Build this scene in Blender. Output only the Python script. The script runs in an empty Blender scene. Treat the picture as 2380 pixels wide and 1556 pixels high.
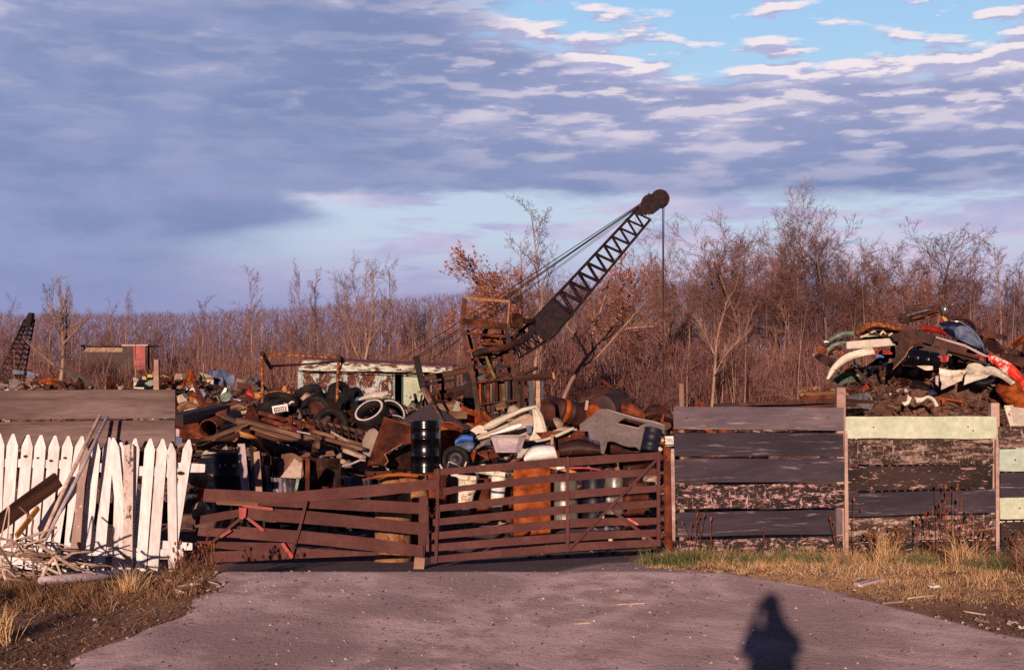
import bpy, math, random
from mathutils import Vector, Matrix, noise
from mathutils.geometry import tessellate_polygon
R = random.Random(7)
SC = bpy.context.scene
COL = SC.collection
PI = math.pi
# ------------------------------------------------------------------ camera, world, sun
CZ = 2.1; FPX = 3305.0; CU = 1190.0; VH = 890.0     # camera height, focal length in photo units, principal column, horizon row
cam_d = bpy.data.cameras.new('camera'); cam = bpy.data.objects.new('camera', cam_d); COL.objects.link(cam)
cam_d.sensor_width = 36; cam_d.lens = 50; cam_d.shift_y = (VH-778)/2380
cam_d.clip_start = 0.15; cam_d.clip_end = 3000
cam.location = (0, 0, CZ); cam.rotation_euler = (PI/2, 0, 0)
SC.camera = cam
SUN_DIR = Vector((0.1797, 1.0, -0.1519)).normalized()
sl = bpy.data.lights.new('sun', 'SUN'); sl.energy = 4.6; sl.angle = math.radians(0.53); sl.color = (1.0, 0.73, 0.57)
so = bpy.data.objects.new('sun', sl); COL.objects.link(so)
so.rotation_euler = SUN_DIR.to_track_quat('-Z', 'Y').to_euler(); so.location = (-5, -20, 12)
SC.view_settings.view_transform = 'Standard'; SC.view_settings.look = 'None'
SC.view_settings.exposure = 0.15; SC.view_settings.gamma = 1; SC.view_settings.use_curve_mapping = False
SC.render.engine = 'CYCLES'
SC.cycles.max_bounces = 5; SC.cycles.diffuse_bounces = 2; SC.cycles.glossy_bounces = 2; SC.cycles.transparent_max_bounces = 4
SC.cycles.use_denoising = False

class NT:                                               # tiny node-graph helper
    def __init__(s, tree): s.t = tree; s.N = tree.nodes; s.L = tree.links
    def n(s, kind, **kw):
        nd = s.N.new(kind)
        for k, v in kw.items(): setattr(nd, k, v)
        return nd
    def put(s, sock, v):
        if isinstance(v, (int, float)):
            try: sock.default_value = v
            except Exception: sock.default_value = (v, v, v)
        elif isinstance(v, (tuple, list)):
            if len(sock.default_value) == 4 and len(v) == 3: v = (*v, 1)
            sock.default_value = v
        else: s.L.new(v, sock)
    def m(s, op, a, b=0.0, c=None, clamp=False):
        nd = s.n('ShaderNodeMath', operation=op, use_clamp=clamp)
        s.put(nd.inputs[0], a); s.put(nd.inputs[1], b)
        if c is not None: s.put(nd.inputs[2], c)
        return nd.outputs[0]
    def ss(s, x, lo, hi):                                # smoothstep
        nd = s.n('ShaderNodeMapRange', interpolation_type='SMOOTHSTEP')
        s.put(nd.inputs[0], x); s.put(nd.inputs[1], lo); s.put(nd.inputs[2], hi)
        return nd.outputs[0]
    def mix(s, f, a, b, mode='MIX'):
        nd = s.n('ShaderNodeMix', data_type='RGBA', blend_type=mode)
        s.put(nd.inputs[0], f); s.put(nd.inputs[6], a); s.put(nd.inputs[7], b)
        return nd.outputs[2]
    def noise(s, vec, scale, det=6, rough=.55, dist=0.0):
        nd = s.n('ShaderNodeTexNoise'); s.put(nd.inputs['Vector'], vec)
        nd.inputs['Scale'].default_value = scale; nd.inputs['Detail'].default_value = det
        nd.inputs['Roughness'].default_value = rough; nd.inputs['Distortion'].default_value = dist
        return nd.outputs[0]
    def vec(s, x, y, z=0.0):
        nd = s.n('ShaderNodeCombineXYZ')
        s.put(nd.inputs[0], x); s.put(nd.inputs[1], y); s.put(nd.inputs[2], z); return nd.outputs[0]
    def vmul(s, v, k):
        nd = s.n('ShaderNodeVectorMath', operation='MULTIPLY'); s.put(nd.inputs[0], v); s.put(nd.inputs[1], k); return nd.outputs[0]
    def vadd(s, v, k):
        nd = s.n('ShaderNodeVectorMath', operation='ADD'); s.put(nd.inputs[0], v); s.put(nd.inputs[1], k); return nd.outputs[0]
    def ramp(s, f, stops):
        nd = s.n('ShaderNodeValToRGB'); cr = nd.color_ramp
        while len(cr.elements) < len(stops): cr.elements.new(.5)
        for e, (p, c) in zip(cr.elements, stops): e.position = p; e.color = (*c, 1)
        s.put(nd.inputs[0], f); return nd.outputs[0]

W = bpy.data.worlds.new('World'); SC.world = W; W.use_nodes = True
def build_world():
    g = NT(W.node_tree); g.N.clear()
    K = 10.0                                             # background strength is 0.1
    sky = g.n('ShaderNodeTexSky', sky_type='NISHITA', sun_disc=False)
    sky.sun_elevation = math.asin(-SUN_DIR.z); sky.sun_rotation = math.atan2(-SUN_DIR.x, -SUN_DIR.y)
    sky.altitude = 50; sky.air_density = 1.0; sky.dust_density = .6; sky.ozone_density = 2.0
    tc = g.n('ShaderNodeTexCoord'); sp = g.n('ShaderNodeSeparateXYZ'); g.L.new(tc.outputs['Generated'], sp.inputs[0])
    x, y, z = sp.outputs
    zp = g.m('MAXIMUM', z, 0.0)
    h = g.m('SQRT', g.m('ADD', g.m('MULTIPLY', x, x), g.m('MULTIPLY', y, y)))
    az = g.m('DIVIDE', x, g.m('MAXIMUM', g.m('ABSOLUTE', y), .02))
    el = g.m('DIVIDE', z, g.m('MAXIMUM', h, .02))
    zd = g.m('ADD', zp, .07)
    px = g.m('DIVIDE', x, zd); py = g.m('DIVIDE', y, zd)
    P2 = g.vec(px, py)                                   # point on the flat cloud layer
    def band(kx, ky, sc, det, off=0., rough=.55, dist=.0, de=0.): return g.noise(g.vec(g.m('MULTIPLY', az, kx), g.m('MULTIPLY', g.m('ADD', el, de), ky), off), sc, det, rough, dist)
    nb = g.m('SUBTRACT', band(3., 9., 1.6, 5, 2.3, .6), .5)
    nrag = g.m('SUBTRACT', band(9., 34., 1.6, 7, 5.1, .6), .5)
    u = g.m('ADD', az, g.m('ADD', g.m('MULTIPLY', nb, .04), g.m('MULTIPLY', nrag, .05)))
    w = g.m('ADD', el, g.m('ADD', g.m('MULTIPLY', nb, .020), g.m('MULTIPLY', nrag, .020)))
    # open sky low on the right, under the edge of the deck
    gq_ = g.m('DIVIDE', g.m('SUBTRACT', el, .117), .013)
    bulge = g.m('EXPONENT', g.m('MULTIPLY', g.m('MULTIPLY', gq_, gq_), -1.))
    bl = g.m('ADD', g.m('ADD', -.225, g.m('MULTIPLY', bulge, .085)), g.m('MULTIPLY', g.ss(el, .120, .134), .045))
    lowl = g.ss(g.m('SUBTRACT', u, bl), g.m('SUBTRACT', -.012, g.m('MULTIPLY', g.m('SUBTRACT', 1., g.ss(el, .095, .12)), .05)), g.m('ADD', .018, g.m('MULTIPLY', g.m('SUBTRACT', 1., g.ss(el, .095, .12)), .09)))
    lowt = g.m('SUBTRACT', 1.0, g.ss(w, g.m('ADD', .128, g.m('MULTIPLY', g.ss(az, .05, .2), -.004)), .137))
    low = g.m('MULTIPLY', lowt, lowl)
    # open sky high on the right
    edge = g.m('SUBTRACT', w, g.m('MULTIPLY', g.ss(az, .12, -.02), .034))
    high = g.m('MULTIPLY', g.ss(edge, .200, .214), g.ss(u, -.05, .01))
    pa = (15., 62., 1.25, 6, 3.3, .52); puff = band(*pa); puff2 = band(*pa, 0., .0055)
    puffm = g.ss(g.m('ADD', puff, g.m('MULTIPLY', g.m('SUBTRACT', 1., g.ss(edge, .205, .240)), .13)), .50, .60)
    plo = g.m('ADD', band(7., 44., 1.4, 6, 4., .58), g.m('MULTIPLY', g.ss(az, .02, .16), .09)); puff_lom = g.m('MULTIPLY', g.ss(plo, .48, .62), .85)
    # deck colour
    d1 = band(4., 12., 1.5, 6, 9.2, .55)                 # broad soft blotches
    d2 = band(9., 24., 1.6, 7, 1.2, .6)                  # lumps
    d3 = band(11., 50., 1.5, 6, 6.2, .55); d3b = band(11., 50., 1.5, 6, 6.2, .55, 0., .0055)   # small lumps, and the same seen a little higher
    right = g.ss(az, -.14, .12)
    dark = (.190, .248, .435); mid = (.230, .280, .475); lav = (.290, .322, .525); pink = (.76, .67, .72)
    rim = g.ss(g.m('SUBTRACT', d3, d3b), .0, .075)
    deck = g.mix(g.ss(d1, .36, .60), dark, mid)
    deck = g.mix(g.m('MULTIPLY', g.ss(g.m('ADD', g.m('MULTIPLY', d1, .5), g.m('MULTIPLY', d2, .5)), .44, .62), .7), deck, lav)
    deck = g.mix(g.m('MULTIPLY', right, g.m('MULTIPLY', g.ss(el, .13, .19), .45)), deck, (.37, .375, .59))
    lump = g.m('MULTIPLY', g.m('MULTIPLY', g.ss(d3, .44, .62), g.ss(el, .10, .18)), g.m('ADD', .12, g.m('MULTIPLY', right, .62)))
    deck = g.mix(lump, deck, (.52, .50, .645))
    up = g.m('MULTIPLY', g.ss(el, .13, .23), g.m('ADD', .55, g.m('MULTIPLY', right, .45)))
    hl = g.m('MULTIPLY', g.m('MULTIPLY', g.m('ADD', g.m('MULTIPLY', g.ss(g.m('ADD', g.m('MULTIPLY', d2, .65), g.m('MULTIPLY', d3, .35)), .56, .68), .6), g.m('MULTIPLY', g.m('MULTIPLY', rim, g.ss(d3, .42, .56)), g.m('ADD', .10, g.m('MULTIPLY', right, .75)))), up), 1.1, clamp=True)
    deck = g.mix(hl, deck, pink)
    # clear colours
    clr_hi = g.mix(g.ss(el, .17, .28), (.45, .64, .82), (.34, .57, .84))
    clr_lo = g.mix(g.ss(el, .055, .115), (.45, .41, .62), (.50, .60, .75))
    skyc = g.vmul(sky.outputs[0], 0.10)
    clr_hi = g.mix(.12, clr_hi, skyc); clr_lo = g.mix(.10, clr_lo, skyc)
    puffc = g.mix(g.ss(g.m('SUBTRACT', puff, puff2), -.02, .07), (.40, .41, .61), (.80, .72, .76))
    hi_col = g.mix(puffm, clr_hi, puffc)
    lo_col = g.mix(puff_lom, clr_lo, g.mix(g.ss(d1, .42, .6), (.37, .37, .59), (.60, .52, .68)))
    c = g.mix(low, deck, lo_col); c = g.mix(high, c, hi_col)
    # low blue-violet band over the wood on the left
    c = g.mix(g.m('MULTIPLY', g.m('SUBTRACT', 1., g.ss(g.m('ADD', el, g.m('MULTIPLY', nrag, .03)), .045, .095)), g.m('SUBTRACT', .82, g.m('MULTIPLY', g.ss(az, -.16, .16), .5))), c, (.265, .285, .50))
    # unseen sky overhead and behind the camera, dimmed to weaken the fill light
    c = g.mix(g.ss(z, .28, .50), c, (.040, .050, .125))
    back = g.ss(y, .25, -.1)
    c = g.mix(back, c, g.mix(g.ss(z, .0, .2), (.16, .12, .14), (.05, .055, .115)))
    c = g.mix(g.ss(z, 0.0, -.02), c, (.06, .04, .045))
    bg = g.n('ShaderNodeBackground'); bg.inputs[1].default_value = .1
    g.L.new(g.vmul(c, K), bg.inputs[0])
    out = g.n('ShaderNodeOutputWorld'); g.L.new(bg.outputs[0], out.inputs[0])
build_world()
W.cycles.sampling_method = 'AUTOMATIC'

# ------------------------------------------------------------------ helpers
def P(u, v, Y):                                          # the real point Y metres ahead that shows at (u, v)
    return Vector(((u-CU)/FPX*Y, Y, CZ-(v-VH)/FPX*Y))
def lerp(a, b, t): return a+(b-a)*t
def sst(x, a, b):
    t = max(0, min(1, (x-a)/(b-a))); return t*t*(3-2*t)
def pw(x, pts):
    if x <= pts[0][0]: return pts[0][1]
    for (a, za), (b, zb) in zip(pts, pts[1:]):
        if x <= b: return za+(zb-za)*(x-a)/(b-a)
    return pts[-1][1]
DRIVE = [(3, .42), (10, -.46), (15.7, 0), (16.9, -.27), (19.5, -.45), (22, -.62), (40, -.5), (70, .5), (150, 1.3), (400, 2.0)]
LEFT = [(3, .42), (10, -.50), (13, -.30), (15.7, -.20), (18.7, -.37), (20, -.45), (23, -.65), (40, -.5), (70, .5), (150, 1.3), (400, 2.0)]
GENTLE = [(3, .42), (10, -.46), (15.7, 0), (17, -.10), (18.8, -.28), (20, -.45), (22, -.62), (40, -.5), (70, .5), (150, 1.3), (400, 2.0)]
SIDE = [(3, .42), (10, -.46), (15.7, -.02), (19, -.24), (20, -.30), (23, -.62), (40, -.5), (70, .5), (150, 1.3), (400, 2.0)]
def T(x, y):
    d = pw(y, DRIVE)
    if x < 0: return lerp(pw(y, LEFT), d, sst(x, -4.2, -3.2))
    return lerp(d, lerp(pw(y, GENTLE), pw(y, SIDE), sst(x, 1.5, 2.2)), sst(x, .0, 1.3))
def G(u, v):                                             # ground point that shows at (u, v)
    y = 6.0
    while y < 200:
        p = P(u, v, y)
        if p.z <= T(p.x, y): return Vector((p.x, y, T(p.x, y)))
        y += .02
    return P(u, v, 100)
def rv(s=1.0): return Vector((R.uniform(-s, s), R.uniform(-s, s), R.uniform(-s, s)))

class MB:
    def __init__(s): s.v = []; s.f = []; s.mi = []; s.cur = 0; s.sm = []
    def face(s, idx, smooth=False): s.f.append(tuple(idx)); s.mi.append(s.cur); s.sm.append(smooth)
    def add(s, vs, fs, smooth=False, Mx=None):
        o = len(s.v)
        s.v.extend([(Mx @ Vector(p)) for p in vs] if Mx else [Vector(p) for p in vs])
        for f in fs: s.face([i+o for i in f], smooth)
        return s
    def box(s, c, d, Mx=None, taper=1.0):
        cx, cy, cz = c; a, b, e = d[0]/2, d[1]/2, d[2]/2
        vs = []
        for k in (-1, 1):
            t = taper if k > 0 else 1
            for i, j in ((-1, -1), (1, -1), (1, 1), (-1, 1)): vs.append((cx+i*a*t, cy+j*b*t, cz+k*e))
        return s.add(vs, [(3, 2, 1, 0), (4, 5, 6, 7), (0, 1, 5, 4), (1, 2, 6, 5), (2, 3, 7, 6), (3, 0, 4, 7)], False, Mx)
    def tube(s, pts, rad, n=8, cap=True, smooth=True):
        pts = [Vector(p) for p in pts]; k = len(pts)
        if isinstance(rad, (int, float)): rad = [rad]*k
        o = len(s.v); up = None
        for i, p in enumerate(pts):
            d = (pts[min(i+1, k-1)]-pts[max(i-1, 0)])
            d = d.normalized() if d.length > 1e-9 else Vector((0, 0, 1))
            if up is None: up = Vector((0, 0, 1)) if abs(d.z) < .9 else Vector((1, 0, 0))
            a = d.cross(up)
            if a.length < 1e-6: a = d.cross(Vector((0, 1, 0)))
            a.normalize(); b = a.cross(d).normalized(); up = b
            for j in range(n):
                t = 2*PI*j/n; s.v.append(p+a*(math.cos(t)*rad[i])+b*(math.sin(t)*rad[i]))
        for i in range(k-1):
            for j in range(n):
                q = (j+1) % n
                s.face((o+i*n+j, o+i*n+q, o+(i+1)*n+q, o+(i+1)*n+j), smooth)
        if cap:
            s.face([o+j for j in range(n)][::-1]); s.face([o+(k-1)*n+j for j in range(n)])
        return s
    def lathe(s, prof, n=24, Mx=None, smooth=True, wob=0, closed=False):   # prof: (radius, z)
        vs = []; k = len(prof)
        for (r, z) in prof:
            for j in range(n):
                t = 2*PI*j/n; rr = r*(1+wob*noise.noise(Vector((math.cos(t)*1.5, math.sin(t)*1.5, z*3+s.cur))))
                vs.append((rr*math.cos(t), rr*math.sin(t), z))
        fs = []
        for i in range(k if closed else k-1):
            i2 = (i+1) % k
            for j in range(n):
                q = (j+1) % n; fs.append((i*n+j, i*n+q, i2*n+q, i2*n+j))
        s.add(vs, fs, smooth, Mx)
        return s
    def surf(s, fn, nu, nv, th, smooth=True):            # solid sheet: fn(a,b) -> point, thickness th
        g = [[Vector(fn(i/nu, j/nv)) for j in range(nv+1)] for i in range(nu+1)]
        o = len(s.v); W_ = nv+1
        nr = []
        for i in range(nu+1):
            for j in range(W_):
                a = g[min(i+1, nu)][j]-g[max(i-1, 0)][j]; b = g[i][min(j+1, nv)]-g[i][max(j-1, 0)]
                n_ = a.cross(b); n_ = n_.normalized() if n_.length > 1e-9 else Vector((0, -1, 0)); nr.append(n_)
        for i in range(nu+1):
            for j in range(W_): s.v.append(g[i][j]+nr[i*W_+j]*th/2)
        o2 = len(s.v)
        for i in range(nu+1):
            for j in range(W_): s.v.append(g[i][j]-nr[i*W_+j]*th/2)
        for i in range(nu):
            for j in range(nv):
                a, b, c, d = i*W_+j, (i+1)*W_+j, (i+1)*W_+j+1, i*W_+j+1
                s.face((o+a, o+b, o+c, o+d), smooth); s.face((o2+d, o2+c, o2+b, o2+a), smooth)
        bd = [i*W_ for i in range(nu+1)]+[nu*W_+j for j in range(1, W_)]+[i*W_+nv for i in range(nu-1, -1, -1)]+[j for j in range(nv-1, 0, -1)]
        for a, b in zip(bd, bd[1:]+bd[:1]): s.face((o+b, o+a, o2+a, o2+b))
        return s
    def plate(s, loops, th):                             # polygon with holes, loops of world points
        L0 = [[Vector(p) for p in l] for l in loops]; flat = [p for l in L0 for p in l]
        tris = tessellate_polygon(L0)
        n_ = Vector((0, 0, 0)); l0 = L0[0]
        for a, b in zip(l0, l0[1:]+l0[:1]): n_ += a.cross(b)
        n_.normalize(); o = len(s.v)
        for p in flat: s.v.append(p+n_*th/2)
        o2 = len(s.v)
        for p in flat: s.v.append(p-n_*th/2)
        for t in tris: s.face([o+i for i in t]); s.face([o2+i for i in t][::-1])
        k = 0
        for l in L0:
            m_ = len(l)
            for i in range(m_): j = (i+1) % m_; s.face((o+k+i, o+k+j, o2+k+j, o2+k+i))
            k += m_
        return s

def obj(name, mb, mat, parent=None, Mx=None, org=None):
    """link mb as one mesh object; Mx places a mesh built in a local frame, otherwise its verts are world points re-based at org"""
    me = bpy.data.meshes.new(name)
    if Mx is None:
        if org is None:
            if parent is not None: org = parent.location.copy()
            else:
                n_ = len(mb.v); zz = min(p[2] for p in mb.v)
                org = Vector((sum(p[0] for p in mb.v)/n_, sum(p[1] for p in mb.v)/n_, zz))
        vs = [(p[0]-org[0], p[1]-org[1], p[2]-org[2]) for p in mb.v]; Mx = Matrix.Translation(org)
    else: vs = [tuple(p) for p in mb.v]
    me.from_pydata(vs, [], mb.f)
    mats = mat if isinstance(mat, (list, tuple)) else [mat]
    for m_ in mats: me.materials.append(m_)
    if any(mb.mi): me.polygons.foreach_set('material_index', mb.mi)
    me.polygons.foreach_set('use_smooth', mb.sm); me.update()
    o = bpy.data.objects.new(name, me); COL.objects.link(o)
    if parent is not None:
        o.parent = parent; o.matrix_basis = Matrix.Translation(-parent.location) @ Mx
    else: o.matrix_basis = Mx
    return o
def subp(name, mb, mat, part, t, Mx=None):                # a piece of a part: thing > part > piece
    c = obj(name, mb, mat, t, Mx); b = c.matrix_basis.copy(); c.parent = part; c.matrix_basis = part.matrix_basis.inverted() @ b; return c
def tag(o, label=None, cat=None, group=None, kind=None):
    if label: o['label'] = label
    if cat: o['category'] = cat
    if group: o['group'] = group
    if kind: o['kind'] = kind
    return o
def thing(name, loc, label, cat, group=None):
    o = bpy.data.objects.new(name, None); o.empty_display_size = .2; COL.objects.link(o); o.location = loc
    return tag(o, label, cat, group)
def one(name, mb, mat, label, cat, group=None, Mx=None): return tag(obj(name, mb, mat, None, Mx), label, cat, group)
def along(p0, p1, up=Vector((0, 0, 1))):                 # frame with X from p0 to p1
    x = (p1-p0).normalized(); up = Vector(up)
    if abs(x.dot(up)) > .98: up = Vector((0, 1, 0))
    y = up.cross(x).normalized(); z = x.cross(y)
    m_ = Matrix((x, y, z)).transposed().to_4x4(); m_.translation = p0; return m_
def board_mb(L, h, t, wob=.004, seg=10, tip=0, seed=0):  # along +X, height h on Z, thickness t on Y
    s = MB(); rings = []
    for i in range(seg+1):
        x = L*i/seg; q = Vector((x*1.7+seed*7.1, seed*3.3, 0))
        a = noise.noise(q)*wob; b = noise.noise(q+Vector((0, 5, 0)))*wob; c = noise.noise(q*.6+Vector((0, 9, 0)))*wob*1.6
        e = 0
        if i in (0, seg): e = 1
        hh = h/2-(.004 if e else 0)
        ex = noise.noise(q*9)*.008 if e else 0
        rings.append([(x+ex, c-t/2, -hh+a), (x-ex, c-t/2, hh+b), (x-ex*2, c+t/2, hh+b), (x+ex*2, c+t/2, -hh+a)])
    vs = [p for r in rings for p in r]; fs = []
    for i in range(seg):
        for j in range(4):
            k = (j+1) % 4; fs.append((i*4+j, (i+1)*4+j, (i+1)*4+k, i*4+k))
    fs += [(0, 1, 2, 3), (seg*4+3, seg*4+2, seg*4+1, seg*4)]
    return s.add(vs, fs)
BN = [0]
def board(name, p0, p1, h, t, mat, parent=None, up=(0, 0, 1), wob=.004, seg=10, label=None, cat=None, group=None):
    BN[0] += 1; p0 = Vector(p0); p1 = Vector(p1)
    o = obj(name, board_mb((p1-p0).length, h, t, wob, seg, 0, BN[0]), mat, parent, along(p0, p1, Vector(up)))
    return tag(o, label, cat, group)
def cat_rom(pts, n):
    pts = [Vector(p) for p in pts]
    if len(pts) == 2: return [pts[0].lerp(pts[1], i/n) for i in range(n+1)]
    out = []; k = len(pts)-1
    for i in range(n+1):
        t = i/n*k; a = min(int(t), k-1); t -= a
        p1, p2 = pts[a], pts[a+1]; p0 = pts[a-1] if a else p1*2-p2; p3 = pts[a+2] if a+2 <= k else p2*2-p1
        out.append(.5*((2*p1)+(p2-p0)*t+(2*p0-5*p1+4*p2-p3)*t*t+(3*p1-p0-3*p2+p3)*t**3))
    return out
def band_mb(top, bot, Y, bulge=0., th=.012, n=16, m_=5, crumple=0., s=None):
    """curved sheet between two outlines given as (u, v[, Y])"""
    f = lambda q: P(q[0], q[1], q[2] if len(q) > 2 else Y)
    A = cat_rom([f(q) for q in top], n); B = cat_rom([f(q) for q in bot], n)
    sd = R.random()*50
    flat = crumple > .025
    def fn(a, b):
        i = round(a*n); p = A[i].lerp(B[i], b); w = (B[i]-A[i]); tng = A[min(i+1, n)]-A[max(i-1, 0)]
        nn = tng.cross(w); nn = nn.normalized() if nn.length > 1e-9 else Vector((0, -1, 0))
        if nn.y > 0: nn = -nn
        c = (1-2.4*abs(noise.noise(Vector((p.x*2.3+sd, p.z*2.3, p.y)))))*crumple+noise.noise(Vector((p.x*6+sd, p.z*6, p.y)))*crumple*.8
        return p+nn*(bulge*math.sin(PI*b)+c)
    return (s or MB()).surf(fn, n, m_, th, not flat)
def band(name, top, bot, Y, mat, label=None, cat='scrap metal', group=None, parent=None, **kw):
    o = obj(name, band_mb(top, bot, Y, **kw), mat, parent); return tag(o, label, cat if label else None, group)
def rod(name, pts, r, mat, label=None, cat=None, group=None, parent=None, n=8):
    return tag(obj(name, MB().tube(pts, r, n), mat, parent), label, cat, group)
def PP(*q): return [P(*a) for a in q]
def basis(c, ax, roll=0.):                               # frame with Z along ax
    q = Vector(ax).normalized().to_track_quat('Z', 'Y'); m_ = q.to_matrix().to_4x4() @ Matrix.Rotation(roll, 4, 'Z'); m_.translation = Vector(c); return m_
# ------------------------------------------------------------------ materials
def M(name, stops, scale=4., stretch=(1, 1, 1), det=8, nr=.6, dist=.3, rough=.85, metal=0., bump=.35, bscale=30., layers=(), spec=.35, jitter=.12, coat=0., isl=None, lo=.3, hi=.7, con=1.4, islk=.85):
    """procedural weathered surface. layers: (stops or colour, scale, stretch, threshold_lo, threshold_hi[, roughness])"""
    cc = (lambda c: tuple(.75*(q/.75)**con for q in c)) if con != 1 else (lambda c: c)
    cs = lambda st: [(p, cc(c)) for p, c in st]
    stops = cs(stops); layers = [((cc(l[0]) if isinstance(l[0][0], (int, float)) else cs(l[0])),)+tuple(l[1:]) for l in layers]; isl = cs(isl) if isl else None
    m_ = bpy.data.materials.new(name); m_.use_nodes = True; g = NT(m_.node_tree); g.N.clear()
    tc = g.n('ShaderNodeTexCoord'); oi = g.n('ShaderNodeObjectInfo')
    off = g.vmul(g.vec(oi.outputs['Random'], g.m('MULTIPLY', oi.outputs['Random'], 7.3), g.m('MULTIPLY', oi.outputs['Random'], 3.1)), (37., 37., 37.))
    co = g.vadd(tc.outputs['Object'], off)
    nz = g.noise(g.vmul(co, stretch), scale, det, nr, dist)
    f = g.ss(nz, lo, hi)
    col = g.ramp(f, stops); fine = g.noise(g.vmul(co, stretch), scale*7, 5, .65)
    col = g.mix(.35, col, g.mix(g.ss(fine, .3, .7), g.vmul(col, (.55, .55, .55)), g.vmul(col, (1.35, 1.35, 1.35))))
    rg = rough
    for i, l in enumerate(layers):
        ln = g.noise(g.vadd(g.vmul(co, l[2]), (i*5.+3., 1.7, i*2.)), l[1], 9, .74, .5)
        k = g.ss(ln, l[3], l[4])
        lc = l[0] if isinstance(l[0][0], (int, float)) else g.ramp(g.ss(g.noise(co, l[1]*1.7, 5), .3, .7), l[0])
        col = g.mix(k, col, lc)
        if len(l) > 5: rg = g.m('ADD', g.m('MULTIPLY', k, l[5]-rough), rough) if i == 0 else rg
    if isl:                                              # per-piece variation inside a heap of loose bits
        ge = g.n('ShaderNodeNewGeometry'); col = g.mix(islk, col, g.ramp(ge.outputs['Random Per Island'], isl))
    jit = g.m('ADD', 1-jitter, g.m('MULTIPLY', oi.outputs['Random'], 2*jitter))
    v = g.n('ShaderNodeVectorMath', operation='SCALE'); g.put(v.inputs[0], col); g.put(v.inputs['Scale'], jit); col = v.outputs[0]
    b = g.n('ShaderNodeBsdfPrincipled'); g.put(b.inputs['Base Color'], col); g.put(b.inputs['Roughness'], rg)
    b.inputs['Metallic'].default_value = metal; b.inputs['Specular IOR Level'].default_value = spec
    if coat: b.inputs['Coat Weight'].default_value = coat; b.inputs['Coat Roughness'].default_value = .12
    if bump:
        bn = g.n('ShaderNodeBump'); bn.inputs['Strength'].default_value = bump; bn.inputs['Distance'].default_value = .02
        g.put(bn.inputs['Height'], g.m('ADD', g.noise(g.vmul(co, stretch), bscale, 6, .6), g.m('MULTIPLY', nz, .8))); g.put(b.inputs['Normal'], bn.outputs[0])
    o = g.n('ShaderNodeOutputMaterial'); g.L.new(b.outputs[0], o.inputs[0]); return m_
def S3(a, b, c): return [(0, a), (.5, b), (1, c)]
m = {}
m['rust'] = M('rust', S3((.075, .022, .014), (.18, .058, .030), (.31, .115, .050)), 3, rough=.9, jitter=.35, layers=[((.05, .02, .016), 5, (1, 1, 1), .55, .66), ((.36, .30, .27), 6, (1, 1, 1), .635, .67)])
m['rust_dark'] = M('dark rust', S3((.034, .013, .012), (.085, .031, .022), (.17, .060, .034)), 3, rough=.7, jitter=.35, layers=[((.20, .17, .18), 7, (1, 1, 1), .62, .66), ((.26, .10, .045), 5, (1, 1, 1), .60, .68)])
m['rust_orange'] = M('orange rust', S3((.17, .045, .012), (.34, .10, .022), (.46, .17, .045)), 4, rough=.9)
m['rust_pale'] = M('pale rust', S3((.30, .16, .085), (.42, .25, .14), (.22, .085, .035)), 5, rough=.85, layers=[((.14, .045, .02), 6, (1, 1, 1), .56, .64)])
m['gate'] = M('brown gate paint', S3((.078, .029, .027), (.097, .036, .033), (.122, .048, .043)), 2, (1, 1, 1), con=1, rough=.75, bump=.12, jitter=.09, spec=.15, layers=[((.055, .021, .019), 5, (.4, 4, 4), .60, .72), ((.07, .02, .016), 14, (.5, 2, 2), .60, .66), ((.48, .34, .30), 16, (.5, 2, 2), .68, .71)])
m['red'] = M('red paint', S3((.26, .030, .022), (.36, .042, .028), (.48, .065, .04)), 3, rough=.5, bump=.12, layers=[((.16, .05, .03), 5, (1, 1, 1), .62, .68)])
m['red_white'] = M('red and white worn paint', S3((.60, .05, .03), (.62, .06, .035), (.66, .1, .05)), 2, rough=.5, bump=.12, layers=[((.72, .66, .62), 1.6, (1, 1, 1), .50, .56), ((.2, .07, .04), 7, (1, 1, 1), .63, .67)])
m['cream'] = M('cream paint', S3((.52, .46, .38), (.60, .52, .43), (.66, .60, .50)), 2, rough=.5, bump=.1, layers=[((.30, .15, .08), 7, (1, 1, 1), .64, .70)], con=1)
m['beige'] = M('beige panel', S3((.40, .31, .25), (.45, .36, .30), (.50, .40, .34)), 3, rough=.55, bump=.1)
m['white'] = M('dirty white enamel', S3((.66, .62, .58), (.76, .73, .69), (.82, .79, .75)), 3, rough=.4, bump=.08, layers=[((.33, .13, .06), 6, (1, 1, 1), .66, .71)], con=1)
m['white_rust'] = M('white paint with rust', S3((.66, .60, .50), (.74, .68, .58), (.80, .75, .66)), 3, rough=.5, bump=.12, layers=[([(0, (.28, .10, .035)), (1, (.5, .24, .10))], 3.4, (1, 1, 1), .55, .63)])
m['picket'] = M('white picket paint', S3((.60, .55, .55), (.74, .70, .71), (.80, .78, .78)), 3, (1, 1, .25), rough=.7, bump=.35, jitter=.07, layers=[((.50, .42, .40), 5, (1.5, 1.5, .3), .54, .70), ((.30, .20, .17), 12, (1.5, 1.5, .35), .63, .69), ((.16, .08, .06), 34, (1, 1, 1), .68, .72)], con=1)
m['picket_bare'] = M('bare weathered picket', S3((.36, .25, .22), (.46, .34, .31), (.56, .46, .44)), 3, (1, 1, .15), rough=.85, bump=.5, layers=[((.70, .64, .62), 8, (1, 1, .5), .60, .64)])
m['picket_peel'] = M('peeling picket', S3((.62, .52, .48), (.70, .60, .56), (.74, .68, .66)), 4, (1, 1, .3), rough=.8, bump=.7, layers=[((.17, .085, .07), 11, (1, 1, .45), .57, .60)])
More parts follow.
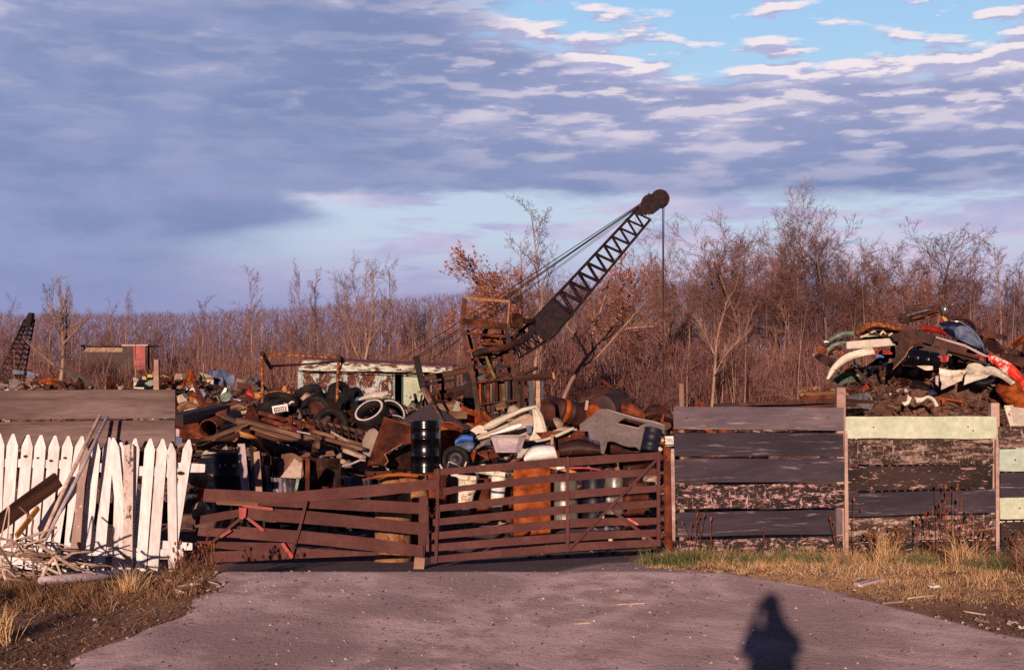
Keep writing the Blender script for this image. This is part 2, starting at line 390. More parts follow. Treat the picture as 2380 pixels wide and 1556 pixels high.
m['grey_wood'] = M('grey brown wood', S3((.165, .118, .115), (.215, .155, .150), (.285, .215, .205)), 1.6, (.35, 1, 2.2), rough=.85, bump=.4, jitter=.08, layers=[((.09, .058, .055), 7, (.10, 1, 2.8), .54, .70), ((.34, .26, .25), 9, (.14, 1, 2.), .62, .72), ((.05, .03, .028), 22, (1, 1, 1), .715, .74)])
m['purple_wood'] = M('dark grey painted board', S3((.060, .046, .066), (.080, .062, .086), (.112, .088, .112)), 1.5, (.4, 1, 1.6), rough=.8, bump=.35, jitter=.16, layers=[((.38, .32, .34), 9, (.16, 1, 2.4), .55, .70), ((.045, .034, .05), 5, (.3, 1, 1.6), .56, .70), ((.42, .35, .34), 26, (.3, 1, 1.6), .66, .70)])
m['grey_board'] = M('faded grey board', S3((.16, .125, .152), (.195, .155, .180), (.245, .195, .215)), 1.5, (.4, 1, 1.6), rough=.8, bump=.35, layers=[((.42, .34, .35), 9, (.16, 1, 2.4), .55, .70), ((.10, .08, .10), 5, (.3, 1, 1.6), .56, .72), ((.46, .38, .37), 26, (.3, 1, 1.6), .66, .70)])
m['peel_pink'] = M('peeling pink and black board', S3((.030, .018, .022), (.050, .030, .034), (.085, .050, .052)), 2, (.6, 1, 1.2), rough=.85, bump=.6, layers=[([(0, (.34, .16, .18)), (.5, (.50, .33, .33)), (1, (.62, .53, .50))], 13, (.45, 1, 1.1), .51, .60), ((.66, .50, .46), 7, (2.6, 1, .45), .60, .63), ((.62, .42, .38), 26, (.5, 1, 1.2), .58, .62)])
m['peel_tan'] = M('peeling tan and dark board', S3((.045, .027, .026), (.085, .052, .046), (.13, .082, .07)), 2, (.4, 1, 1.4), rough=.85, bump=.6, layers=[([(0, (.26, .17, .15)), (1, (.52, .40, .35))], 9, (.30, 1, 1.5), .48, .62), ((.54, .43, .38), 8, (2.4, 1, .4), .58, .65), ((.60, .46, .40), 24, (.7, 1, .9), .57, .61)])
m['peel_dark'] = M('dark flaking board', S3((.038, .024, .026), (.065, .04, .042), (.10, .065, .062)), 2, (.4, 1, 1.4), rough=.85, bump=.6, layers=[((.52, .36, .32), 12, (.4, 1, 1.4), .575, .61), ((.60, .46, .42), 26, (.5, 1, 1.), .61, .65)])
m['pale_green'] = M('pale green board', S3((.44, .49, .36), (.50, .545, .41), (.55, .58, .46)), 2, rough=.6, bump=.12, jitter=.05, layers=[((.42, .36, .24), 7, (.6, 1, 2), .66, .72), ((.12, .06, .04), 11, (1, 1, 1), .745, .765)], con=1)
m['mint'] = M('mint green board', S3((.36, .46, .37), (.42, .52, .42), (.46, .55, .46)), 2, rough=.6, bump=.12, layers=[((.30, .24, .18), 9, (1, 1, 2), .70, .74)], con=1)
m['post'] = M('weathered post', S3((.34, .22, .175), (.44, .30, .24), (.54, .39, .31)), 3, (1, 1, .2), rough=.85, bump=.5)
m['post_pink'] = M('pinkish weathered post', S3((.40, .28, .25), (.50, .36, .32), (.56, .43, .38)), 3, (1, 1, .2), rough=.85, bump=.5, layers=[((.16, .09, .075), 6, (1, 1, .3), .62, .68)])
m['old_wood'] = M('old silver brown wood', S3((.15, .085, .060), (.26, .155, .11), (.40, .26, .19)), 3, (.15, 2, 2), rough=.9, bump=.6, jitter=.25, dist=.8)
m['dark_wood'] = M('dark stained wood', S3((.055, .026, .020), (.10, .048, .033), (.17, .085, .06)), 3, (.15, 2, 2), rough=.9, bump=.5, jitter=.25)
m['stick'] = M('barkless grey branch', S3((.30, .20, .155), (.44, .31, .245), (.60, .46, .37)), 5, rough=.85, bump=.4, jitter=.25, con=1)
m['stick_dark'] = M('brown branch', S3((.13, .075, .055), (.22, .135, .10), (.34, .22, .17)), 5, rough=.85, bump=.4, jitter=.25, con=1)
m['log'] = M('grey log', S3((.34, .27, .30), (.44, .35, .38), (.52, .43, .45)), 4, (.3, 1, 1), rough=.85, bump=.4, con=1)
m['green_wood'] = M('mossy slat', S3((.13, .10, .05), (.21, .17, .09), (.28, .22, .12)), 4, rough=.9)
m['black'] = M('black gloss drum paint', S3((.006, .006, .008), (.010, .010, .014), (.02, .017, .018)), 3, rough=.22, bump=.05, coat=.5, spec=.5)
m['navy'] = M('dark navy drum', S3((.020, .022, .045), (.032, .032, .060), (.055, .045, .06)), 3, rough=.5, bump=.15, layers=[((.17, .07, .035), 4, (1, 1, .4), .58, .66)])
m['drum_streak'] = M('streaked drum', S3((.05, .04, .06), (.12, .10, .13), (.26, .22, .25)), 5, (2.4, 2.4, .25), rough=.6, layers=[((.45, .40, .42), 9, (2.5, 2.5, .3), .55, .62), ((.22, .09, .045), 4, (1, 1, .5), .60, .66)])
m['brown_drum'] = M('brown drum', S3((.060, .026, .028), (.10, .044, .040), (.15, .068, .05)), 3, rough=.6, layers=[((.32, .13, .05), 5, (1, 1, .5), .60, .66)])
m['galv'] = M('galvanised steel', S3((.22, .21, .20), (.34, .32, .30), (.45, .42, .38)), 5, (1, 1, .5), rough=.4, metal=.55, bump=.15, layers=[((.24, .12, .06), 4, (1, 1, .6), .60, .68)])
m['tyre'] = M('tyre rubber', S3((.018, .013, .015), (.030, .023, .025), (.06, .045, .042)), 6, rough=.8, bump=.3)
m['whitewall'] = M('whitewall rubber', S3((.48, .40, .36), (.58, .50, .46), (.65, .58, .54)), 6, rough=.7, con=1)
m['grey_panel'] = M('grey painted panel', S3((.245, .205, .200), (.275, .230, .222), (.31, .265, .25)), 2, rough=.55, bump=.12, layers=[((.50, .43, .42), 4.5, (.5, 1, 3), .645, .70)])
m['roofing'] = M('grey shingle', S3((.11, .075, .085), (.17, .12, .13), (.24, .175, .175)), 9, (4, 4, .5), rough=.9, bump=.6)
m['steel_blue'] = M('grey blue sheet', S3((.10, .12, .20), (.16, .19, .29), (.24, .27, .37)), 3, rough=.55, layers=[((.36, .14, .06), 4, (1, 1, 1), .635, .66)])
m['bright_blue'] = M('blue tarp', S3((.05, .12, .38), (.08, .20, .50), (.2, .38, .6)), 3, rough=.5)
m['deep_blue'] = M('deep blue sheet', S3((.016, .02, .06), (.03, .035, .10), (.05, .055, .13)), 3, rough=.5)
m['teal'] = M('dark teal paint', S3((.02, .06, .065), (.03, .09, .09), (.05, .12, .11)), 3, rough=.6)
m['greenish'] = M('grey green panel', S3((.12, .17, .14), (.20, .26, .21), (.32, .38, .30)), 3, rough=.45, layers=[((.2, .08, .04), 5, (1, 1, 1), .6, .66)])
m['ochre'] = M('ochre sheet', S3((.42, .20, .055), (.55, .28, .085), (.62, .36, .13)), 3, rough=.7, layers=[((.2, .08, .035), 6, (1, 1, 1), .62, .68)])
m['yellow'] = M('yellow paint', S3((.50, .33, .03), (.62, .42, .05), (.66, .48, .1)), 3, rough=.5, layers=[((.25, .1, .04), 5, (1, 1, 1), .6, .66)])
m['green'] = M('dark green plastic', S3((.02, .10, .06), (.03, .13, .08), (.05, .16, .1)), 3, rough=.5)
m['concrete'] = M('pale rubble', S3((.30, .21, .165), (.42, .31, .25), (.55, .43, .35)), 6, rough=.95, bump=.8)
m['chrome'] = M('dull chrome', S3((.45, .43, .42), (.55, .52, .5), (.62, .6, .58)), 6, rough=.25, metal=.8, bump=.05)
m['crane'] = M('dark crane steel', S3((.034, .022, .028), (.052, .034, .040), (.085, .052, .055)), 5, rough=.7, bump=.2, spec=.15, layers=[((.115, .045, .034), 2.2, (1, 1, 1), .56, .70)])
m['cable'] = M('steel cable', S3((.03, .02, .022), (.05, .035, .035), (.08, .055, .05)), 9, rough=.6, bump=0)
m['frame_rust'] = M('patchy rusted pipe', S3((.14, .045, .02), (.30, .115, .045), (.58, .30, .12)), 9, (1, 1, 1), rough=.75, bump=.3, layers=[((.06, .022, .016), 11, (1, 1, 1), .58, .63)])
m['shed_wall'] = M('flaking pale blue shed wall', S3((.36, .40, .42), (.44, .48, .50), (.50, .54, .54)), 2, rough=.75, bump=.3, layers=[([(0, (.06, .02, .014)), (1, (.24, .09, .05))], 3.6, (1, 1, .6), .475, .505), ((.60, .58, .50), 7, (1, 1, .6), .56, .60), ((.16, .06, .035), 12, (1, 1, .7), .60, .63)])
m['shed_wall2'] = M('flaking green shed wall', S3((.40, .44, .33), (.48, .52, .40), (.54, .56, .46)), 2, rough=.75, bump=.3, layers=[((.12, .045, .025), 3.2, (1, 1, .8), .53, .58)])
m['shed_trim'] = M('flaking fascia', S3((.50, .54, .46), (.58, .60, .52), (.64, .64, .56)), 3, (.6, 1, 1), rough=.75, layers=[([(0, (.10, .035, .03)), (1, (.22, .09, .06))], 6.0, (.4, 1, 1.6), .50, .54)])
m['shed_roof'] = M('rusted roof', S3((.16, .06, .07), (.25, .11, .11), (.42, .30, .30)), 4, rough=.8)
m['dark'] = M('black paint and doorway shade', S3((.006, .012, .012), (.01, .018, .018), (.02, .028, .028)), 3, rough=.9)  # black parts, and the painted shade in the shed doorway
m['dirt'] = M('heap dirt', S3((.060, .028, .021), (.115, .058, .043), (.20, .105, .076)), 3, con=1, rough=.95, bump=1., bscale=14, jitter=0, layers=[((.20, .085, .045), 5, (1, 1, 1), .58, .66)])
m['bark'] = M('pale bark', S3((.21, .115, .090), (.31, .180, .135), (.42, .27, .20)), 4, (1, 1, .3), rough=.9, bump=0, jitter=.15, con=1)
m['bark_dark'] = M('grey brown bark', S3((.11, .062, .052), (.17, .098, .078), (.26, .16, .125)), 4, (1, 1, .3), rough=.9, bump=0, jitter=.15, con=1)
m['twig'] = M('reddish twigs', S3((.150, .068, .062), (.208, .098, .086), (.275, .138, .116)), .8, con=1, rough=.9, bump=0, jitter=.3, nr=.5, det=3)
m['twig_dark'] = M('dark twigs', S3((.085, .038, .040), (.125, .056, .056), (.17, .08, .075)), .8, con=1, rough=.9, bump=0, jitter=.3, det=3)
m['leaf'] = M('rust oak leaves', S3((.24, .075, .042), (.33, .11, .062), (.42, .16, .09)), 2, rough=.8, bump=0, det=3, isl=[(0, (.20, .065, .040)), (.5, (.32, .11, .066)), (1, (.44, .19, .115))], con=1)
m['brush'] = M('reddish brush', S3((.09, .034, .034), (.17, .070, .060), (.30, .150, .115)), .16, islk=.55, rough=.95, bump=0, jitter=0, det=3, isl=[(0, (.075, .028, .030)), (.45, (.15, .058, .055)), (.85, (.24, .110, .095)), (1, (.36, .21, .165))], con=1)
m['far_wood'] = M('far wood twigs', S3((.09, .042, .044), (.15, .073, .066), (.24, .125, .105)), .07, islk=.6, rough=.95, bump=0, jitter=0, det=3, isl=[(0, (.080, .037, .040)), (.5, (.140, .068, .064)), (1, (.21, .110, .095))], con=1)
m['grass'] = M('dry grass', S3((.48, .28, .12), (.6, .40, .18), (.70, .52, .28)), .8, rough=.8, bump=0, jitter=0, det=4, isl=[(0, (.34, .15, .065)), (.35, (.58, .32, .14)), (.75, (.72, .46, .24)), (1, (.80, .60, .40))], con=1)
m['grass_green'] = M('green grass', S3((.08, .10, .03), (.13, .15, .05), (.25, .2, .08)), .8, rough=.8, bump=0, jitter=0, isl=[(0, (.055, .075, .03)), (.6, (.12, .14, .05)), (1, (.34, .27, .11))], con=1)
m['grass_brown'] = M('brown litter', S3((.16, .07, .035), (.26, .12, .06), (.4, .22, .12)), .8, rough=.9, bump=0, jitter=0, isl=[(0, (.09, .04, .025)), (.5, (.22, .105, .055)), (.85, (.38, .20, .10)), (1, (.55, .38, .24))], con=1)
m['weed'] = M('dead weed', S3((.16, .06, .035), (.26, .10, .05), (.36, .17, .09)), 5, rough=.9, bump=0)
m['pebble'] = M('pebbles', S3((.25, .16, .13), (.34, .24, .2), (.5, .4, .34)), 4, rough=.9, isl=[(0, (.05, .036, .045)), (.5, (.13, .09, .09)), (.72, (.34, .24, .23)), (1, (.74, .62, .56))], jitter=0, bump=0, con=1)
m['chips'] = M('scrap chips', S3((.1, .04, .02), (.2, .08, .04), (.3, .15, .1)), 5, rough=.8, bump=.1, jitter=0, isl=[(0, (.018, .010, .012)), (.22, (.06, .022, .016)), (.45, (.13, .045, .025)), (.66, (.24, .09, .04)), (.78, (.10, .11, .15)), (.88, (.26, .17, .13)), (.96, (.42, .33, .27)), (.985, (.66, .60, .53)), (1, (.4, .05, .03))], con=1)
m['chips_dirt'] = M('dirt chips', S3((.1, .04, .02), (.2, .08, .04), (.3, .15, .1)), 5, con=1, rough=.9, bump=.1, jitter=0, isl=[(0, (.022, .010, .009)), (.4, (.06, .025, .018)), (.7, (.12, .05, .03)), (.88, (.22, .09, .045)), (.97, (.34, .22, .17)), (1, (.62, .52, .44))])
m['sky_cloth'] = M('dark winter coat', S3((.02, .022, .03), (.03, .032, .045), (.045, .045, .06)), 8, rough=.9)
m['skin'] = M('skin', S3((.5, .3, .22), (.56, .34, .26), (.6, .38, .3)), 8, rough=.6, bump=.05, con=1)
m['hair'] = M('brown hair', S3((.03, .018, .012), (.05, .03, .02), (.08, .05, .03)), 20, rough=.7)

def ground_mats():
    for nm, kind in (('verge ground', 'g'), ('packed dirt road', 'r')):
        m_ = bpy.data.materials.new(nm); m_.use_nodes = True; g = NT(m_.node_tree); g.N.clear()
        tc = g.n('ShaderNodeTexCoord'); co = tc.outputs['Object']
        sp = g.n('ShaderNodeSeparateXYZ'); g.L.new(co, sp.inputs[0])
        big = g.noise(co, .55, 6, .6, .3); mid = g.noise(co, 2.4, 7, .62); fin = g.noise(co, 34, 6, .7); grit = g.noise(co, 120, 3, .6)
        if kind == 'r':
            # tyre tracks sweep in an arc towards the gate
            ang = g.m('SUBTRACT', sp.outputs[0], g.m('MULTIPLY', g.m('POWER', g.m('MAXIMUM', g.m('SUBTRACT', 17.5, sp.outputs[1]), 0.), 1.55), .62))
            tr = g.noise(g.vec(g.m('MULTIPLY', ang, 1.), g.m('MULTIPLY', sp.outputs[1], .7), 3.), 1.3, 6, .65)
            tr2 = g.noise(g.vec(g.m('MULTIPLY', ang, 1.), g.m('MULTIPLY', sp.outputs[1], .3), 8.), 9.0, 4, .6)
            c = g.mix(g.ss(g.m('ADD', g.m('MULTIPLY', big, .78), g.m('MULTIPLY', tr, .22)), .40, .60), (.225, .162, .176), (.41, .308, .338))
            patch = g.ss(g.m('ADD', g.m('MULTIPLY', big, .6), g.m('MULTIPLY', mid, .4)), .50, .60)
            c = g.mix(g.m('MULTIPLY', patch, .62), c, (.148, .098, .100))
            vo = g.n('ShaderNodeTexVoronoi'); g.put(vo.inputs['Vector'], g.vadd(co, g.vmul(g.noise(co, 3, 3), (.3, .3, 0)))); vo.inputs['Scale'].default_value = 9; spot = g.m('MULTIPLY', g.m('SUBTRACT', 1., g.ss(vo.outputs['Distance'], .10, .24)), g.ss(g.noise(co, 1.3, 4), .46, .60))
            c = g.mix(g.m('MULTIPLY', spot, .75), c, (.075, .048, .055))
            c = g.mix(g.m('MULTIPLY', g.ss(tr2, .52, .70), .18), c, (.50, .34, .35))
            c = g.mix(g.m('MULTIPLY', g.ss(fin, .56, .72), .75), c, (.11, .062, .068))
            c = g.mix(g.m('MULTIPLY', g.ss(grit, .66, .74), .7), c, (.55, .42, .38))
            # shade painted dark into the road colour behind the crest and inside the yard
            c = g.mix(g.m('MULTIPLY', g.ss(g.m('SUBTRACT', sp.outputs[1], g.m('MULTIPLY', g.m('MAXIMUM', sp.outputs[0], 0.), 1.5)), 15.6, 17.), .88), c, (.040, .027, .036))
            bs, bd = 1.0, .035
        else:
            c = g.mix(g.ss(big, .38, .62), (.13, .070, .048), (.24, .135, .090))
            rt = g.m('MULTIPLY', g.ss(sp.outputs[0], 1.2, 2.2), g.ss(sp.outputs[1], 14.2, 15.4)); lf = g.m('SUBTRACT', 1., g.ss(sp.outputs[1], 13.6, 15.0))
            c = g.mix(g.m('MULTIPLY', lf, .6), c, (.085, .048, .045))
            c = g.mix(g.m('MULTIPLY', rt, .7), c, (.36, .22, .12))
            c = g.mix(g.m('MULTIPLY', g.ss(mid, .48, .62), g.m('SUBTRACT', .7, g.m('MULTIPLY', rt, .35))), c, (.070, .040, .036))
            c = g.mix(g.m('MULTIPLY', g.ss(fin, .55, .68), .7), c, (.27, .15, .095))
            c = g.mix(g.m('MULTIPLY', g.ss(grit, .64, .72), .6), c, (.40, .30, .25))
            c = g.mix(g.m('MULTIPLY', g.ss(sp.outputs[1], 19.5, 21.), .75), c, (.055, .032, .034))
            bs, bd = 1.0, .04
        b = g.n('ShaderNodeBsdfPrincipled'); g.put(b.inputs['Base Color'], c); b.inputs['Roughness'].default_value = .95; b.inputs['Diffuse Roughness'].default_value = 1.0; b.inputs['Specular IOR Level'].default_value = .15
        bn = g.n('ShaderNodeBump'); bn.inputs['Strength'].default_value = bs; bn.inputs['Distance'].default_value = bd
        hgt = g.m('ADD', g.m('MULTIPLY', fin, .42), g.m('ADD', g.m('MULTIPLY', grit, .06), g.m('MULTIPLY', g.noise(co, 14, 5, .6), .45)))
        g.put(bn.inputs['Height'], hgt); g.put(b.inputs['Normal'], bn.outputs[0])
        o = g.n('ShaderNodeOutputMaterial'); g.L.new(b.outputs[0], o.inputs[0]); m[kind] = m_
ground_mats()

# ------------------------------------------------------------------ ground and road
EDGE_L = sorted([(G(u, v).y, G(u, v).x) for u, v in ((508, 1337), (482, 1376), (417, 1428), (342, 1464), (260, 1497), (176, 1526), (146, 1552))])
def xl(y): return pw(y, [(5, -7.5)]+EDGE_L+[(17, -3.7), (20, -4.0), (60, -4.5)])
EDGE_R = [(G(u, v).x, G(u, v).y) for u, v in ((2560, 1530), (2380, 1482), (2200, 1440), (2000, 1392), (1900, 1366), (1780, 1347), (1700, 1336), (1600, 1329), (1500, 1322))]
def xr(y):
    e = sorted([(b, a) for a, b in EDGE_R]); 
    if y > e[-1][0]: return lerp(e[-1][1], 1.75, min(1, (y-e[-1][0])/1.4))
    return pw(y, e) if y > e[0][0] else e[0][1]+(e[0][0]-y)*1.9
def hn(x, y): return noise.noise(Vector((x*.7, y*.7, 0)))*.03+noise.noise(Vector((x*3.5, y*3.5, 4)))*.003+noise.noise(Vector((x*11, y*11, 4)))*.002
def steps(lst):
    out = [lst[0][0]]
    for a, b, d in lst:
        k = max(1, round((b-a)/d)); out += [a+(b-a)*i/k for i in range(1, k+1)]
    return out
def ground():
    ys = steps([(-30, 4, 2), (4, 10, .5), (10, 26, .12), (26, 60, 1), (60, 160, 5), (160, 900, 60)])
    xs = steps([(-700, -120, 60), (-120, -40, 8), (-40, -10, 1.5), (-10, 10, .14), (10, 40, 1.5), (40, 120, 8), (120, 700, 60)])
    s = MB(); n = len(xs)
    for y in ys:
        for x in xs:
            inroad = xl(y)+.12 < x < xr(y)-.12 and y > 9
            s.v.append(Vector((x, y, T(x, y)+(hn(x, y)*(1.2 if y < 60 else 5) if not inroad else -.03))))
    for i in range(len(ys)-1):
        for j in range(n-1): s.face((i*n+j, i*n+j+1, (i+1)*n+j+1, (i+1)*n+j), True)
    o = obj('ground', s, m['g'], org=(0, 0, 0)); tag(o, kind='structure')
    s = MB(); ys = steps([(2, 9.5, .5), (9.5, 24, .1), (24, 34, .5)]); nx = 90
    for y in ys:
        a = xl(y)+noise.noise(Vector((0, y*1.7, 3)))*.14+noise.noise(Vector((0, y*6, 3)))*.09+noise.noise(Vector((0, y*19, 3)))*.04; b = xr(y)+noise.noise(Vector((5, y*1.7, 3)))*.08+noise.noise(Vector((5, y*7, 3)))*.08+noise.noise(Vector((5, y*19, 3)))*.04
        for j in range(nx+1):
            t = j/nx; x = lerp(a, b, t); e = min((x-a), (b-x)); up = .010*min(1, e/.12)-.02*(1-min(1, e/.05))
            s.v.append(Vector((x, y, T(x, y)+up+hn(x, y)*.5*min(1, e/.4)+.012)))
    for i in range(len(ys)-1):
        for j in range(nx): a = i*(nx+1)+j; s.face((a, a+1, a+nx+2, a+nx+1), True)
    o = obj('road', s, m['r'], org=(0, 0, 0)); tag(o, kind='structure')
ground()
def mound(name, bumps, mat, x0, x1, y0, y1, d=.25, kind='structure', rough=.12):
    s = MB(); nx = int((x1-x0)/d); ny = int((y1-y0)/d)
    def H(x, y):
        z = 0
        for (cx, cy, rx, ry, h) in bumps:
            q = ((x-cx)/rx)**2+((y-cy)/ry)**2
            if q < 1: z = max(z, h*(1-q)**.7)
        return z
    for j in range(ny+1):
        for i in range(nx+1):
            x = x0+i*d; y = y0+j*d; h = H(x, y)
            h = h+(noise.noise(Vector((x*1.3, y*1.3, 1)))+.6*noise.noise(Vector((x*3.7, y*3.7, 1))))*rough*min(1, h*2) if h > 0 else -.15
            s.v.append(Vector((x, y, T(x, y)+h)))
    for j in range(ny):
        for i in range(nx): a = j*(nx+1)+i; s.face((a, a+1, a+nx+2, a+nx+1), False)
    o = obj(name, s, mat, org=(0, 0, 0)); tag(o, kind=kind)
    return H
# ------------------------------------------------------------------ drums, tyres, small builders
def drum(c, ax, r, h, mat, label, group=None, lid='closed', name='oil_drum', cat='drum', ribs=True, taper=1., lidmat=None, dent=.02, rings=3):
    """c = centre of the lower end, ax = axis direction"""
    t = thing(name, Vector(c), label, cat, group); Mx = basis(c, ax, R.uniform(0, 6))
    pr = [(r*.985, 0), (r*1.02, .008*h), (r, .03*h)]
    rib = []
    if ribs:
        for q in (.33, .66): rib += [(q-.014, 1), (q-.005, 1.022), (q+.005, 1.022), (q+.014, 1)]
        for q in ([.05, .09, .13, .87, .91, .95] if rings > 2 else []): rib += [(q-.012, 1), (q, 1.012), (q+.012, 1)]
    rib.sort()
    for q, k in rib: pr.append((r*lerp(taper, 1, 1-q) if taper != 1 else r*k, q*h)) if taper == 1 else pr.append((r*lerp(1, taper, q)*k, q*h))
    rt = r*(taper if taper != 1 else 1)
    pr += [(rt, .97*h), (rt*1.02, .992*h), (rt*1.0, h)]
    s = MB()
    if lid == 'open':
        inner = [(rt*.965, h*.998), (rt*.955, h*.9), (r*.95, h*.05), (.001, h*.045)]
        s.lathe([(.001, .004*h)]+pr+inner, 32, wob=dent)
        obj('shell', s, mat, t, Mx)
    else:
        s.lathe([(.001, .004*h)]+pr+[(rt*.97, h*.995), (rt*.95, h*.975)], 32, wob=dent); obj('shell', s, mat, t, Mx)
        l = MB().lathe([(rt*.95, h*.975), (rt*.6, h*.978), (rt*.1, h*.98), (.001, h*.98)], 32)
        lo = obj('lid', l, lidmat or mat, t, Mx); subp('bung', MB().lathe([(.001, h*.978), (.03, h*.978), (.03, h*1.0), (.001, h*1.0)], 10, Matrix.Translation((rt*.6, 0, 0))), m['rust_dark'], lo, t, Mx)
    return t
def tyre(c, ax, ro, w, label, group='tyres in the heap behind the gates', white=False, rim=False, hub=None):
    t = thing('tyre', Vector(c), label, 'tyre', group); Mx = basis(c, ax)
    ri = ro*.60; s = MB(); pr = []
    for k in range(18):                                   # closed cross-section
        a = 2*PI*k/18; x = math.cos(a); y = math.sin(a)
        rr = (ro+ri)/2+(ro-ri)/2*math.copysign(abs(x)**.7, x); zz = w/2*math.copysign(abs(y)**.75, y)
        if x < -.3: zz *= .8
        pr.append((rr, zz))
    s.lathe(pr, 40, wob=.01, closed=True)
    for k in range(44):                                   # tread blocks
        a = 2*PI*k/44
        for z in (-.28, 0, .28):
            s.box((ro*.995, 0, z*w), (ro*.03, ro*.085, w*.2), Matrix.Rotation(a+z*.12, 4, 'Z'))
    ca = obj('carcass', s, m['tyre'], t, Mx)
    if white:
        q = MB(); q.lathe([(ro*.74, w*.475), (ro*.86, w*.475), (ro*.86, w*.50), (ro*.74, w*.505)], 40, closed=True); subp('whitewall', q, m['whitewall'], ca, t, Mx)
    if rim:
        q = MB(); q.lathe([(ri*1.0, w*.35), (ri*.9, w*.2), (ri*.55, w*.1), (ri*.3, w*.3), (.001, w*.3)], 24); obj('rim', q, hub or m['rust'], t, Mx)
    return t
def pipe(p0, p1, r, mat, label, group=None, wall=.12, name='pipe', cat='pipe', n=24):
    L = (p1-p0).length; s = MB(); s.lathe([(r, 0), (r, L*.5), (r, L), (r*(1-wall), L), (r*(1-wall), L*.5), (r*(1-wall), 0)], n, wob=.015, closed=True)
    return one(name, s, mat, label, cat, group, basis(p0, p1-p0))
def box_thing(name, c, dims, rot, mat, label, cat, group=None, taper=1.):
    s = MB().box((0, 0, dims[2]/2), dims, taper=taper)
    Mx = Matrix.Translation(c) @ Matrix.Rotation(rot, 4, 'Z'); return one(name, s, mat, label, cat, group, Mx)
def spx(Y): return Y/FPX                                # metres per photo unit at distance Y

# ------------------------------------------------------------------ right board fence
def right_fence():
    Y = 19.0; t = thing('board_fence', P(1965, 1298, Y), 'tall fence of wide dark, peeling and pale green boards right of the gates', 'fence')
    rows = [ # u0,u1, left(v0,v1), right(v0,v1), mat, label
     (1565, 1960, 944, 998, 947, 998, 'grey_board', 'faded grey top board'), (1567, 1960, 1004, 1059, 1006, 1059, 'purple_wood', None),
     (1569, 1964, 1066, 1120, 1064, 1118, 'purple_wood', None), (1571, 1962, 1126, 1182, 1124, 1179, 'peel_pink', 'black board with pink peeling paint'),
     (1574, 1957, 1190, 1246, 1184, 1239, 'purple_wood', None), (1574, 1959, 1256, 1304, 1244, 1296, 'peel_pink', 'bottom board with pink flaking paint'),
     (1964, 2315, 967, 1018, 967, 1018, 'pale_green', 'pale green top board'), (1970, 2308, 1022, 1079, 1022, 1077, 'peel_tan', 'brown board with tan flaking paint'),
     (1970, 2306, 1084, 1140, 1080, 1134, 'peel_dark', None), (1970, 2316, 1146, 1201, 1136, 1189, 'purple_wood', None),
     (1972, 2312, 1203, 1257, 1193, 1249, 'peel_tan', None), (1972, 2312, 1262, 1306, 1254, 1304, 'peel_dark', None),
     (2322, 2720, 989, 1040, 986, 1036, 'peel_tan', 'tan peeling top board'), (2322, 2720, 1043, 1095, 1042, 1094, 'mint', 'mint green board'),
     (2324, 2720, 1097, 1153, 1096, 1152, 'purple_wood', None), (2323, 2720, 1155, 1206, 1153, 1204, 'pale_green', 'pale green lower board'),
     (2325, 2720, 1212, 1266, 1210, 1263, 'peel_dark', None), (2325, 2720, 1271, 1306, 1268, 1306, 'purple_wood', None)]
    for i, (u0, u1, a, b, c, d, mt, lb) in enumerate(rows):
        yy = Y+.012*math.sin(i*2.1)
        board('board', P(u0, (a+b)/2, yy), P(u1, (c+d)/2, yy), ((b-a)+(d-c))/2*spx(Y), .035, m[mt], t, wob=.012, seg=30, label=lb)
    for (u, v) in ((1597, 970), (1650, 968), (1885, 967), (1925, 970), (2030, 992), (2250, 991), (2262, 1000), (1620, 1030), (1990, 1052), (2290, 1050), (2000, 1110), (2285, 1108), (2000, 1172), (2290, 1165), (1600, 1092), (1940, 1090), (2370, 1180), (2360, 1068)):
        obj('nail_head', MB().tube([P(u, v, Y-.030), P(u, v, Y-.018)], .011, 7), m['rust'], t)
    posts = [(1584, 891, 12, 'post', 'round'), (1953, 900, 21, 'post_pink', 'sq'), (2310, 936, 20, 'post_pink', 'sq'), (2712, 940, 20, 'post', 'sq')]
    for u, v, w, mt, kd in posts:
        yy = Y+.10; x = P(u, 0, yy).x; zt = P(u, v, yy).z; zb = T(x, yy)-.3; ww = w*spx(yy)
        if kd == 'round': obj('post', MB().tube([(x, yy, zb), (x+.01, yy, .8), (x, yy, zt)], ww/2, 12), m[mt], t)
        else: board('post', (x, yy, zb), (x, yy, zt), ww, ww*.9, m[mt], t, up=(1, 0, 0), wob=.006)
    for u, v0, v1, mt in ((1966, 1000, 1303, 'post_pink'), (2317, 1020, 1303, 'post_pink')):   # cover strips over the joints
        yy = Y-.028; board('cover_strip', P(u, v0, yy), P(u+2, v1, yy), 8*spx(yy), .02, m[mt], t, up=(1, 0, 0))
    board('cover_strip', P(1948, 1182, Y-.03), P(1950, 1240, Y-.03), 14*spx(Y), .015, m['grey_board'], t, up=(1, 0, 0))
    return t
right_fence()
def hidden_pickets():                                     # white pickets seen as dashes through the gaps
    Y = 19.42; t = thing('picket_fence', P(2160, 1298, Y), 'white picket fence glimpsed through the gaps of the board fence', 'fence')
    u = 1994
    for i in range(26):
        w = 26 if i in (0,) else 13
        board('picket', P(u+w/2, 1075+(i % 3), Y), P(u+w/2, 1292, Y), w*spx(Y), .02, m['cream'], t, up=(1, 0, 0), seg=4)
        u += w+5 if i else w+14
        if u > 2450: break
    for v in (1110, 1240): board('rail', P(1990, v, Y+.04), P(2450, v-3, Y+.04), .07, .03, m['cream'], t)
hidden_pickets()
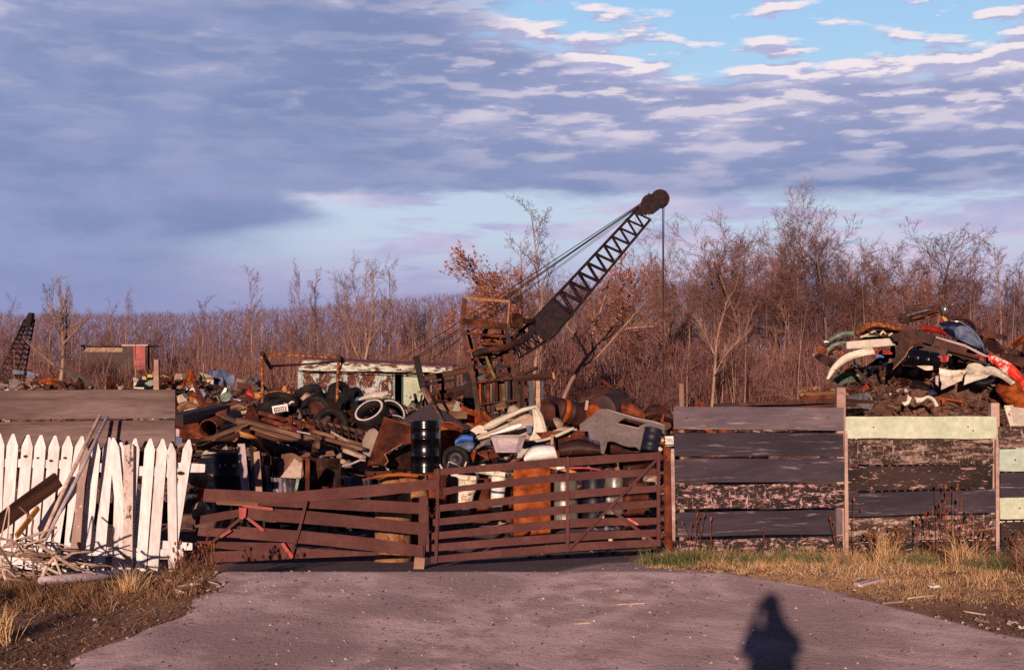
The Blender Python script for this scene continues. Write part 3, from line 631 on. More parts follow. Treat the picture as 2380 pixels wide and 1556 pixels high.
def gate_post():
    Y = 19.15; x = P(1555, 0, Y).x; zb = T(x, Y)-.3
    t = thing('gate_post', Vector((x, Y, zb+.3)), 'reddish brown steel gate post with a small white sign at its top', 'post')
    obj('tube', MB().tube([(x, Y, zb), (x-.01, Y, .6), (x-.015, Y, P(0, 1035, Y).z)], 10.5*spx(Y), 20), m['rust'], t)
    board('edge_strip', P(1566, 1256, Y-.09), P(1563, 1042, Y-.09), 8*spx(Y), .02, m['picket_bare'], t, up=(1, 0, 0))
    obj('cap', MB().tube([P(1554, 1036, Y), P(1554, 1008, Y)], 8.5*spx(Y), 16), m['dark'], t)
    for v in (1062, 1242):
        obj('hinge', MB().tube([P(1538, v, Y-.03), P(1550, v, Y-.06)], .016, 8).tube([P(1538, v-5, Y-.03), P(1538, v+7, Y-.03)], .02, 8), m['rust'], t)
    sg = thing('sign', P(1555, 1022, Y-.075), 'small white sign with dark lettering on top of the steel gate post', 'sign')
    pnl = obj('panel', MB().plate([PP((1545.5, 1013, Y-.075), (1564.5, 1012.5, Y-.075), (1566, 1031, Y-.075), (1546.5, 1031.5, Y-.075))], .006), m['white'], sg)
    cu = bpy.data.curves.new('lettering', 'FONT'); cu.body = 'DEL'; cu.size = .075; cu.align_x = 'CENTER'; cu.extrude = .001
    tmp = bpy.data.objects.new('lettering', cu); COL.objects.link(tmp)
    me = bpy.data.meshes.new_from_object(tmp.evaluated_get(bpy.context.evaluated_depsgraph_get())); bpy.data.objects.remove(tmp)
    me.materials.clear(); me.materials.append(m['dark']); o = bpy.data.objects.new('lettering', me); COL.objects.link(o)
    o.parent = pnl; o.rotation_euler = (PI/2, 0, 0); o.location = (0, -.008, -.028)
    for v in (1035,): board('lower_bar', P(1546, v, Y-.12), P(1565, v, Y-.12), .018, .006, m['galv'], sg, seg=2)
gate_post()

# ------------------------------------------------------------------ gates
def gq(x, y): return (976.1+x/3.84, 1007.1+y/3.84)
def gl(x, y): return (433.8+x/3.84, 1007.1+y/3.84)
def rail3(name, pts, Y, mat, t, th=.012, n=18, label=None):
    """pts: (u, v_top, v_bottom); a thin flat bar following them"""
    o = obj(name, band_mb([(p[0], p[1]) for p in pts], [(p[0], p[2]) for p in pts], Y, th=th, n=n, m_=1), mat, t)
    for q in o.data.polygons: q.use_smooth = False
    if label: o['label'] = label
    return o
def gates():
    Y = 19.2; t = thing('farm_gate', P(1280, 1300, Y), 'brown seven-bar gate hanging between the steel post and the middle of the drive', 'gate')
    rr = [((125, 318, 372), (1320, 213, 290), (2150, 163, 226)), ((205, 484, 532), (1310, 352, 424), (2130, 310, 370)), ((165, 636, 694), (1310, 508, 582), (2130, 460, 517)),
          ((115, 762, 822), (1310, 640, 714), (2130, 590, 652)), ((105, 882, 945), (1310, 764, 840), (2130, 748, 806)), ((105, 984, 1050), (1310, 888, 962), (2150, 850, 912)), ((97, 1094, 1155), (1310, 980, 1052), (2150, 940, 1003))]
    for r in rr:
        pts = [(gq(x, a)[0], gq(x, a)[1], gq(x, b)[1]) for x, a, b in r]; rail3('rail', pts, Y, m['gate'], t)
    for (x0, y0, x1, y1, w) in ((163, 312, 142, 1155, 28), (1318, 205, 1316, 1045, 28), (2128, 192, 2128, 1000, 30)):
        a = gq(x0, y0); b = gq(x1, y1); board('stile', P(*a, Y-.03), P(*b, Y-.03), w/3.84*spx(Y), .03, m['gate'], t, up=(1, 0, 0), wob=.001)
    for (x0, y0, x1, y1, w) in ((2120, 222, 1322, 1040, 24), (1692, 668, 2115, 985, 26)):
        a = gq(x0, y0); b = gq(x1, y1); board('brace', P(*a, Y-.062), P(*b, Y-.062), w/3.84*spx(Y), .02, m['gate'], t, wob=.001)
    a = gq(1858, 755); b = gq(1945, 812); board('tape', P(*a, Y-.08), P(*b, Y-.08), .03, .004, m['red_white'], t, seg=3)
    a = gq(215, 540); b = gq(560, 462); board('splinter', P(*a, Y-.02), P(*b, Y-.02), .035, .012, m['gate'], t, wob=.01)
    Y = 19.25; t = thing('farm_gate', P(720, 1300, Y), 'buckled brown gate with crossed sagging bars and red braces, left half of the drive', 'gate')
    rr = [((135, 490, 596), (500, 505, 618), (860, 522, 622), (1250, 490, 592), (1700, 452, 556), (2265, 405, 486)), ((140, 545, 606), (870, 575, 652), (1500, 585, 686), (2140, 618, 718)),
          ((530, 655, 764), (1100, 690, 806), (1600, 742, 850), (2150, 800, 910)), ((478, 828, 935), (1100, 872, 985), (1600, 925, 1040), (2112, 1000, 1100)),
          ((85, 835, 908), (480, 852, 930)), ((80, 740, 812), (300, 700, 775), (475, 672, 740)), ((88, 955, 1000), (500, 968, 1040), (950, 975, 1042)),
          ((205, 1052, 1150), (700, 1036, 1128), (1000, 1024, 1112), (1350, 1040, 1098), (1720, 1058, 1082))]
    for i, r in enumerate(rr):
        pts = [(gl(x, a)[0], gl(x, a)[1], gl(x, b)[1]) for x, a, b in r]; rail3('rail', pts, Y+(.02, .045, .0, -.015, .03, .035, .045, .03)[i], m['gate'], t)
    for (x0, y0, x1, y1, w, mt, nm) in ((1070, 600, 1020, 800, 26, 'gate', 'stile'), (1020, 800, 930, 1112, 26, 'gate', 'stile'), (505, 735, 165, 1020, 26, 'gate', 'brace'), (395, 858, 300, 922, 26, 'red', 'brace'),
                                        (545, 750, 690, 865, 26, 'red', 'brace'), (855, 975, 945, 1105, 30, 'red', 'brace'), (500, 640, 770, 672, 26, 'red', 'cross_bar'), (2250, 330, 2238, 640, 22, 'gate', 'stile'), (2255, 640, 2225, 1150, 20, 'gate', 'stile')):
        a = gl(x0, y0); b = gl(x1, y1); board(nm, P(*a, Y-.05), P(*b, Y-.05), w/3.84*spx(Y), .03, m[mt], t, up=(1, 0, 0) if abs(x1-x0) < abs(y1-y0) else (0, 0, 1), wob=.002)
    obj('gusset', MB().plate([[P(*gl(x, y), Y-.07) for x, y in ((468, 655), (535, 665), (528, 740), (500, 762), (470, 755))]], .012), m['red'], t)
    obj('end_plate', MB().plate([[P(*gl(x, y), Y-.01) for x, y in ((98, 488), (140, 486), (138, 592), (95, 594))]], .03), m['red'], t)
    a = gl(265, 610); b = gl(640, 632); board('splinter', P(*a, Y+.01), P(*b, Y+.01), .06, .012, m['old_wood'], t)
    # wooden meeting post
    w = thing('wooden_post', P(979, 1325, Y), 'brown painted wooden post with a bare foot where the two gates meet', 'post')
    board('timber', P(*gl(2108, 560), Y+.06), P(*gl(2095, 1105), Y+.06), 16*spx(Y), .09, m['gate'], w, up=(1, 0, 0))
    board('foot', P(*gl(2082, 1100), Y+.03), P(*gl(2072, 1220), Y+.03), 24*spx(Y), .12, m['post'], w, up=(1, 0, 0), wob=.006)
    board('side_strip', P(*gl(2140, 560), Y+.02), P(*gl(2150, 1050), Y+.02), 8*spx(Y), .03, m['gate'], w, up=(1, 0, 0))
    ch = MB()
    a = P(*gl(2150, 640), Y-.1); b = P(*gl(2235, 600), Y-.1)
    for i in range(12):
        q = i/11; c = a.lerp(b, q)+Vector((0, 0, -.18*math.sin(PI*q))); ch.lathe([(.014, -.004), (.020, 0), (.014, .004), (.010, 0)], 10, basis(c, (0, 1, .1) if i % 2 else (.6, .3, 1)), closed=True)
    one('chain', ch, m['rust'], 'rusty chain holding the two gates together', 'chain')
gates()

# ------------------------------------------------------------------ left fences
def bq(x, y): return (x/3.789, 968.4+y/3.789)
def left_fences():
    Y = 19.0; t = thing('board_fence', P(205, 1300, Y), 'grey brown board fence standing behind the white pickets on the left', 'fence')
    board('board', P(-160, 941, Y), P(408, 938, Y), 67*spx(Y), .04, m['grey_wood'], t, wob=.006, seg=30)
    board('board', P(-160, 1014, Y), P(408, 1006, Y), 62*spx(Y), .04, m['grey_wood'], t, wob=.006, seg=30)
    board('board', P(-160, 1084, Y), P(404, 1076, Y), 60*spx(Y), .04, m['dark_wood'], t, wob=.006, seg=30)
    board('board', P(-160, 1200, Y), P(404, 1190, Y), 50*spx(Y), .04, m['dark_wood'], t, wob=.006, seg=30)
    for u, v, w in ((365, 835, 11), (20, 915, 12)):
        yy = Y+.09; x = P(u, 0, yy).x; board('post', (x, yy, T(x, yy)-.3), P(u, v, yy), w*spx(yy), .07, m['post'], t, up=(1, 0, 0), wob=.01)
    for i, (u, v0, v1, w) in enumerate(((413, 996, 1014, 8), (416, 1015, 1034, 14))):
        one('paper_notice', MB().plate([PP((u-w/2, v0, Y-.03), (u+w/2, v0+1, Y-.03), (u+w/2, v1, Y-.03), (u-w/2, v1, Y-.03))], .004), m['steel_blue'] if i else m['log'],
            ('narrow faded notice at the end of the grey fence, upper one' if i == 0 else 'wider blue grey faded notice at the end of the grey fence, lower one'), 'notice')
    yb = 18.96; x = P(412, 0, yb).x
    one('fence_stake', board_mb(1.1, .05, .05), m['dark_wood'], 'dark stake at the right end of the grey fence', 'stake', None, along(Vector((x, yb+.03, -.3)), Vector((x, yb+.03, 1.5)), (1, 0, 0)))
    # picket fence
    Y = 18.7; t = thing('picket_fence', P(200, 1325, Y), 'white painted picket fence with gaps and leaning pickets on the left', 'fence')
    k = spx(Y)
    pk = [ # top x,y  bottom x,y  width  mat  (zoom units)
     (-130, 150, -190, 1330, 96, 'picket'), (0, 145, -45, 1330, 90, 'picket'), (120, 148, 40, 1330, 100, 'picket'), (252, 155, 150, 1340, 98, 'picket'), (366, 158, 270, 1340, 98, 'picket'), (490, 163, 375, 1350, 96, 'picket'),
     (606, 167, 500, 1350, 96, 'picket'), (727, 168, 540, 1360, 96, 'picket'), (850, 200, 745, 1365, 92, 'picket'), (965, 180, 870, 1350, 96, 'picket'), (1068, 222, 1030, 1360, 88, 'picket'),
     (1195, 188, 1105, 1390, 88, 'picket'), (1328, 190, 1240, 1370, 92, 'picket'), (1436, 192, 1345, 1350, 92, 'picket')]
    def picket(tx, ty, bx, by, w, mt, par, yy, pointed=True, label=None):
        a = P(*bq(tx, ty), yy); b = P(*bq(bx, by), yy); L = (a-b).length; ww = w/3.789*spx(yy)/2; h = ww*2.1
        out = [(-ww, 0), (ww, 0), (ww, L-h), (ww*.22, L), (-ww*.22, L), (-ww, L-h)] if pointed else [(-ww, 0), (ww, 0), (ww*.96, L*.98), (ww*.3, L), (-ww*.5, L*.985), (-ww, L*.99)]
        s = MB().plate([[Vector((x, 0, z)) for x, z in out]], .022)
        z = (a-b).normalized(); y = Vector((0, 1, 0)); x = y.cross(z).normalized(); y = z.cross(x)
        Mx = Matrix((x, y, z)).transposed().to_4x4(); Mx.translation = b
        return obj('picket', s, m[mt], par, Mx) if par else one('loose_picket', s, m[mt], label, 'picket', None, Mx)
    for q in pk: picket(*q, t, Y-.035)
    for (x0, y0, x1, y1, w, yo) in ((-180, 395, 640, 420, 72, 0), (560, 425, 1190, 462, 78, 0), (1180, 472, 1600, 496, 86, .01), (-180, 1150, 640, 1180, 72, 0), (600, 1176, 1300, 1196, 80, 0), (1268, 1205, 1615, 1208, 84, .01)):
        board('rail', P(*bq(x0, y0), Y+yo), P(*bq(x1, y1), Y+yo), w/3.789*k, .035, m['picket'], t, wob=.006)
    for (x0, y0, x1, y1, w, yo) in ((1560, 440, 1808, 452, 78, .05), (1395, 1125, 1695, 1140, 72, .05)):
        board('broken_rail_end', P(*bq(x0, y0), Y+yo), P(*bq(x1, y1), Y+yo), w/3.789*k, .03, m['picket'], t, wob=.02)
    picket(1510, 228, 1525, 1366, 78, 'picket', t, Y-.04)
    picket(1668, 198, 1530, 1090, 84, 'picket', t, Y-.005)
    picket(1000, 182, 1110, 1330, 84, 'picket', None, Y-.10, label='loose white picket leaning left across its neighbours, left of the peeling stake')
    picket(760, 265, 650, 1330, 86, 'picket_bare', None, Y-.09, label='greyish bare picket leaning beside the two long poles')
    picket(1136, 232, 1122, 1365, 86, 'picket_peel', None, Y-.13, False, label='flat-topped grey stake with peeling white paint in front of the pickets')
    picket(1200, 640, 1215, 1365, 100, 'picket', None, Y+.12, False, label='shaded white board standing behind the pickets near the peeling stake')
    for i, (x, y, sx) in enumerate(((225, 345, 26), (335, 360, 18), (450, 385, 22), (575, 360, 22), (1590, 495, 36))):   # torn holes and knots
        c = bq(x, y); l = [P(c[0]+math.cos(a)*sx/5.2*(1+.3*R.random()), c[1]+math.sin(a)*sx/9*(1+.4*R.random()), Y-.050) for a in [j*PI/4 for j in range(8)]]
        obj('bare_patch', MB().plate([l], .004), m['dark_wood'], t)
    # the two long poles, brown plank, log
    one('pole', MB().tube(PP((*bq(345, 1120), 17.5), (*bq(600, 560), 18.1), (*bq(878, -10), 18.62)), .025, 10), m['stick'], 'left one of two long pale poles leaning on the pickets', 'pole')
    one('pole', MB().tube(PP((*bq(375, 1130), 17.4), (*bq(700, 500), 18.05), (*bq(945, -5), 18.6)), .024, 10), m['log'], 'right one of two long pale poles leaning on the pickets', 'pole')
    board('plank', P(*bq(-60, 990), 17.5), P(*bq(510, 545), 18.2), 150/3.789*spx(17.8)*.95, .05, m['dark_wood'], None, label='wide brown plank leaning on the pickets above the branch pile', cat='plank', wob=.02)
    board('plank', P(*bq(140, 1050), 17.3), P(*bq(330, 800), 17.7), .06, .03, m['ochre'], None, label='short yellow tan stick lying on the wide brown plank', cat='stick', wob=.02)
    one('log', MB().tube([G(95, 1364)+Vector((0, 0, .06)), G(205, 1354)+Vector((0, 0, .07)), G(322, 1344)+Vector((0, 0, .08))], [.062, .055, .045], 14), m['log'], 'long pale grey log lying in front of the pickets', 'log')
left_fences()
def branches():
    gx = 0
    for i in range(74):
        u0 = R.uniform(-30, 150); v0 = R.uniform(1225, 1372); Y = R.uniform(16.4, 17.9)
        ln = R.uniform(50, 170); a = R.gauss(.12, .42)
        if R.random() < .22: a += 1.1*R.choice((-1, 1))
        u1 = u0+ln*math.cos(a); v1 = v0+ln*math.sin(a)*.55
        lim = 1235+(max(u0, u1, 0))*.30
        if v1 < lim-25 or v0 < lim-30: v0 = max(v0, lim); v1 = max(v1, lim+8)
        if u1 > 300: u1 = 300
        v0 = min(v0, 1374); v1 = min(v1, 1376)
        A = P(u0, v0, Y); B = P(u1, v1, Y+R.uniform(-.3, .3)); C = (A+B)/2+rv(.035)
        A.z = max(A.z, T(A.x, A.y)+.02); B.z = max(B.z, T(B.x, B.y)+.02)
        pts = cat_rom([A, A.lerp(C, .5)+rv(.015), C, B], 8); r = R.choice((.009, .014, .018, .026))
        s = MB().tube(pts, [r*(1-.5*k/8) for k in range(9)], 7)
        if R.random() < .4:
            q = pts[4]; s.tube([q, q+(B-A)*.18+rv(.09)+Vector((0, 0, .06))], [r*.6, r*.3], 5)
        dk = R.random() < .35
        zn = 'at the left edge of the pile' if u0 < 25 else ('in the middle of the pile' if u0 < 95 else 'at the right end of the pile by the log'); th = 'thin' if r < .012 else ('thick' if r > .02 else 'medium'); cl = 'brown' if dk else 'bleached grey'
        one('branch', s, m['stick_dark' if dk else 'stick'], '%s %s dead branch %s' % (th, cl, zn), 'branch', '%s %s branches %s' % (th, cl, zn))
    sp = [([(60, 1130), (80, 900), (75, 780), (10, 1060)], .012, 'thin upright grey twig at the left of the branch pile'), ([(300, 1460), (290, 1250), (280, 1000), (290, 900), (215, 830), (170, 790)], .016, 'curved dark branch standing up in the pile'),
          ([(370, 1440), (400, 1330), (470, 1240), (480, 1180)], .024, 'forked grey branch arching up in the branch pile'), ([(540, 1390), (500, 1290), (470, 1220)], .018, 'stubby grey branch beside the arching fork'),
          ([(300, 1090), (450, 1190), (620, 1300), (850, 1385)], .026, 'long bowed branch sloping down to the log'), ([(0, 1160), (150, 1090), (300, 1040), (500, 970)], .02, 'long light branch rising right over the brown plank foot'),
          ([(800, 1320), (870, 1305), (980, 1315), (1040, 1370)], .012, 'dark hoop of twig at the foot of the pickets'), ([(75, 1500), (20, 1330), (5, 1230)], .02, 'thick grey branch end at the left frame edge')]
    for pts, r, lb in sp:
        q = cat_rom([P(*bq(x, y), 16.6) for x, y in pts], 12); one('branch', MB().tube(q, [r*(1-.3*k/12) for k in range(13)], 8), m['stick_dark' if 'dark' in lb else 'stick'], lb, 'branch')
branches()
# ------------------------------------------------------------------ yard heaps
def cC(x, y): return (387.4+x/4.016, 774.7+y/4.016)
def cD(x, y): return (774.7+x/5.021, 813.4+y/5.021)
def cE(x, y): return (1045.9+x/4.389, 890.9+y/4.389)
def c5(x, y): return (1038.1+x/7.681, 1069.1+y/7.681)
def c6(x, y): return (1348+x/7.725, 929.7+y/7.725)
def cR(x, y): return (1859.3+x/4.572, 681.8+y/4.572)
def cA(x, y): return (x/4.25, 805.7+y/4.25)             # far-left strip
def cH(x, y): return (929.7+x/4.464, 658.5+y/4.464)
def cG(x, y): return gl(x, y)
H1 = mound('ground_mound', [(-4.6, 31, 4.2, 4.5, 1.55), (-1.0, 32, 4.5, 5, 1.5), (1.6, 31.5, 3.2, 4.2, 1.35), (-8.5, 33, 4, 6, 1.9), (3.6, 33, 3, 4.5, 1.3), (-2.5, 38, 9, 5, 1.8)], m['dirt'], -13, 7.5, 25.5, 44, .28)
def Hc(x, y): return T(x, y)+H1(x, y)
def debris(name, label, n, region, size, mat, H, lift=.05, kind='stuff', rod_p=.35, cat='debris'):
    s = MB()
    for i in range(n):
        x = R.uniform(region[0], region[1]); y = R.uniform(region[2], region[3]); z = H(x, y)
        if z is None or z < T(x, y)+.02 and R.random() < .7: continue
        c = Vector((x, y, z+R.uniform(-.02, lift))); q = R.random(); sz = size*R.choice((.4, .6, .8, 1, 1.5))
        rot = Matrix.Rotation(R.uniform(0, PI), 4, 'Z') @ Matrix.Rotation(R.gauss(.3, .5), 4, 'X') @ Matrix.Rotation(R.gauss(0, .4), 4, 'Y'); rot.translation = c
        if q < rod_p:
            a = sz*R.uniform(.8, 2.6); s.box((0, 0, 0), (a, .02+sz*.06, .015+sz*.05), rot)
        elif q < .95:
            a = sz*R.uniform(.4, 1.1); b = sz*R.uniform(.2, .8); k = sz*R.gauss(0, .25)
            vs = [(-a/2, -b/2, 0), (0, -b/2+R.uniform(-.1, .1)*b, k), (a/2, -b/2, k*R.uniform(-.4, 1)), (-a/2, b/2, k*.5), (0, b/2, k*.9), (a/2, b/2*R.uniform(.5, 1.2), 0)]
            vs += [(p[0], p[1], p[2]-.012) for p in vs]
            s.add(vs, [(0, 1, 4, 3), (1, 2, 5, 4), (6, 9, 10, 7), (7, 10, 11, 8), (0, 6, 7, 1), (1, 7, 8, 2), (2, 8, 11, 5), (5, 11, 10, 4), (4, 10, 9, 3), (3, 9, 6, 0)], False, rot)
        else: s.box((0, 0, 0), (sz*R.uniform(.2, .6), sz*R.uniform(.2, .5), sz*R.uniform(.15, .4)), rot)
    o = obj(name, s, mat, org=(region[0], region[2], 0)); return tag(o, label, cat, None, kind)
debris('scrap_debris', 'small tangled scrap pieces covering the heap behind the gates', 4200, (-12.5, 7.2, 25.8, 42), .38, m['chips'], Hc, .16)
def surface_at(Hf, x): return Hf

KINDS = {}
def filler(n, region, Hf, where, size=(.5, 1.4), Mset=('rust', 'rust_dark', 'rust', 'brown_drum', 'old_wood', 'dark_wood'), lift=.12):
    """mid-size scrap pieces, each an object"""
    for i in range(n):
        x = R.uniform(region[0], region[1]); y = R.uniform(region[2], region[3]); c = Vector((x, y, Hf(x, y)+R.uniform(0, lift)))
        if c.z < T(x, y)+.1: continue
        q = R.random(); L = R.uniform(*size); d = Vector((R.uniform(-1, 1), R.uniform(-.5, .5), R.gauss(0, .3))).normalized(); mt = R.choice(Mset)
        desc = {'rust': 'rusty', 'rust_dark': 'dark rusty', 'brown_drum': 'brown', 'old_wood': 'weathered wooden', 'dark_wood': 'dark wooden', 'cream': 'cream painted', 'white_rust': 'rust-stained white', 'steel_blue': 'grey blue', 'red': 'red', 'grey_panel': 'grey', 'greenish': 'grey green', 'rust_orange': 'orange rusty', 'navy': 'dark blue', 'beige': 'beige', 'concrete': 'pale'}[mt]
        if 'wood' in mt:
            board('plank', c-d*L/2, c+d*L/2, R.uniform(.08, .2), .035, m[mt], None, wob=.012, label='%s plank lying %s' % (desc, where), cat='plank', group='%s planks %s' % (desc, where)); continue
        if q < .12:
            one('pipe', MB().tube([c-d*L/2, c+rv(.05), c+d*L/2], R.uniform(.02, .06), 8), m[mt], '%s bent pipe lying %s' % (desc, where), 'pipe', '%s pipes %s' % (desc, where))
        elif q < .36:
            board('steel_bar', c-d*L/2, c+d*L/2, R.uniform(.06, .14), .05, m[mt], None, wob=.03, label='%s steel bar %s' % (desc, where), cat='steel bar', group='%s bars %s' % (desc, where))
        else:
            w = L*R.uniform(.35, .8); up = Vector((R.gauss(0, .4), R.gauss(-.5, .5), 1)).normalized(); sd = R.random()*90; bd = R.uniform(.05, .3)*L; cr = R.uniform(.03, .12)
            fn = lambda a, b: c+d*(a-.5)*L+up*(b-.4)*w*(1-.9*noise.noise(Vector((a*2.6, sd, 0))))+Vector((0, -1, .3))*(bd*math.sin(PI*a)*(b-.2)+cr*1.6*(1-2.5*abs(noise.noise(Vector((a*2.2, b*2.2, sd))))))
            one('bent_sheet', MB().surf(fn, 8, 4, .012, False), m[mt], '%s bent metal sheet %s' % (desc, where), 'scrap metal', '%s sheets %s' % (desc, where))
filler(34, (-9.5, -2.5, 27.5, 37), Hc, 'in the heap behind the left gate')
filler(30, (-2.5, 6.0, 28.5, 37), Hc, 'in the heap behind the right gate', Mset=('rust', 'rust_dark', 'rust', 'brown_drum', 'cream', 'old_wood', 'steel_blue', 'rust_orange'))
filler(40, (-13, 0, 36, 46), Hc, 'in the middle of the yard', Mset=('rust', 'rust_dark', 'navy', 'grey_panel', 'concrete', 'old_wood', 'brown_drum', 'greenish'), size=(.5, 1.2))

def wires(n, region, Hf, where, L=(.5, 1.6), mts=('rust', 'rust_dark', 'cable', 'rust_pale', 'old_wood')):
    for i in range(n):
        x = R.uniform(region[0], region[1]); y = R.uniform(region[2], region[3]); c = Vector((x, y, Hf(x, y)+R.uniform(.02, .28)))
        if c.z < T(x, y)+.15: continue
        a = R.uniform(0, PI); l = R.uniform(*L); d = Vector((math.cos(a), .4*math.sin(a), R.gauss(.05, .35))); mt = R.choice(mts); k = R.uniform(.03, .25)*l
        pts = cat_rom([c-d*l/2, c-d*l/6+rv(k), c+d*l/6+rv(k), c+d*l/2], 9); desc = {'rust': 'rusty', 'rust_dark': 'dark rusty', 'cable': 'blackish', 'rust_pale': 'pale rusty', 'old_wood': 'greyish'}[mt]
        one('bent_rod', MB().tube(pts, R.uniform(.008, .02), 5), m[mt], '%s thin bent rod %s' % (desc, where), 'rod', '%s rods %s' % (desc, where))
wires(60, (-9., -1.5, 27., 35), Hc, 'in the heap behind the left gate')
wires(45, (-1.5, 5.5, 28.5, 35), Hc, 'in the heap behind the right gate')
filler(26, (-9.0, -1.5, 26.8, 33), Hc, 'near the front of the left gate heap', Mset=('old_wood', 'rust_orange', 'beige', 'rust', 'old_wood', 'rust_dark', 'grey_panel', 'cream'), size=(.3, .9), lift=.3)
filler(24, (-1.5, 5.5, 27.8, 33), Hc, 'near the front of the right gate heap', Mset=('old_wood', 'rust_orange', 'beige', 'rust', 'greenish', 'rust_dark', 'grey_panel', 'cream'), size=(.3, .9), lift=.3)
debris('yard_debris', 'scattered dark scrap bits on the shaded yard floor behind the gates', 420, (-3.6, 4.2, 21.8, 27), .12, m['chips'], lambda x, y: T(x, y)+.03, .02)
def left_junk():
    w = ' behind the left gate'
    board('steel_beam', P(407, 976, 25.5), P(519, 951, 29), .20, .30, m['rust_dark'], None, label='long dark rusty channel beam rising beside the grey fence', cat='beam', wob=.01)
    pipe(P(484, 996, 25.6), P(545, 970, 29.8), .172, m['rust'], 'large open rusty pipe in the heap beside the grey fence')
    pipe(P(508, 995, 25.4), P(566, 984, 28.5), .045, m['rust_dark'], 'small hollow pipe beside the mouth of the large rusty pipe')
    band('bent_sheet', [(412, 985), (450, 980), (500, 960), (530, 950)], [(414, 1020), (450, 1018), (480, 1018), (520, 1010)], 27.5, m['rust'], 'brown rusty sheet under the long channel beam', bulge=.15, crumple=.1)
    for a, b, h, t, mt, lb in (((554, 977, 26.2), (738, 1024, 24.9), .115, .12, 'old_wood', 'thick weathered timber, uppermost of the sloping stack'), ((560, 988, 26.0), (735, 1036, 24.8), .10, .16, 'old_wood', 'second weathered timber under the uppermost one'),
                              ((575, 1000, 25.8), (736, 1046, 24.7), .07, .10, 'dark_wood', 'dark timber at the bottom of the sloping stack'), ((462, 1030, 25.0), (573, 985, 25.6), .055, .12, 'old_wood', 'weathered board sloping down left from the timber stack'),
                              ((470, 1040, 24.9), (578, 1000, 25.4), .075, .12, 'dark_wood', 'dark board under the one sloping down left'), ((512, 963, 27), (556, 982, 26.4), .05, .1, 'old_wood', 'short pale board end above the timber stack'),
                              ((726, 1012, 26.4), (846, 1042, 25.9), .06, .1, 'old_wood', 'long thin board right of the timber stack'), ((757, 1020, 26.6), (842, 1060, 25.8), .06, .09, 'old_wood', 'thin board below the long thin board'),
                              ((800, 1045, 26), (846, 1062, 25.6), .07, .08, 'stick', 'short pale timber end below the rusty angled panel'), ((486, 1046, 24.8), (560, 1050, 24.8), .045, .1, 'old_wood', 'horizontal pale batten above the dark tank'),
                              ((508, 1050, 24.7), (556, 1049, 24.6), .03, .08, 'ochre', 'thin yellowish lath above the dark tank'), ((458, 1040, 24.9), (500, 1046, 24.9), .05, .1, 'rust_orange', 'orange brown slab end beside the pickets')):
        board('timber', P(*a), P(*b), h, t, m[mt], None, wob=.012, label=lb, cat='timber')
    band('curved_sheet', [(557, 1001), (580, 1007), (600, 1018), (618, 1033), (627, 1056)], [(558, 1008), (578, 1020), (596, 1031), (612, 1044), (626, 1057)], 24.7, m['ochre'], 'curved ochre yellow sheet under the timber stack', bulge=.03)
    band('curved_sheet', [(606, 1015), (630, 1024), (662, 1034), (690, 1036)], [(626, 1056), (640, 1064), (660, 1066), (690, 1050)], 24.75, m['brown_drum'], 'dark curved belly plate right of the ochre sheet', bulge=.10)
    # upright boards, dark tank
    board('plank', P(576, 1200, 20.9), P(561, 1031, 21.2), .112, .04, m['log'], None, up=(1, 0, 0), label='tall grey upright board in front of the dark tank', cat='plank')
    board('plank', P(595, 1200, 21.0), P(584, 1036, 21.3), .045, .04, m['black'], None, up=(1, 0, 0), label='narrow black upright bar between two grey boards', cat='bar')
    board('plank', P(606, 1200, 21.0), P(596, 1050, 21.3), .10, .04, m['post'], None, up=(1, 0, 0), label='shorter upright board right of the black bar', cat='plank')
    drum(P(528, 1200, 21.6), (0.02, 0, 1), .222, .96, m['navy'], 'dark purple tank standing behind the left gate near the pickets', lid='closed')
    drum(P(592, 1200, 22.0), (0, 0.03, 1), .23, .80, m['brown_drum'], 'brown drum half hidden behind the upright boards')
    one('concrete_lump', MB().lathe([(.001, -.16), (.13, -.12), (.17, 0), (.12, .13), (.001, .16)], 12, basis(P(464, 1106, 21), (.2, -.4, 1)), wob=.5), m['concrete'], 'pale crumbling lump beside the broken picket rail', 'rubble')
    one('concrete_lump', MB().lathe([(.001, -.14), (.12, -.1), (.15, 0), (.1, .11), (.001, .14)], 12, basis(P(470, 1190, 20.6), (.5, -.4, 1)), wob=.5), m['concrete'], 'lower pale lump seen through the left end of the gate', 'rubble')
    for a, b, mt, lb in (((480, 1103), (512, 1130), 'red', 'red painted bar leaning down behind the left gate'), ((476, 1100), (496, 1112), 'ochre', 'yellow tan stub above the leaning red bar')):
        board('bar', P(*a, 23), P(*b, 22.8), .05, .03, m[mt], None, label=lb, cat='bar')
    band('torn_sheet', [(686, 1064), (703, 1076)], [(653, 1108), (700, 1111)], 21.4, m['beige'], 'pale triangular sheet standing behind the left gate', crumple=.05, th=.01)
    band('torn_sheet', [(690, 1108), (697, 1110)], [(684, 1142), (690, 1144)], 21.35, m['greenish'], 'thin pale strip hanging below the pale triangular sheet')
    board('marker_post', P(713, 1200, 20.9), P(716, 1064, 20.9), .06, .05, m['rust'], None, up=(1, 0, 0), label='upright reddish post right of the pale triangular sheet', cat='post')
    band('bent_sheet', [(600, 1060), (625, 1058), (650, 1062)], [(598, 1190), (625, 1200), (655, 1190)], 22.3, m['rust_dark'], 'very dark bent sheet between the upright boards and pale sheet', bulge=.2, crumple=.1)
    band('bent_sheet', [(655, 1055), (682, 1052), (706, 1062)], [(650, 1180), (680, 1190), (716, 1180)], 22.4, m['old_wood'], 'rough brown slab behind the pale triangular sheet', bulge=.1, crumple=.12)
    band('bent_sheet', [(716, 1066), (750, 1062), (790, 1064)], [(716, 1190), (750, 1200), (800, 1190)], 23.0, m['rust_dark'], 'dark sheet wall behind the reddish post', crumple=.14)
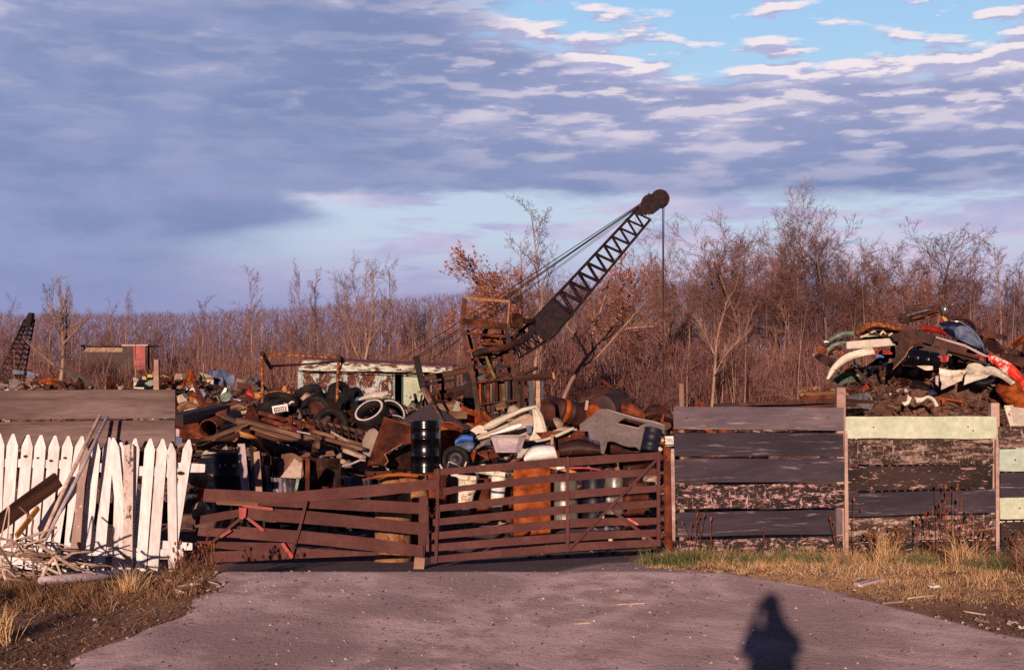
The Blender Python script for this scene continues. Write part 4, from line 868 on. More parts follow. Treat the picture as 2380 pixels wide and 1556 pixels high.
    drum(P(654, 1210, 21.8), (0, 0, 1), .24, .68, m['drum_streak'], 'low streaked drum below the pale triangular sheet', lid='open')
    # tyres etc
    tyre(P(620, 957, 30), (-.35, -.35, .9), .40, .24, 'large tyre leaning below the left leg of the rusty pipe frame')
    tyre(P(652, 938, 31.5), (.2, -.5, .85), .38, .22, 'flat-lying dark tyre behind the white licence plate frame')
    tyre(P(714, 921, 33), (-.3, -.5, .8), .38, .24, 'tyre filled with rubble inside the rusty pipe frame')
    tyre(P(735, 953, 31), (.3, -.8, .5), .34, .2, 'upright tyre with a dark rusty wheel in the middle of the pipe frame', rim=True, hub=m['rust_dark'])
    tyre(P(793, 925, 33.5), (.85, -.5, .3), .40, .24, 'big tyre behind the right leg of the rusty pipe frame')
    tyre(P(808, 958, 31.5), (.85, -.5, .1), .37, .23, 'tyre standing edge-on right of the pipe frame')
    tyre(P(826, 938, 32), (.9, -.35, .15), .37, .23, 'second edge-on tyre beside the whitewall tyres')
    tyre(P(862, 960, 29.5), (-.35, -.60, .72), .37, .22, 'whitewall tyre propped up facing left above the rusty panel', white=True)
    tyre(P(907, 962, 30.6), (.5, -.7, .5), .36, .21, 'whitewall tyre right behind the propped one', white=True)
    tyre(P(921, 992, 29.6), (.35, -.5, .8), .36, .2, 'lowest whitewall tyre lying beside the grey shingle roof', white=True)
    tyre(P(770, 985, 30), (.3, -.8, .3), .36, .22, 'dark tyre behind the ladder-like rack')
    tyre(P(775, 930, 33), (0, -.3, .9), .38, .22, 'flat tyre high between the frame legs')
    band('bent_sheet', [(600, 930), (640, 916), (675, 922)], [(602, 942), (640, 930), (680, 940)], 33.5, m['navy'], 'dark blue fender arch above the tyres', bulge=.1)
    one('concrete_lump', MB().lathe([(.001, -.12), (.14, -.08), (.17, 0), (.1, .1), (.001, .12)], 12, basis(P(716, 927, 32.4), (.3, -.6, 1)), wob=.6), m['concrete'], 'pinkish rubble lump sitting in a tyre', 'rubble')
    # licence plate frame
    t = thing('licence_plate', P(650, 955, 29.2), 'white licence plate frame with blurred lettering lying on the tyres', 'licence plate')
    a, b, c, d = PP((632, 944, 29.2), (668, 938, 29.2), (670, 955, 29.1), (635, 960, 29.1)); pt = lambda x, y: a.lerp(b, x).lerp(d.lerp(c, x), y)
    obj('frame', MB().plate([[pt(0, 0), pt(1, 0), pt(1, 1), pt(.93, 1), pt(.92, .26), pt(.10, .28), pt(.1, 1.1), pt(0, 1)]], .012), m['white'], t)
    pl = obj('plate', MB().plate([[pt(.16, .42), pt(.9, .38), pt(.9, .92), pt(.16, 1.0)]], .008), m['whitewall'], t)
    s = MB()
    for x in (.22, .33, .45, .58, .70, .82): s.plate([[pt(x, .52)+Vector((0, -.012, 0)), pt(x+.05, .5)+Vector((0, -.012, 0)), pt(x+.04, .82)+Vector((0, -.012, 0)), pt(x, .86)+Vector((0, -.012, 0))]], .003)
    subp('lettering', s, m['brown_drum'], pl, t)
    rod('hook', PP((672, 938, 30), (678, 933, 30), (684, 934, 30)), .025, m['cream'], 'short cream curved hook above the licence plate frame', 'scrap metal')
    band('crumpled_can', [(573, 907), (580, 904), (591, 912)], [(574, 918), (582, 925), (590, 926)], 33, m['red'], 'bright red crumpled panel in the heap behind the pipe frame', bulge=.08, crumple=.06, cat='scrap metal')
    band('crumpled_can', [(592, 912), (602, 912), (607, 918)], [(593, 925), (600, 928), (606, 924)], 33, m['ochre'], 'small yellow piece touching the bright red panel', bulge=.05, cat='scrap metal')
    one('disc_lid', MB().lathe([(.001, 0), (.10, .005), (.14, 0), (.145, -.02), (.001, -.02)], 20, basis(P(525, 921, 33), (-.2, -.8, .6))), m['greenish'], 'round grey lid lying left of the bright red panel', 'lid')
    rod('axle', PP((536, 947, 31), (556, 941, 31), (566, 946, 31), (575, 948, 31)), .025, m['rust_pale'], 'thin cranked metal arm left of the tyres', 'metal arm')
    one('hub_cap', MB().lathe([(.001, .03), (.04, .03), (.07, 0), (.08, -.02), (.001, -.02)], 18, basis(P(527, 946, 31), (-.2, -.8, .6))), m['steel_blue'], 'round blue grey hub at the end of the cranked arm', 'hub cap')
    # rack and ladder
    t = thing('metal_rack', P(680, 1000, 28), 'rusty angle-iron rack under the tyres', 'rack')
    for a, b in (((603, 958, 28.6), (668, 975, 28.2)), ((668, 972, 28.2), (736, 996, 27.8)), ((610, 973, 28), (700, 1000, 27.5)), ((676, 966, 28.1), (674, 998, 28)), ((722, 984, 27.9), (730, 1012, 27.8)), ((694, 978, 28), (700, 1010, 28))):
        board('bar', P(*a), P(*b), .075, .07, m['rust'], t, wob=.006)
    t = thing('ladder', P(780, 1030, 27.5), 'long wooden ladder-like rack sloping down to the white disc', 'ladder')
    A0, A1, B0, B1 = P(722, 976, 28.4), P(850, 1005, 27), P(728, 1000, 27.6), P(852, 1036, 26.4)
    board('side_rail', A0, A1, .06, .05, m['old_wood'], t); board('side_rail', B0, B1, .06, .05, m['old_wood'], t); board('side_rail', A0.lerp(B0, .45), A1.lerp(B1, .45), .05, .04, m['dark_wood'], t)
    for i in range(8): q = .04+i*.13; board('rung', A0.lerp(A1, q), B0.lerp(B1, q), .09, .03, m['dark_wood'], t, seg=3)
    # pipe frame (gantry)
    t = thing('pipe_gantry', P(690, 975, 32), 'tall rusty pipe frame shaped like a goal standing among tyres', 'frame')
    obj('leg', MB().tube(PP((609, 965, 32), (610, 900, 32), (608.5, 824, 32)), .030, 10), m['frame_rust'], t); obj('leg', MB().tube(PP((783, 978, 31.6), (784, 900, 31.6), (787, 832, 31.6)), .032, 10), m['frame_rust'], t)
    obj('crossbar', MB().tube(PP((609, 822, 32), (700, 826, 31.8), (787, 832, 31.6)), .028, 10), m['frame_rust'], t)
    obj('crossbar', MB().tube(PP((627, 850, 34), (710, 846, 33.8), (786, 839, 33.6)), .028, 8), m['rust_dark'], t)
    obj('side_arm', MB().tube(PP((611, 824, 32), (630, 854, 34)), .05, 8), m['rust_dark'], t); obj('side_arm', MB().tube(PP((788, 830, 31.6), (796, 838, 33.4)), .07, 8), m['rust_dark'], t)
    for u, v, Y in ((609, 821, 31.9), (787, 832, 31.5)): obj('corner_plate', MB().box(P(u, v, Y), (.09, .10, .09)), m['rust_dark'], t)
    obj('back_leg', MB().tube(PP((797, 836, 33.4), (786, 870, 33.4), (785, 975, 33.4)), .025, 8), m['rust_dark'], t)
left_junk()

def mid_junk():
    # white disc, angled rusty panel, black drum
    one('disc_lid', MB().lathe([(.001, .03), (.2, .03), (.26, .015), (.285, 0), (.27, -.02), (.001, -.02)], 32, basis(P(862, 1030, 26.3), (-.72, -.62, .18)), wob=.03), m['beige'], 'white round lid standing on edge behind the angled rusty panel', 'lid')
    t = thing('angled_panel', P(900, 1090, 25.6), 'large angled rusty sheet box with a torn jagged lower edge', 'scrap metal')
    F = [(cD(590, 780), 26), (cD(640, 795), 26), (cD(975, 910), 25.7), (cD(900, 1090), 25.5), (cD(800, 1095), 25.5), (cD(690, 1160), 25.5), (cD(600, 1215), 25.4), (cD(640, 1290), 25.4), (cD(600, 1345), 25.4), (cD(395, 1340), 25.3)]
    obj('front_plate', MB().plate([[P(*q, y) for q, y in F]], .02), m['rust'], t)
    obj('top_edge', MB().tube([P(*cD(590, 780), 26), P(*cD(975, 910), 25.68)], .014, 6), m['rust_orange'], t)
    obj('torn_lip', MB().tube([P(*q, y-.02) for q, y in F[4:9]], .014, 6), m['rust_pale'], t)
    obj('side_plate', MB().plate([[P(*cD(975, 910), 25.72), P(*cD(1000, 1000), 26.4), P(*cD(960, 1400), 26.4), P(*cD(700, 1420), 26.2), P(*cD(600, 1340), 25.9), P(*cD(640, 1230), 25.9), P(*cD(880, 1100), 25.9)]], .02), m['rust_dark'], t)
    drum(P(990, 1098, 25.4), (-.01, 0, 1), .265, .93, m['black'], 'glossy black ribbed drum standing upright beside the angled rusty panel', rings=5, dent=.006)
    # drums below (row behind the gates)
    drum(P(913, 1318, 21), (0, 0, 1), .265, 1.16, m['rust_pale'], 'tall pale rusty drum standing on the ground behind the left gate', dent=.04)
    for u, v, Y, r, h, mt, lb, ld in ((772, 1165, 24.6, .20, .40, 'navy', 'navy stained drum holding rubble behind the left gate', 'open'), (832, 1166, 24.4, .235, .43, 'drum_streak', 'whitish streaked drum under the white disc', 'open'),
                                      (880, 1170, 24.8, .22, .48, 'navy', 'dark blue drum under the rusty panel', 'open'), (912, 1170, 23.6, .21, .48, 'rust_pale', 'brownish tan drum at the foot of the rusty panel', 'closed'),
                                      (962, 1190, 23.4, .24, .62, 'rust_pale', 'tan rusted drum carrying the black drum', 'open'), (1010, 1180, 23.6, .2, .58, 'rust', 'rusty drum right of the tan drum', 'closed'),
                                      (955, 1262, 22.8, .2, .5, 'rust', 'low rusty drum behind the wooden meeting post', 'closed'), (690, 1240, 22.6, .24, .5, 'navy', 'shaded dark drum low behind the left gate', 'closed'), (752, 1235, 24.2, .24, .62, 'drum_streak', 'shaded streaked drum low behind the left gate', 'closed'),
                                      (628, 1240, 22.6, .25, .5, 'brown_drum', 'shaded brown drum low behind the left gate', 'closed'), (812, 1232, 24.6, .24, .62, 'navy', 'second shaded dark drum low behind the left gate', 'closed')):
        drum(P(u, v, Y), (R.gauss(0, .02), R.gauss(0, .02), 1), r, h, m[mt], lb, lid=ld, dent=.04)
    for u, v, r in ((773, 1081, .11), (796, 1072, .07), (810, 1080, .08), (748, 1066, .05), (790, 1062, .06)):
        one('rubble', MB().lathe([(.001, -r*.7), (r, -r*.3), (r*1.1, r*.2), (.001, r*.7)], 9, basis(P(u, v, 24.6), rv()), wob=.6), m['concrete'], 'pinkish rubble chunk on top of the drums behind the left gate', 'rubble', 'rubble chunks on the drums')
    rod('bent_rod', PP((795, 1083, 24.5), (815, 1078, 24.5), (838, 1068, 24.4), (850, 1070, 24.4)), .018, m['log'], 'thin curved grey rod on top of the streaked drum', 'rod')
    band('torn_sheet', [(846, 1112), (880, 1103), (930, 1098), (975, 1101)], [(848, 1117), (880, 1110), (930, 1106), (970, 1110)], 22.9, m['rust_orange'], 'thin orange curved strip on the drum tops', bulge=.02)
    # grey shingle roof piece
    t = thing('roof_section', P(1010, 1000, 29), 'grey shingled roof section peaked behind the black drum', 'roof section')
    obj('slope', MB().plate([PP((930, 980, 28.5), (1003, 935, 29.8), (1028, 975, 29.0), (1042, 1010, 28.4))], .04), m['roofing'], t)
    obj('slope', MB().plate([PP((1004, 935, 29.9), (1012, 945, 30.2), (1094, 998, 29.2), (1052, 1003, 28.3), (1020, 968, 29))], .04), m['roofing'], t)
    obj('ridge', MB().tube(PP((990, 900, 30.2), (1004, 937, 29.8), (1044, 1006, 28.3)), .035, 6), m['old_wood'], t)
    obj('edge_batten', MB().tube(PP((1052, 1004, 28.2), (1094, 999, 29.1)), .03, 6), m['old_wood'], t)
    band('panel', [(1016, 937), (1061, 931)], [(1022, 952), (1050, 955)], 31.5, m['old_wood'], 'small brown panel above the shingled roof section', th=.03)
    box_thing('crate', P(1062, 972, 31.2), (.40, .3, .16), .2, m['old_wood'], 'small wooden crate above the shingled roof section', 'crate')
    # tyre with hoses etc
    tyre(P(1058, 1068, 25.6), (.05, -.95, .25), .25, .16, 'half-buried tyre right of the black drum', rim=True, hub=m['navy'])
    for i, q in enumerate(([(1022, 1078), (1028, 1090), (1032, 1098)], [(1040, 1088), (1043, 1072), (1060, 1078), (1072, 1086)], [(1080, 1084), (1084, 1072)], [(1118, 1080), (1126, 1079), (1132, 1084)])):
        rod('hose', [P(*a, 24.9) for a in q], .016, m['cream'] if i != 1 else m['galv'], ['short white hose end right of the black drum', 'looped pale hose across the half-buried tyre', 'stub of white hose above the gate', 'white curl of hose above the gate rail'][i], 'hose')
    band('bent_sheet', [(1052, 1040), (1065, 1030), (1090, 1026), (1104, 1030)], [(1060, 1050), (1075, 1055), (1090, 1052), (1098, 1045)], 26, m['steel_blue'], 'blue grey crumpled sheet above the half-buried tyre', bulge=.08, crumple=.06)
    band('bent_sheet', [(1058, 1022), (1075, 1010), (1100, 1012)], [(1056, 1034), (1072, 1026), (1100, 1028)], 26.6, m['bright_blue'], 'bright blue scrap strip left of the cream car body', bulge=.04)
    drum(P(1040, 1045, 27.4), (.2, -.3, .9), .22, .5, m['rust_orange'], 'small orange rusty drum right of the black drum')
    for a, b, c, mt, lb in (((1094, 1056), (1110, 1040), (1100, 1075), 'rust_orange', 'orange rusty bent plate above the gate'), ((1110, 1052), (1130, 1045), (1136, 1066), 'rust', 'reddish rusty plate left of the grey tub'), ((1130, 1066), (1150, 1036), (1160, 1060), 'rust', 'reddish rusty angle under the grey tub'), ((1140, 1060), (1165, 1058), (1150, 1080), 'rust_dark', 'dark rusty angle under the grey tub')):
        one('bent_plate', MB().plate([[P(*a, 25.7), P(*b, 25.9), P(*c, 25.5)]], .03), m[mt], lb, 'scrap metal')
    # cream car body panel
    t = thing('car_body_panel', P(1200, 1035, 28), 'cream car body shell with window frame lying on its side', 'car body')
    Yb = 27.2
    obj('roof_pillar', band_mb([cE(345, 425), cE(480, 350), cE(640, 290), cE(760, 245), cE(872, 222)], [cE(350, 475), cE(430, 460), (cE(620, 350)), cE(740, 290), cE(880, 250)], Yb, bulge=.05, th=.03), m['cream'], t)
    obj('rear_pillar', band_mb([cE(872, 222), cE(930, 330), cE(965, 450), cE(990, 555)], [cE(835, 235), cE(850, 345), cE(850, 480), cE(800, 590)], Yb-.02, bulge=-.03, th=.02), m['cream'], t)
    obj('pillar_edge', MB().tube([P(*cE(x, y), Yb-.05) for x, y in ((872, 224), (935, 335), (968, 450), (985, 552))], .03, 8), m['cream'], t)
    obj('inner_panel', band_mb([cE(440, 455), cE(620, 380), cE(780, 310), cE(850, 335)], [cE(450, 500), cE(640, 510), cE(760, 560), cE(850, 580)], Yb+.25, bulge=-.04, th=.015), m['beige'], t)
    obj('inner_panel', band_mb([cE(270, 535), cE(420, 480), cE(600, 400)], [cE(270, 548), cE(420, 505), cE(620, 440)], Yb-.1, bulge=.01, th=.02), m['beige'], t)
    obj('window_glass', band_mb([cE(772, 430), cE(835, 425)], [cE(790, 525), cE(835, 505)], Yb+.1, th=.008), m['steel_blue'], t)
    obj('lower_edge', MB().tube([P(*cE(x, y), Yb-.15) for x, y in ((258, 570), (400, 530), (560, 500), (680, 455))], .03, 8), m['cream'], t)
    obj('seat_back', MB().lathe([(.001, -.08), (.11, -.06), (.125, 0), (.10, .10), (.001, .14)], 16, basis(P(*cE(650, 290), 27.5), (.1, -.4, 1)), wob=.15), m['beige'], t)
    band('trim_strip', [cE(385, 520), cE(500, 480), cE(620, 430), cE(728, 402)], [cE(390, 528), cE(520, 505), cE(640, 478), cE(735, 440)], 26.8, m['white'], 'white painted strip across the cream car body', bulge=.03)
    band('metal_sheet', [cE(265, 575), cE(400, 545)], [cE(290, 640), cE(430, 640)], 27.2, m['navy'], 'dark blue panel under the left end of the cream car body', th=.02)
    band('metal_scrap', [cE(255, 500), cE(300, 440), cE(330, 470)], [cE(262, 520), cE(300, 505), cE(345, 505)], 27.0, m['cream'], 'pale triangular flap at the left tip of the cream car body', crumple=.03)
    s = MB()
    top = [cE(760, 580), cE(900, 575), cE(1050, 530), cE(1180, 470), cE(1260, 440)]; bot = [cE(770, 595), cE(900, 595), cE(1060, 560), cE(1190, 505), cE(1270, 465)]
    band('trim_strip', top, bot, 26.6, m['cream'], 'long bent cream edge strip linking the car body and grey panel', bulge=.02)
    band('trim_strip', [cE(1050, 590), cE(1150, 565), cE(1230, 520)], [cE(1050, 610), cE(1160, 585), cE(1235, 545)], 26.9, m['ochre'], 'thin dull yellow strip under the cream edge strip', bulge=.01)
    board('plank', P(*cE(1040, 640), 26.2), P(*cE(1042, 520), 26.3), .05, .03, m['post_pink'], None, up=(1, 0, 0), label='short upright pale stake between car body and grey panel', cat='stake')
    # grey tub
    k = spx(25.2); t = thing('wash_tub', P(1182, 1050, 25.2), 'grey white corrugated tub above the right gate', 'tub')
    A = [(-.305, .2), (.305, .2)]
    s = MB(); w0, w1, h = 29*k, 41*k, 38*k
    o = P(1181, 1050, 25.4)
    def q(w, z, d): return [o+Vector((x*w, y*d, z)) for x, y in ((-1, -.55), (-.6, -1), (.6, -1), (1, -.55), (1, 1), (-1, 1))]
    s.add(q(w0, 0, .16)+q(w1, h, .24)+q(w1*.93, h, .21)+q(w0*.93, .02, .14), [(5, 4, 3, 2, 1, 0)]+[(i, (i+1) % 6, 6+(i+1) % 6, 6+i) for i in range(6)]+[(6+i, 6+(i+1) % 6, 12+(i+1) % 6, 12+i) for i in range(6)]+[(12+i, 12+(i+1) % 6, 18+(i+1) % 6, 18+i) for i in range(6)]+[(18, 19, 20, 21, 22, 23)])
    obj('basin', s, m['log'], t); obj('rim', MB().tube(q(w1*1.0, h, .24)+[q(w1, h, .24)[0]], .014, 6), m['beige'], t)
    band('broken_sink', [(1219, 1062), (1226, 1047), (1240, 1037), (1262, 1034), (1286, 1034)], [(1218, 1072), (1236, 1071), (1258, 1070), (1280, 1067), (1298, 1066)], 24.3, m['white'], 'bright white enamel sink shell above the right gate', bulge=.14, th=.03, cat='sink')
    # barrels on the right
    drum(P(1274, 945, 31.5), (.86, .35, -.22), .265, .84, m['brown_drum'], 'lying brown barrel with an orange rust band right of the cream car body', dent=.03)
    one('barrel_band', MB().lathe([(.272, -.07), (.28, 0), (.272, .07), (.262, .07), (.27, 0), (.262, -.07)], 28, basis(P(1274, 945, 31.5)+Vector((.86, .35, -.22)).normalized()*.40, (.86, .35, -.22)), closed=True), m['rust_orange'], 'wide orange rusty hoop around the lying brown barrel', 'hoop')
    one('concrete_lump', MB().lathe([(.001, -.12), (.12, -.1), (.15, 0), (.12, .12), (.001, .13)], 10, basis(P(1296, 988, 29), (.4, -.4, 1)), wob=.6), m['concrete'], 'brown rock-like lump below the lying brown barrel', 'rubble')
    t = drum(P(1398, 954, 31.0), (.45, .85, .12), .34, .95, m['brown_drum'], 'large lying tank with a bright orange end behind the grey panel', lidmat=m['brown_drum'], dent=.03)
    one('tank_end', MB().lathe([(.001, .09), (.12, .07), (.2, .02), (.225, 0), (.001, 0)], 28, basis(P(1380, 962, 30.6), (-.55, -.8, -.25))), m['rust_orange'], 'bright orange domed end plate of the large lying tank', 'tank end')
    for i, (a, b, mt, lb) in enumerate(([[(1336, 925), (1362, 905), (1400, 896), (1440, 905)], [(1345, 950), (1370, 945), (1400, 940), (1440, 945)], 'rust_dark', 'rusty sheet arching behind the large tank'], [[(1425, 900), (1455, 915), (1480, 935)], [(1430, 950), (1455, 960), (1490, 968)], 'brown_drum', 'purple brown sheet sloping right of the large tank'],
            [[(1490, 962), (1510, 942), (1535, 940), (1560, 958)], [(1492, 972), (1512, 976), (1536, 978), (1564, 982)], 'rust_dark', 'dark red hood-shaped sheet behind the right fence end'], [[(1440, 930), (1470, 938), (1495, 955)], [(1445, 962), (1470, 968), (1500, 975)], 'rust', 'rusty plate between tank and hood-shaped sheet'],
            [[(1256, 930), (1275, 925), (1290, 935)], [(1258, 985), (1275, 990), (1290, 985)], 'rust_dark', 'dark rusty plate left of the lying brown barrel'])):
        band('bent_sheet', a, b, 32.5-i*.4, m[mt], lb, bulge=.16, crumple=.05)
    for a, b, lb in (((1378, 912), (1400, 880), 'thin dark bar rising left over the tanks'), ((1395, 880), (1490, 950), 'thin dark bar sloping right over the tanks')): rod('steel_bar', PP((*a, 33), (*b, 33)), .04, m['rust_dark'], lb, 'bar')
    board('plank', P(1362, 952, 30.6), P(1365, 930, 30.6), .06, .03, m['post_pink'], None, up=(1, 0, 0), label='tiny upright pale board left of the orange tank end', cat='board')
    # big grey panel
    t = thing('grey_panel', P(1440, 1040, 26), 'large smooth grey panel with a dark window opening leaning above the right gate', 'panel')
    outl = [(-10, 440), (380, 155), (480, 165), (1000, 320), (1260, 370), (1330, 375), (1400, 395), (1520, 450), (1515, 650), (1440, 630), (1370, 605), (1230, 575), (1195, 600), (1080, 900), (1000, 830), (880, 832), (760, 800), (620, 740), (540, 728), (490, 745), (470, 850), (430, 965), (375, 940), (360, 755), (300, 715), (180, 700), (160, 600), (140, 550), (0, 548)]
    hole = [(810, 315), (1190, 405), (1040, 495), (660, 410)]; h2 = [(275, 370), (325, 375), (322, 405), (280, 400)]
    yy = lambda y: 26.6-(y/1000)*1.1
    obj('sheet', MB().plate([[P(*c6(x, y), yy(y)) for x, y in outl], [P(*c6(x, y), yy(y)) for x, y in hole], [P(*c6(x, y), yy(y)) for x, y in h2]], .02), m['grey_panel'], t)
    obj('window_edge', MB().tube([P(*c6(x, y), yy(y)-.015) for x, y in ((650, 412), (1040, 500), (1195, 405))], .010, 6), m['beige'], t)
    obj('folded_edge', MB().tube([P(*c6(x, y), yy(y)-.01) for x, y in ((480, 165), (1000, 320), (1260, 370), (1520, 450))], .012, 6), m['log'], t)
    band('metal_sheet', [c6(600, 280), c6(900, 300), c6(1250, 380)], [c6(560, 520), c6(900, 560), c6(1250, 540)], 27.6, m['rust_dark'], 'dark rusty sheet seen through the opening of the grey panel', crumple=.1)
    drum(P(*c6(1235, 920), 25.3), (.22, .25, .9), .16, .42, m['navy'], 'dark blue leaning can at the right end of the grey panel', lid='closed')
    for a, lb in ((((1490, 990), (1500, 975), (1512, 990)), 'a'),): pass
    s = MB()
    for x, y, r in ((1480, 720, .03), (1440, 880, .04), (1455, 1010, .025)): s = MB().lathe([(.001, -r), (r, -r*.4), (r, r*.5), (.001, r)], 8, basis(P(*c6(x, y), 24.6), rv()), wob=.5); one('rubble', s, m['cream'], 'small pale crumbling bit beside the steel gate post', 'rubble', 'pale bits beside the gate post')
    band('bent_sheet', [(1185+60, 1005), (1300, 1000), (1366, 1000)], [(1290, 1050), (1310, 1062), (1366, 1030)], 26.9, m['rust'], 'rusty sheet below the left part of the grey panel', crumple=.08)
    band('bent_sheet', [(1300, 1030), (1345, 1020), (1396, 1035)], [(1300, 1062), (1345, 1060), (1400, 1056)], 26.3, m['brown_drum'], 'purple brown drum side above the right gate', bulge=.18)
    band('bent_sheet', [(1405, 1026), (1440, 1022), (1490, 1038)], [(1405, 1054), (1440, 1052), (1490, 1050)], 26.4, m['rust_dark'], 'dark rusty sheet under the grey panel', crumple=.08)
    # row behind the right gate
    for (tu0, tu1, tv, bu0, bu1, bv, lb, stripe) in ((1064, 1113, 1106, 1059, 1090, 1196, 'battered white bucket column left behind the right gate', 0), (1142, 1180, 1097, 1140, 1168, 1187, 'battered white bucket column with a blue stripe behind the right gate', 1)):
        Y = 24.6; kk = spx(Y); b = P((bu0+bu1)/2, bv, Y); a = P((tu0+tu1)/2, tv, Y); L = (a-b).length; r0 = (bu1-bu0)/2*kk; r1 = (tu1-tu0)/2*kk
        t = thing('white_bucket', b, lb, 'bucket', None); Mx = basis(b, a-b)
        prof = [(.001, 0), (r0, 0), (lerp(r0, r1, .28), L*.28), (lerp(r0, r1, .3)*1.07, L*.3), (lerp(r0, r1, .34), L*.33), (lerp(r0, r1, .6), L*.62), (lerp(r0, r1, .64)*1.07, L*.645), (lerp(r0, r1, .66), L*.68), (r1*.96, L*.96), (r1*1.08, L), (r1*.95, L), (r1*.9, L*.9), (.001, L*.85)]
        obj('body', MB().lathe(prof, 24, wob=.10), m['white_rust'], t, Mx)
        if stripe: obj('stripe', MB().lathe([(lerp(r0, r1, .5)*1.06, L*.47), (lerp(r0, r1, .56)*1.06, L*.53), (lerp(r0, r1, .55)*1.01, L*.53), (lerp(r0, r1, .5)*1.01, L*.47)], 24, closed=True, wob=.08), m['bright_blue'], t, Mx)
        x0 = tu0-(16 if not stripe else 38)
        obj('torn_rim', band_mb([(x0, tv-4+(0 if not stripe else 2)), (x0+14, tv-5), (tu0+8, tv-3), (tu1-6, tv)], [(x0, tv+1), (x0+14, tv+2), (tu0+8, tv+8), (tu1-6, tv+10)], Y-.2, bulge=.03, crumple=.03), m['white_rust'], t)
    t = thing('rusty_tank', P(1236, 1200, 24.6), 'square orange rusty tank behind the right gate', 'tank')
    s = MB(); s.box((0, 0, .42), (.62, .5, .84)); o = P(1236, 1200, 24.9); o.z = T(o.x, o.y)-.02; hgt = P(1236, 1083, 24.9).z-o.z
    s = MB().surf(lambda a, b: o+Vector(((a-.5)*.645, -.25+.02*noise.noise(Vector((a*4, b*4, 0))), b*hgt)), 12, 12, .02); s.box(o+Vector((0, .02, hgt/2)), (.63, .5, hgt)); obj('casing', s, m['rust_orange'], t)
    obj('lid', MB().box(o+Vector((0, 0, hgt+.012)), (.66, .54, .025)), m['rust'], t)
    for u, v0, w, v1, mt, lb, ld in ((1313, 1110, 62, 1200, 'galv', 'galvanised dented can right of the orange tank', 'closed'), (1378, 1108, 52, 1196, 'navy', 'dark drum right of the galvanised can', 'closed'), (1428, 1106, 44, 1180, 'galv', 'narrow grey can behind the gate brace', 'closed'),
                                     (1022, 1118, 58, 1205, 'rust', 'rusty drum left of the white bucket columns', 'closed'), (1120, 1112, 44, 1200, 'rust', 'dull rusty drum between the two white bucket columns', 'closed'), (1058, 1140, 40, 1196, 'rust_pale', 'low pale rusty drum at the left end of the right gate', 'closed'),
                                     (1480, 1120, 60, 1210, 'rust', 'rusty drum at the hinge end of the right gate', 'closed'), (1470, 1090, 50, 1130, 'rust_dark', 'dark drum top under the grey panel', 'closed'), (1180, 1120, 30, 1200, 'rust_dark', 'dark narrow drum beside the orange tank', 'closed')):
        Y = 25.2; k = spx(Y); b = P(u, v1, Y); zb = max(T(b.x, b.y)-.02, b.z-.1); b.z = zb; drum(b, (R.gauss(0, .015), 0, 1), w/2*k, P(u, v0, Y).z-zb, m[mt], lb, lid=ld, dent=.04, rings=0)
    board('plank', P(1277, 1083, 24.6), P(1340, 1098, 24.4), .05, .05, m['ochre'], None, label='yellow tan batten resting on the galvanised can', cat='batten')
    band('paper', [(1290, 1080), (1309, 1080)], [(1296, 1091), (1314, 1088)], 24.4, m['white'], 'white crumpled paper on top of the galvanised can', cat='paper', crumple=.02, th=.006)
    band('trim_strip', [(1320, 1085), (1360, 1084), (1400, 1090)], [(1320, 1090), (1360, 1089), (1400, 1094)], 24.8, m['red'], 'thin red strip lying behind the top bar of the right gate', th=.01)
    one('ball', MB().lathe([(.001, -.05), (.045, -.03), (.06, 0), (.045, .035), (.001, .05)], 14, basis(P(1505, 1190, 24), (0, 0, 1))), m['green'], 'dark green plastic container near the hinge end of the gate', 'container')
    for u, v, mt in ((1386, 1189, 'white'), (1400, 1200, 'cream'), (1416, 1160, 'cream'), (1420, 1254, 'cream'), (1498, 1250, 'concrete'), (1410, 1228, 'steel_blue'), (1425, 1230, 'steel_blue')):
        g = P(u, v, 22.5); g.z = max(g.z, T(g.x, g.y)+.03); one('litter', MB().lathe([(.001, -.03), (.035, -.02), (.045, 0), (.03, .025), (.001, .03)], 9, basis(g, rv()), wob=.5), m[mt], 'small pale scrap bit on the shaded ground behind the right gate', 'litter', 'litter behind the right gate')

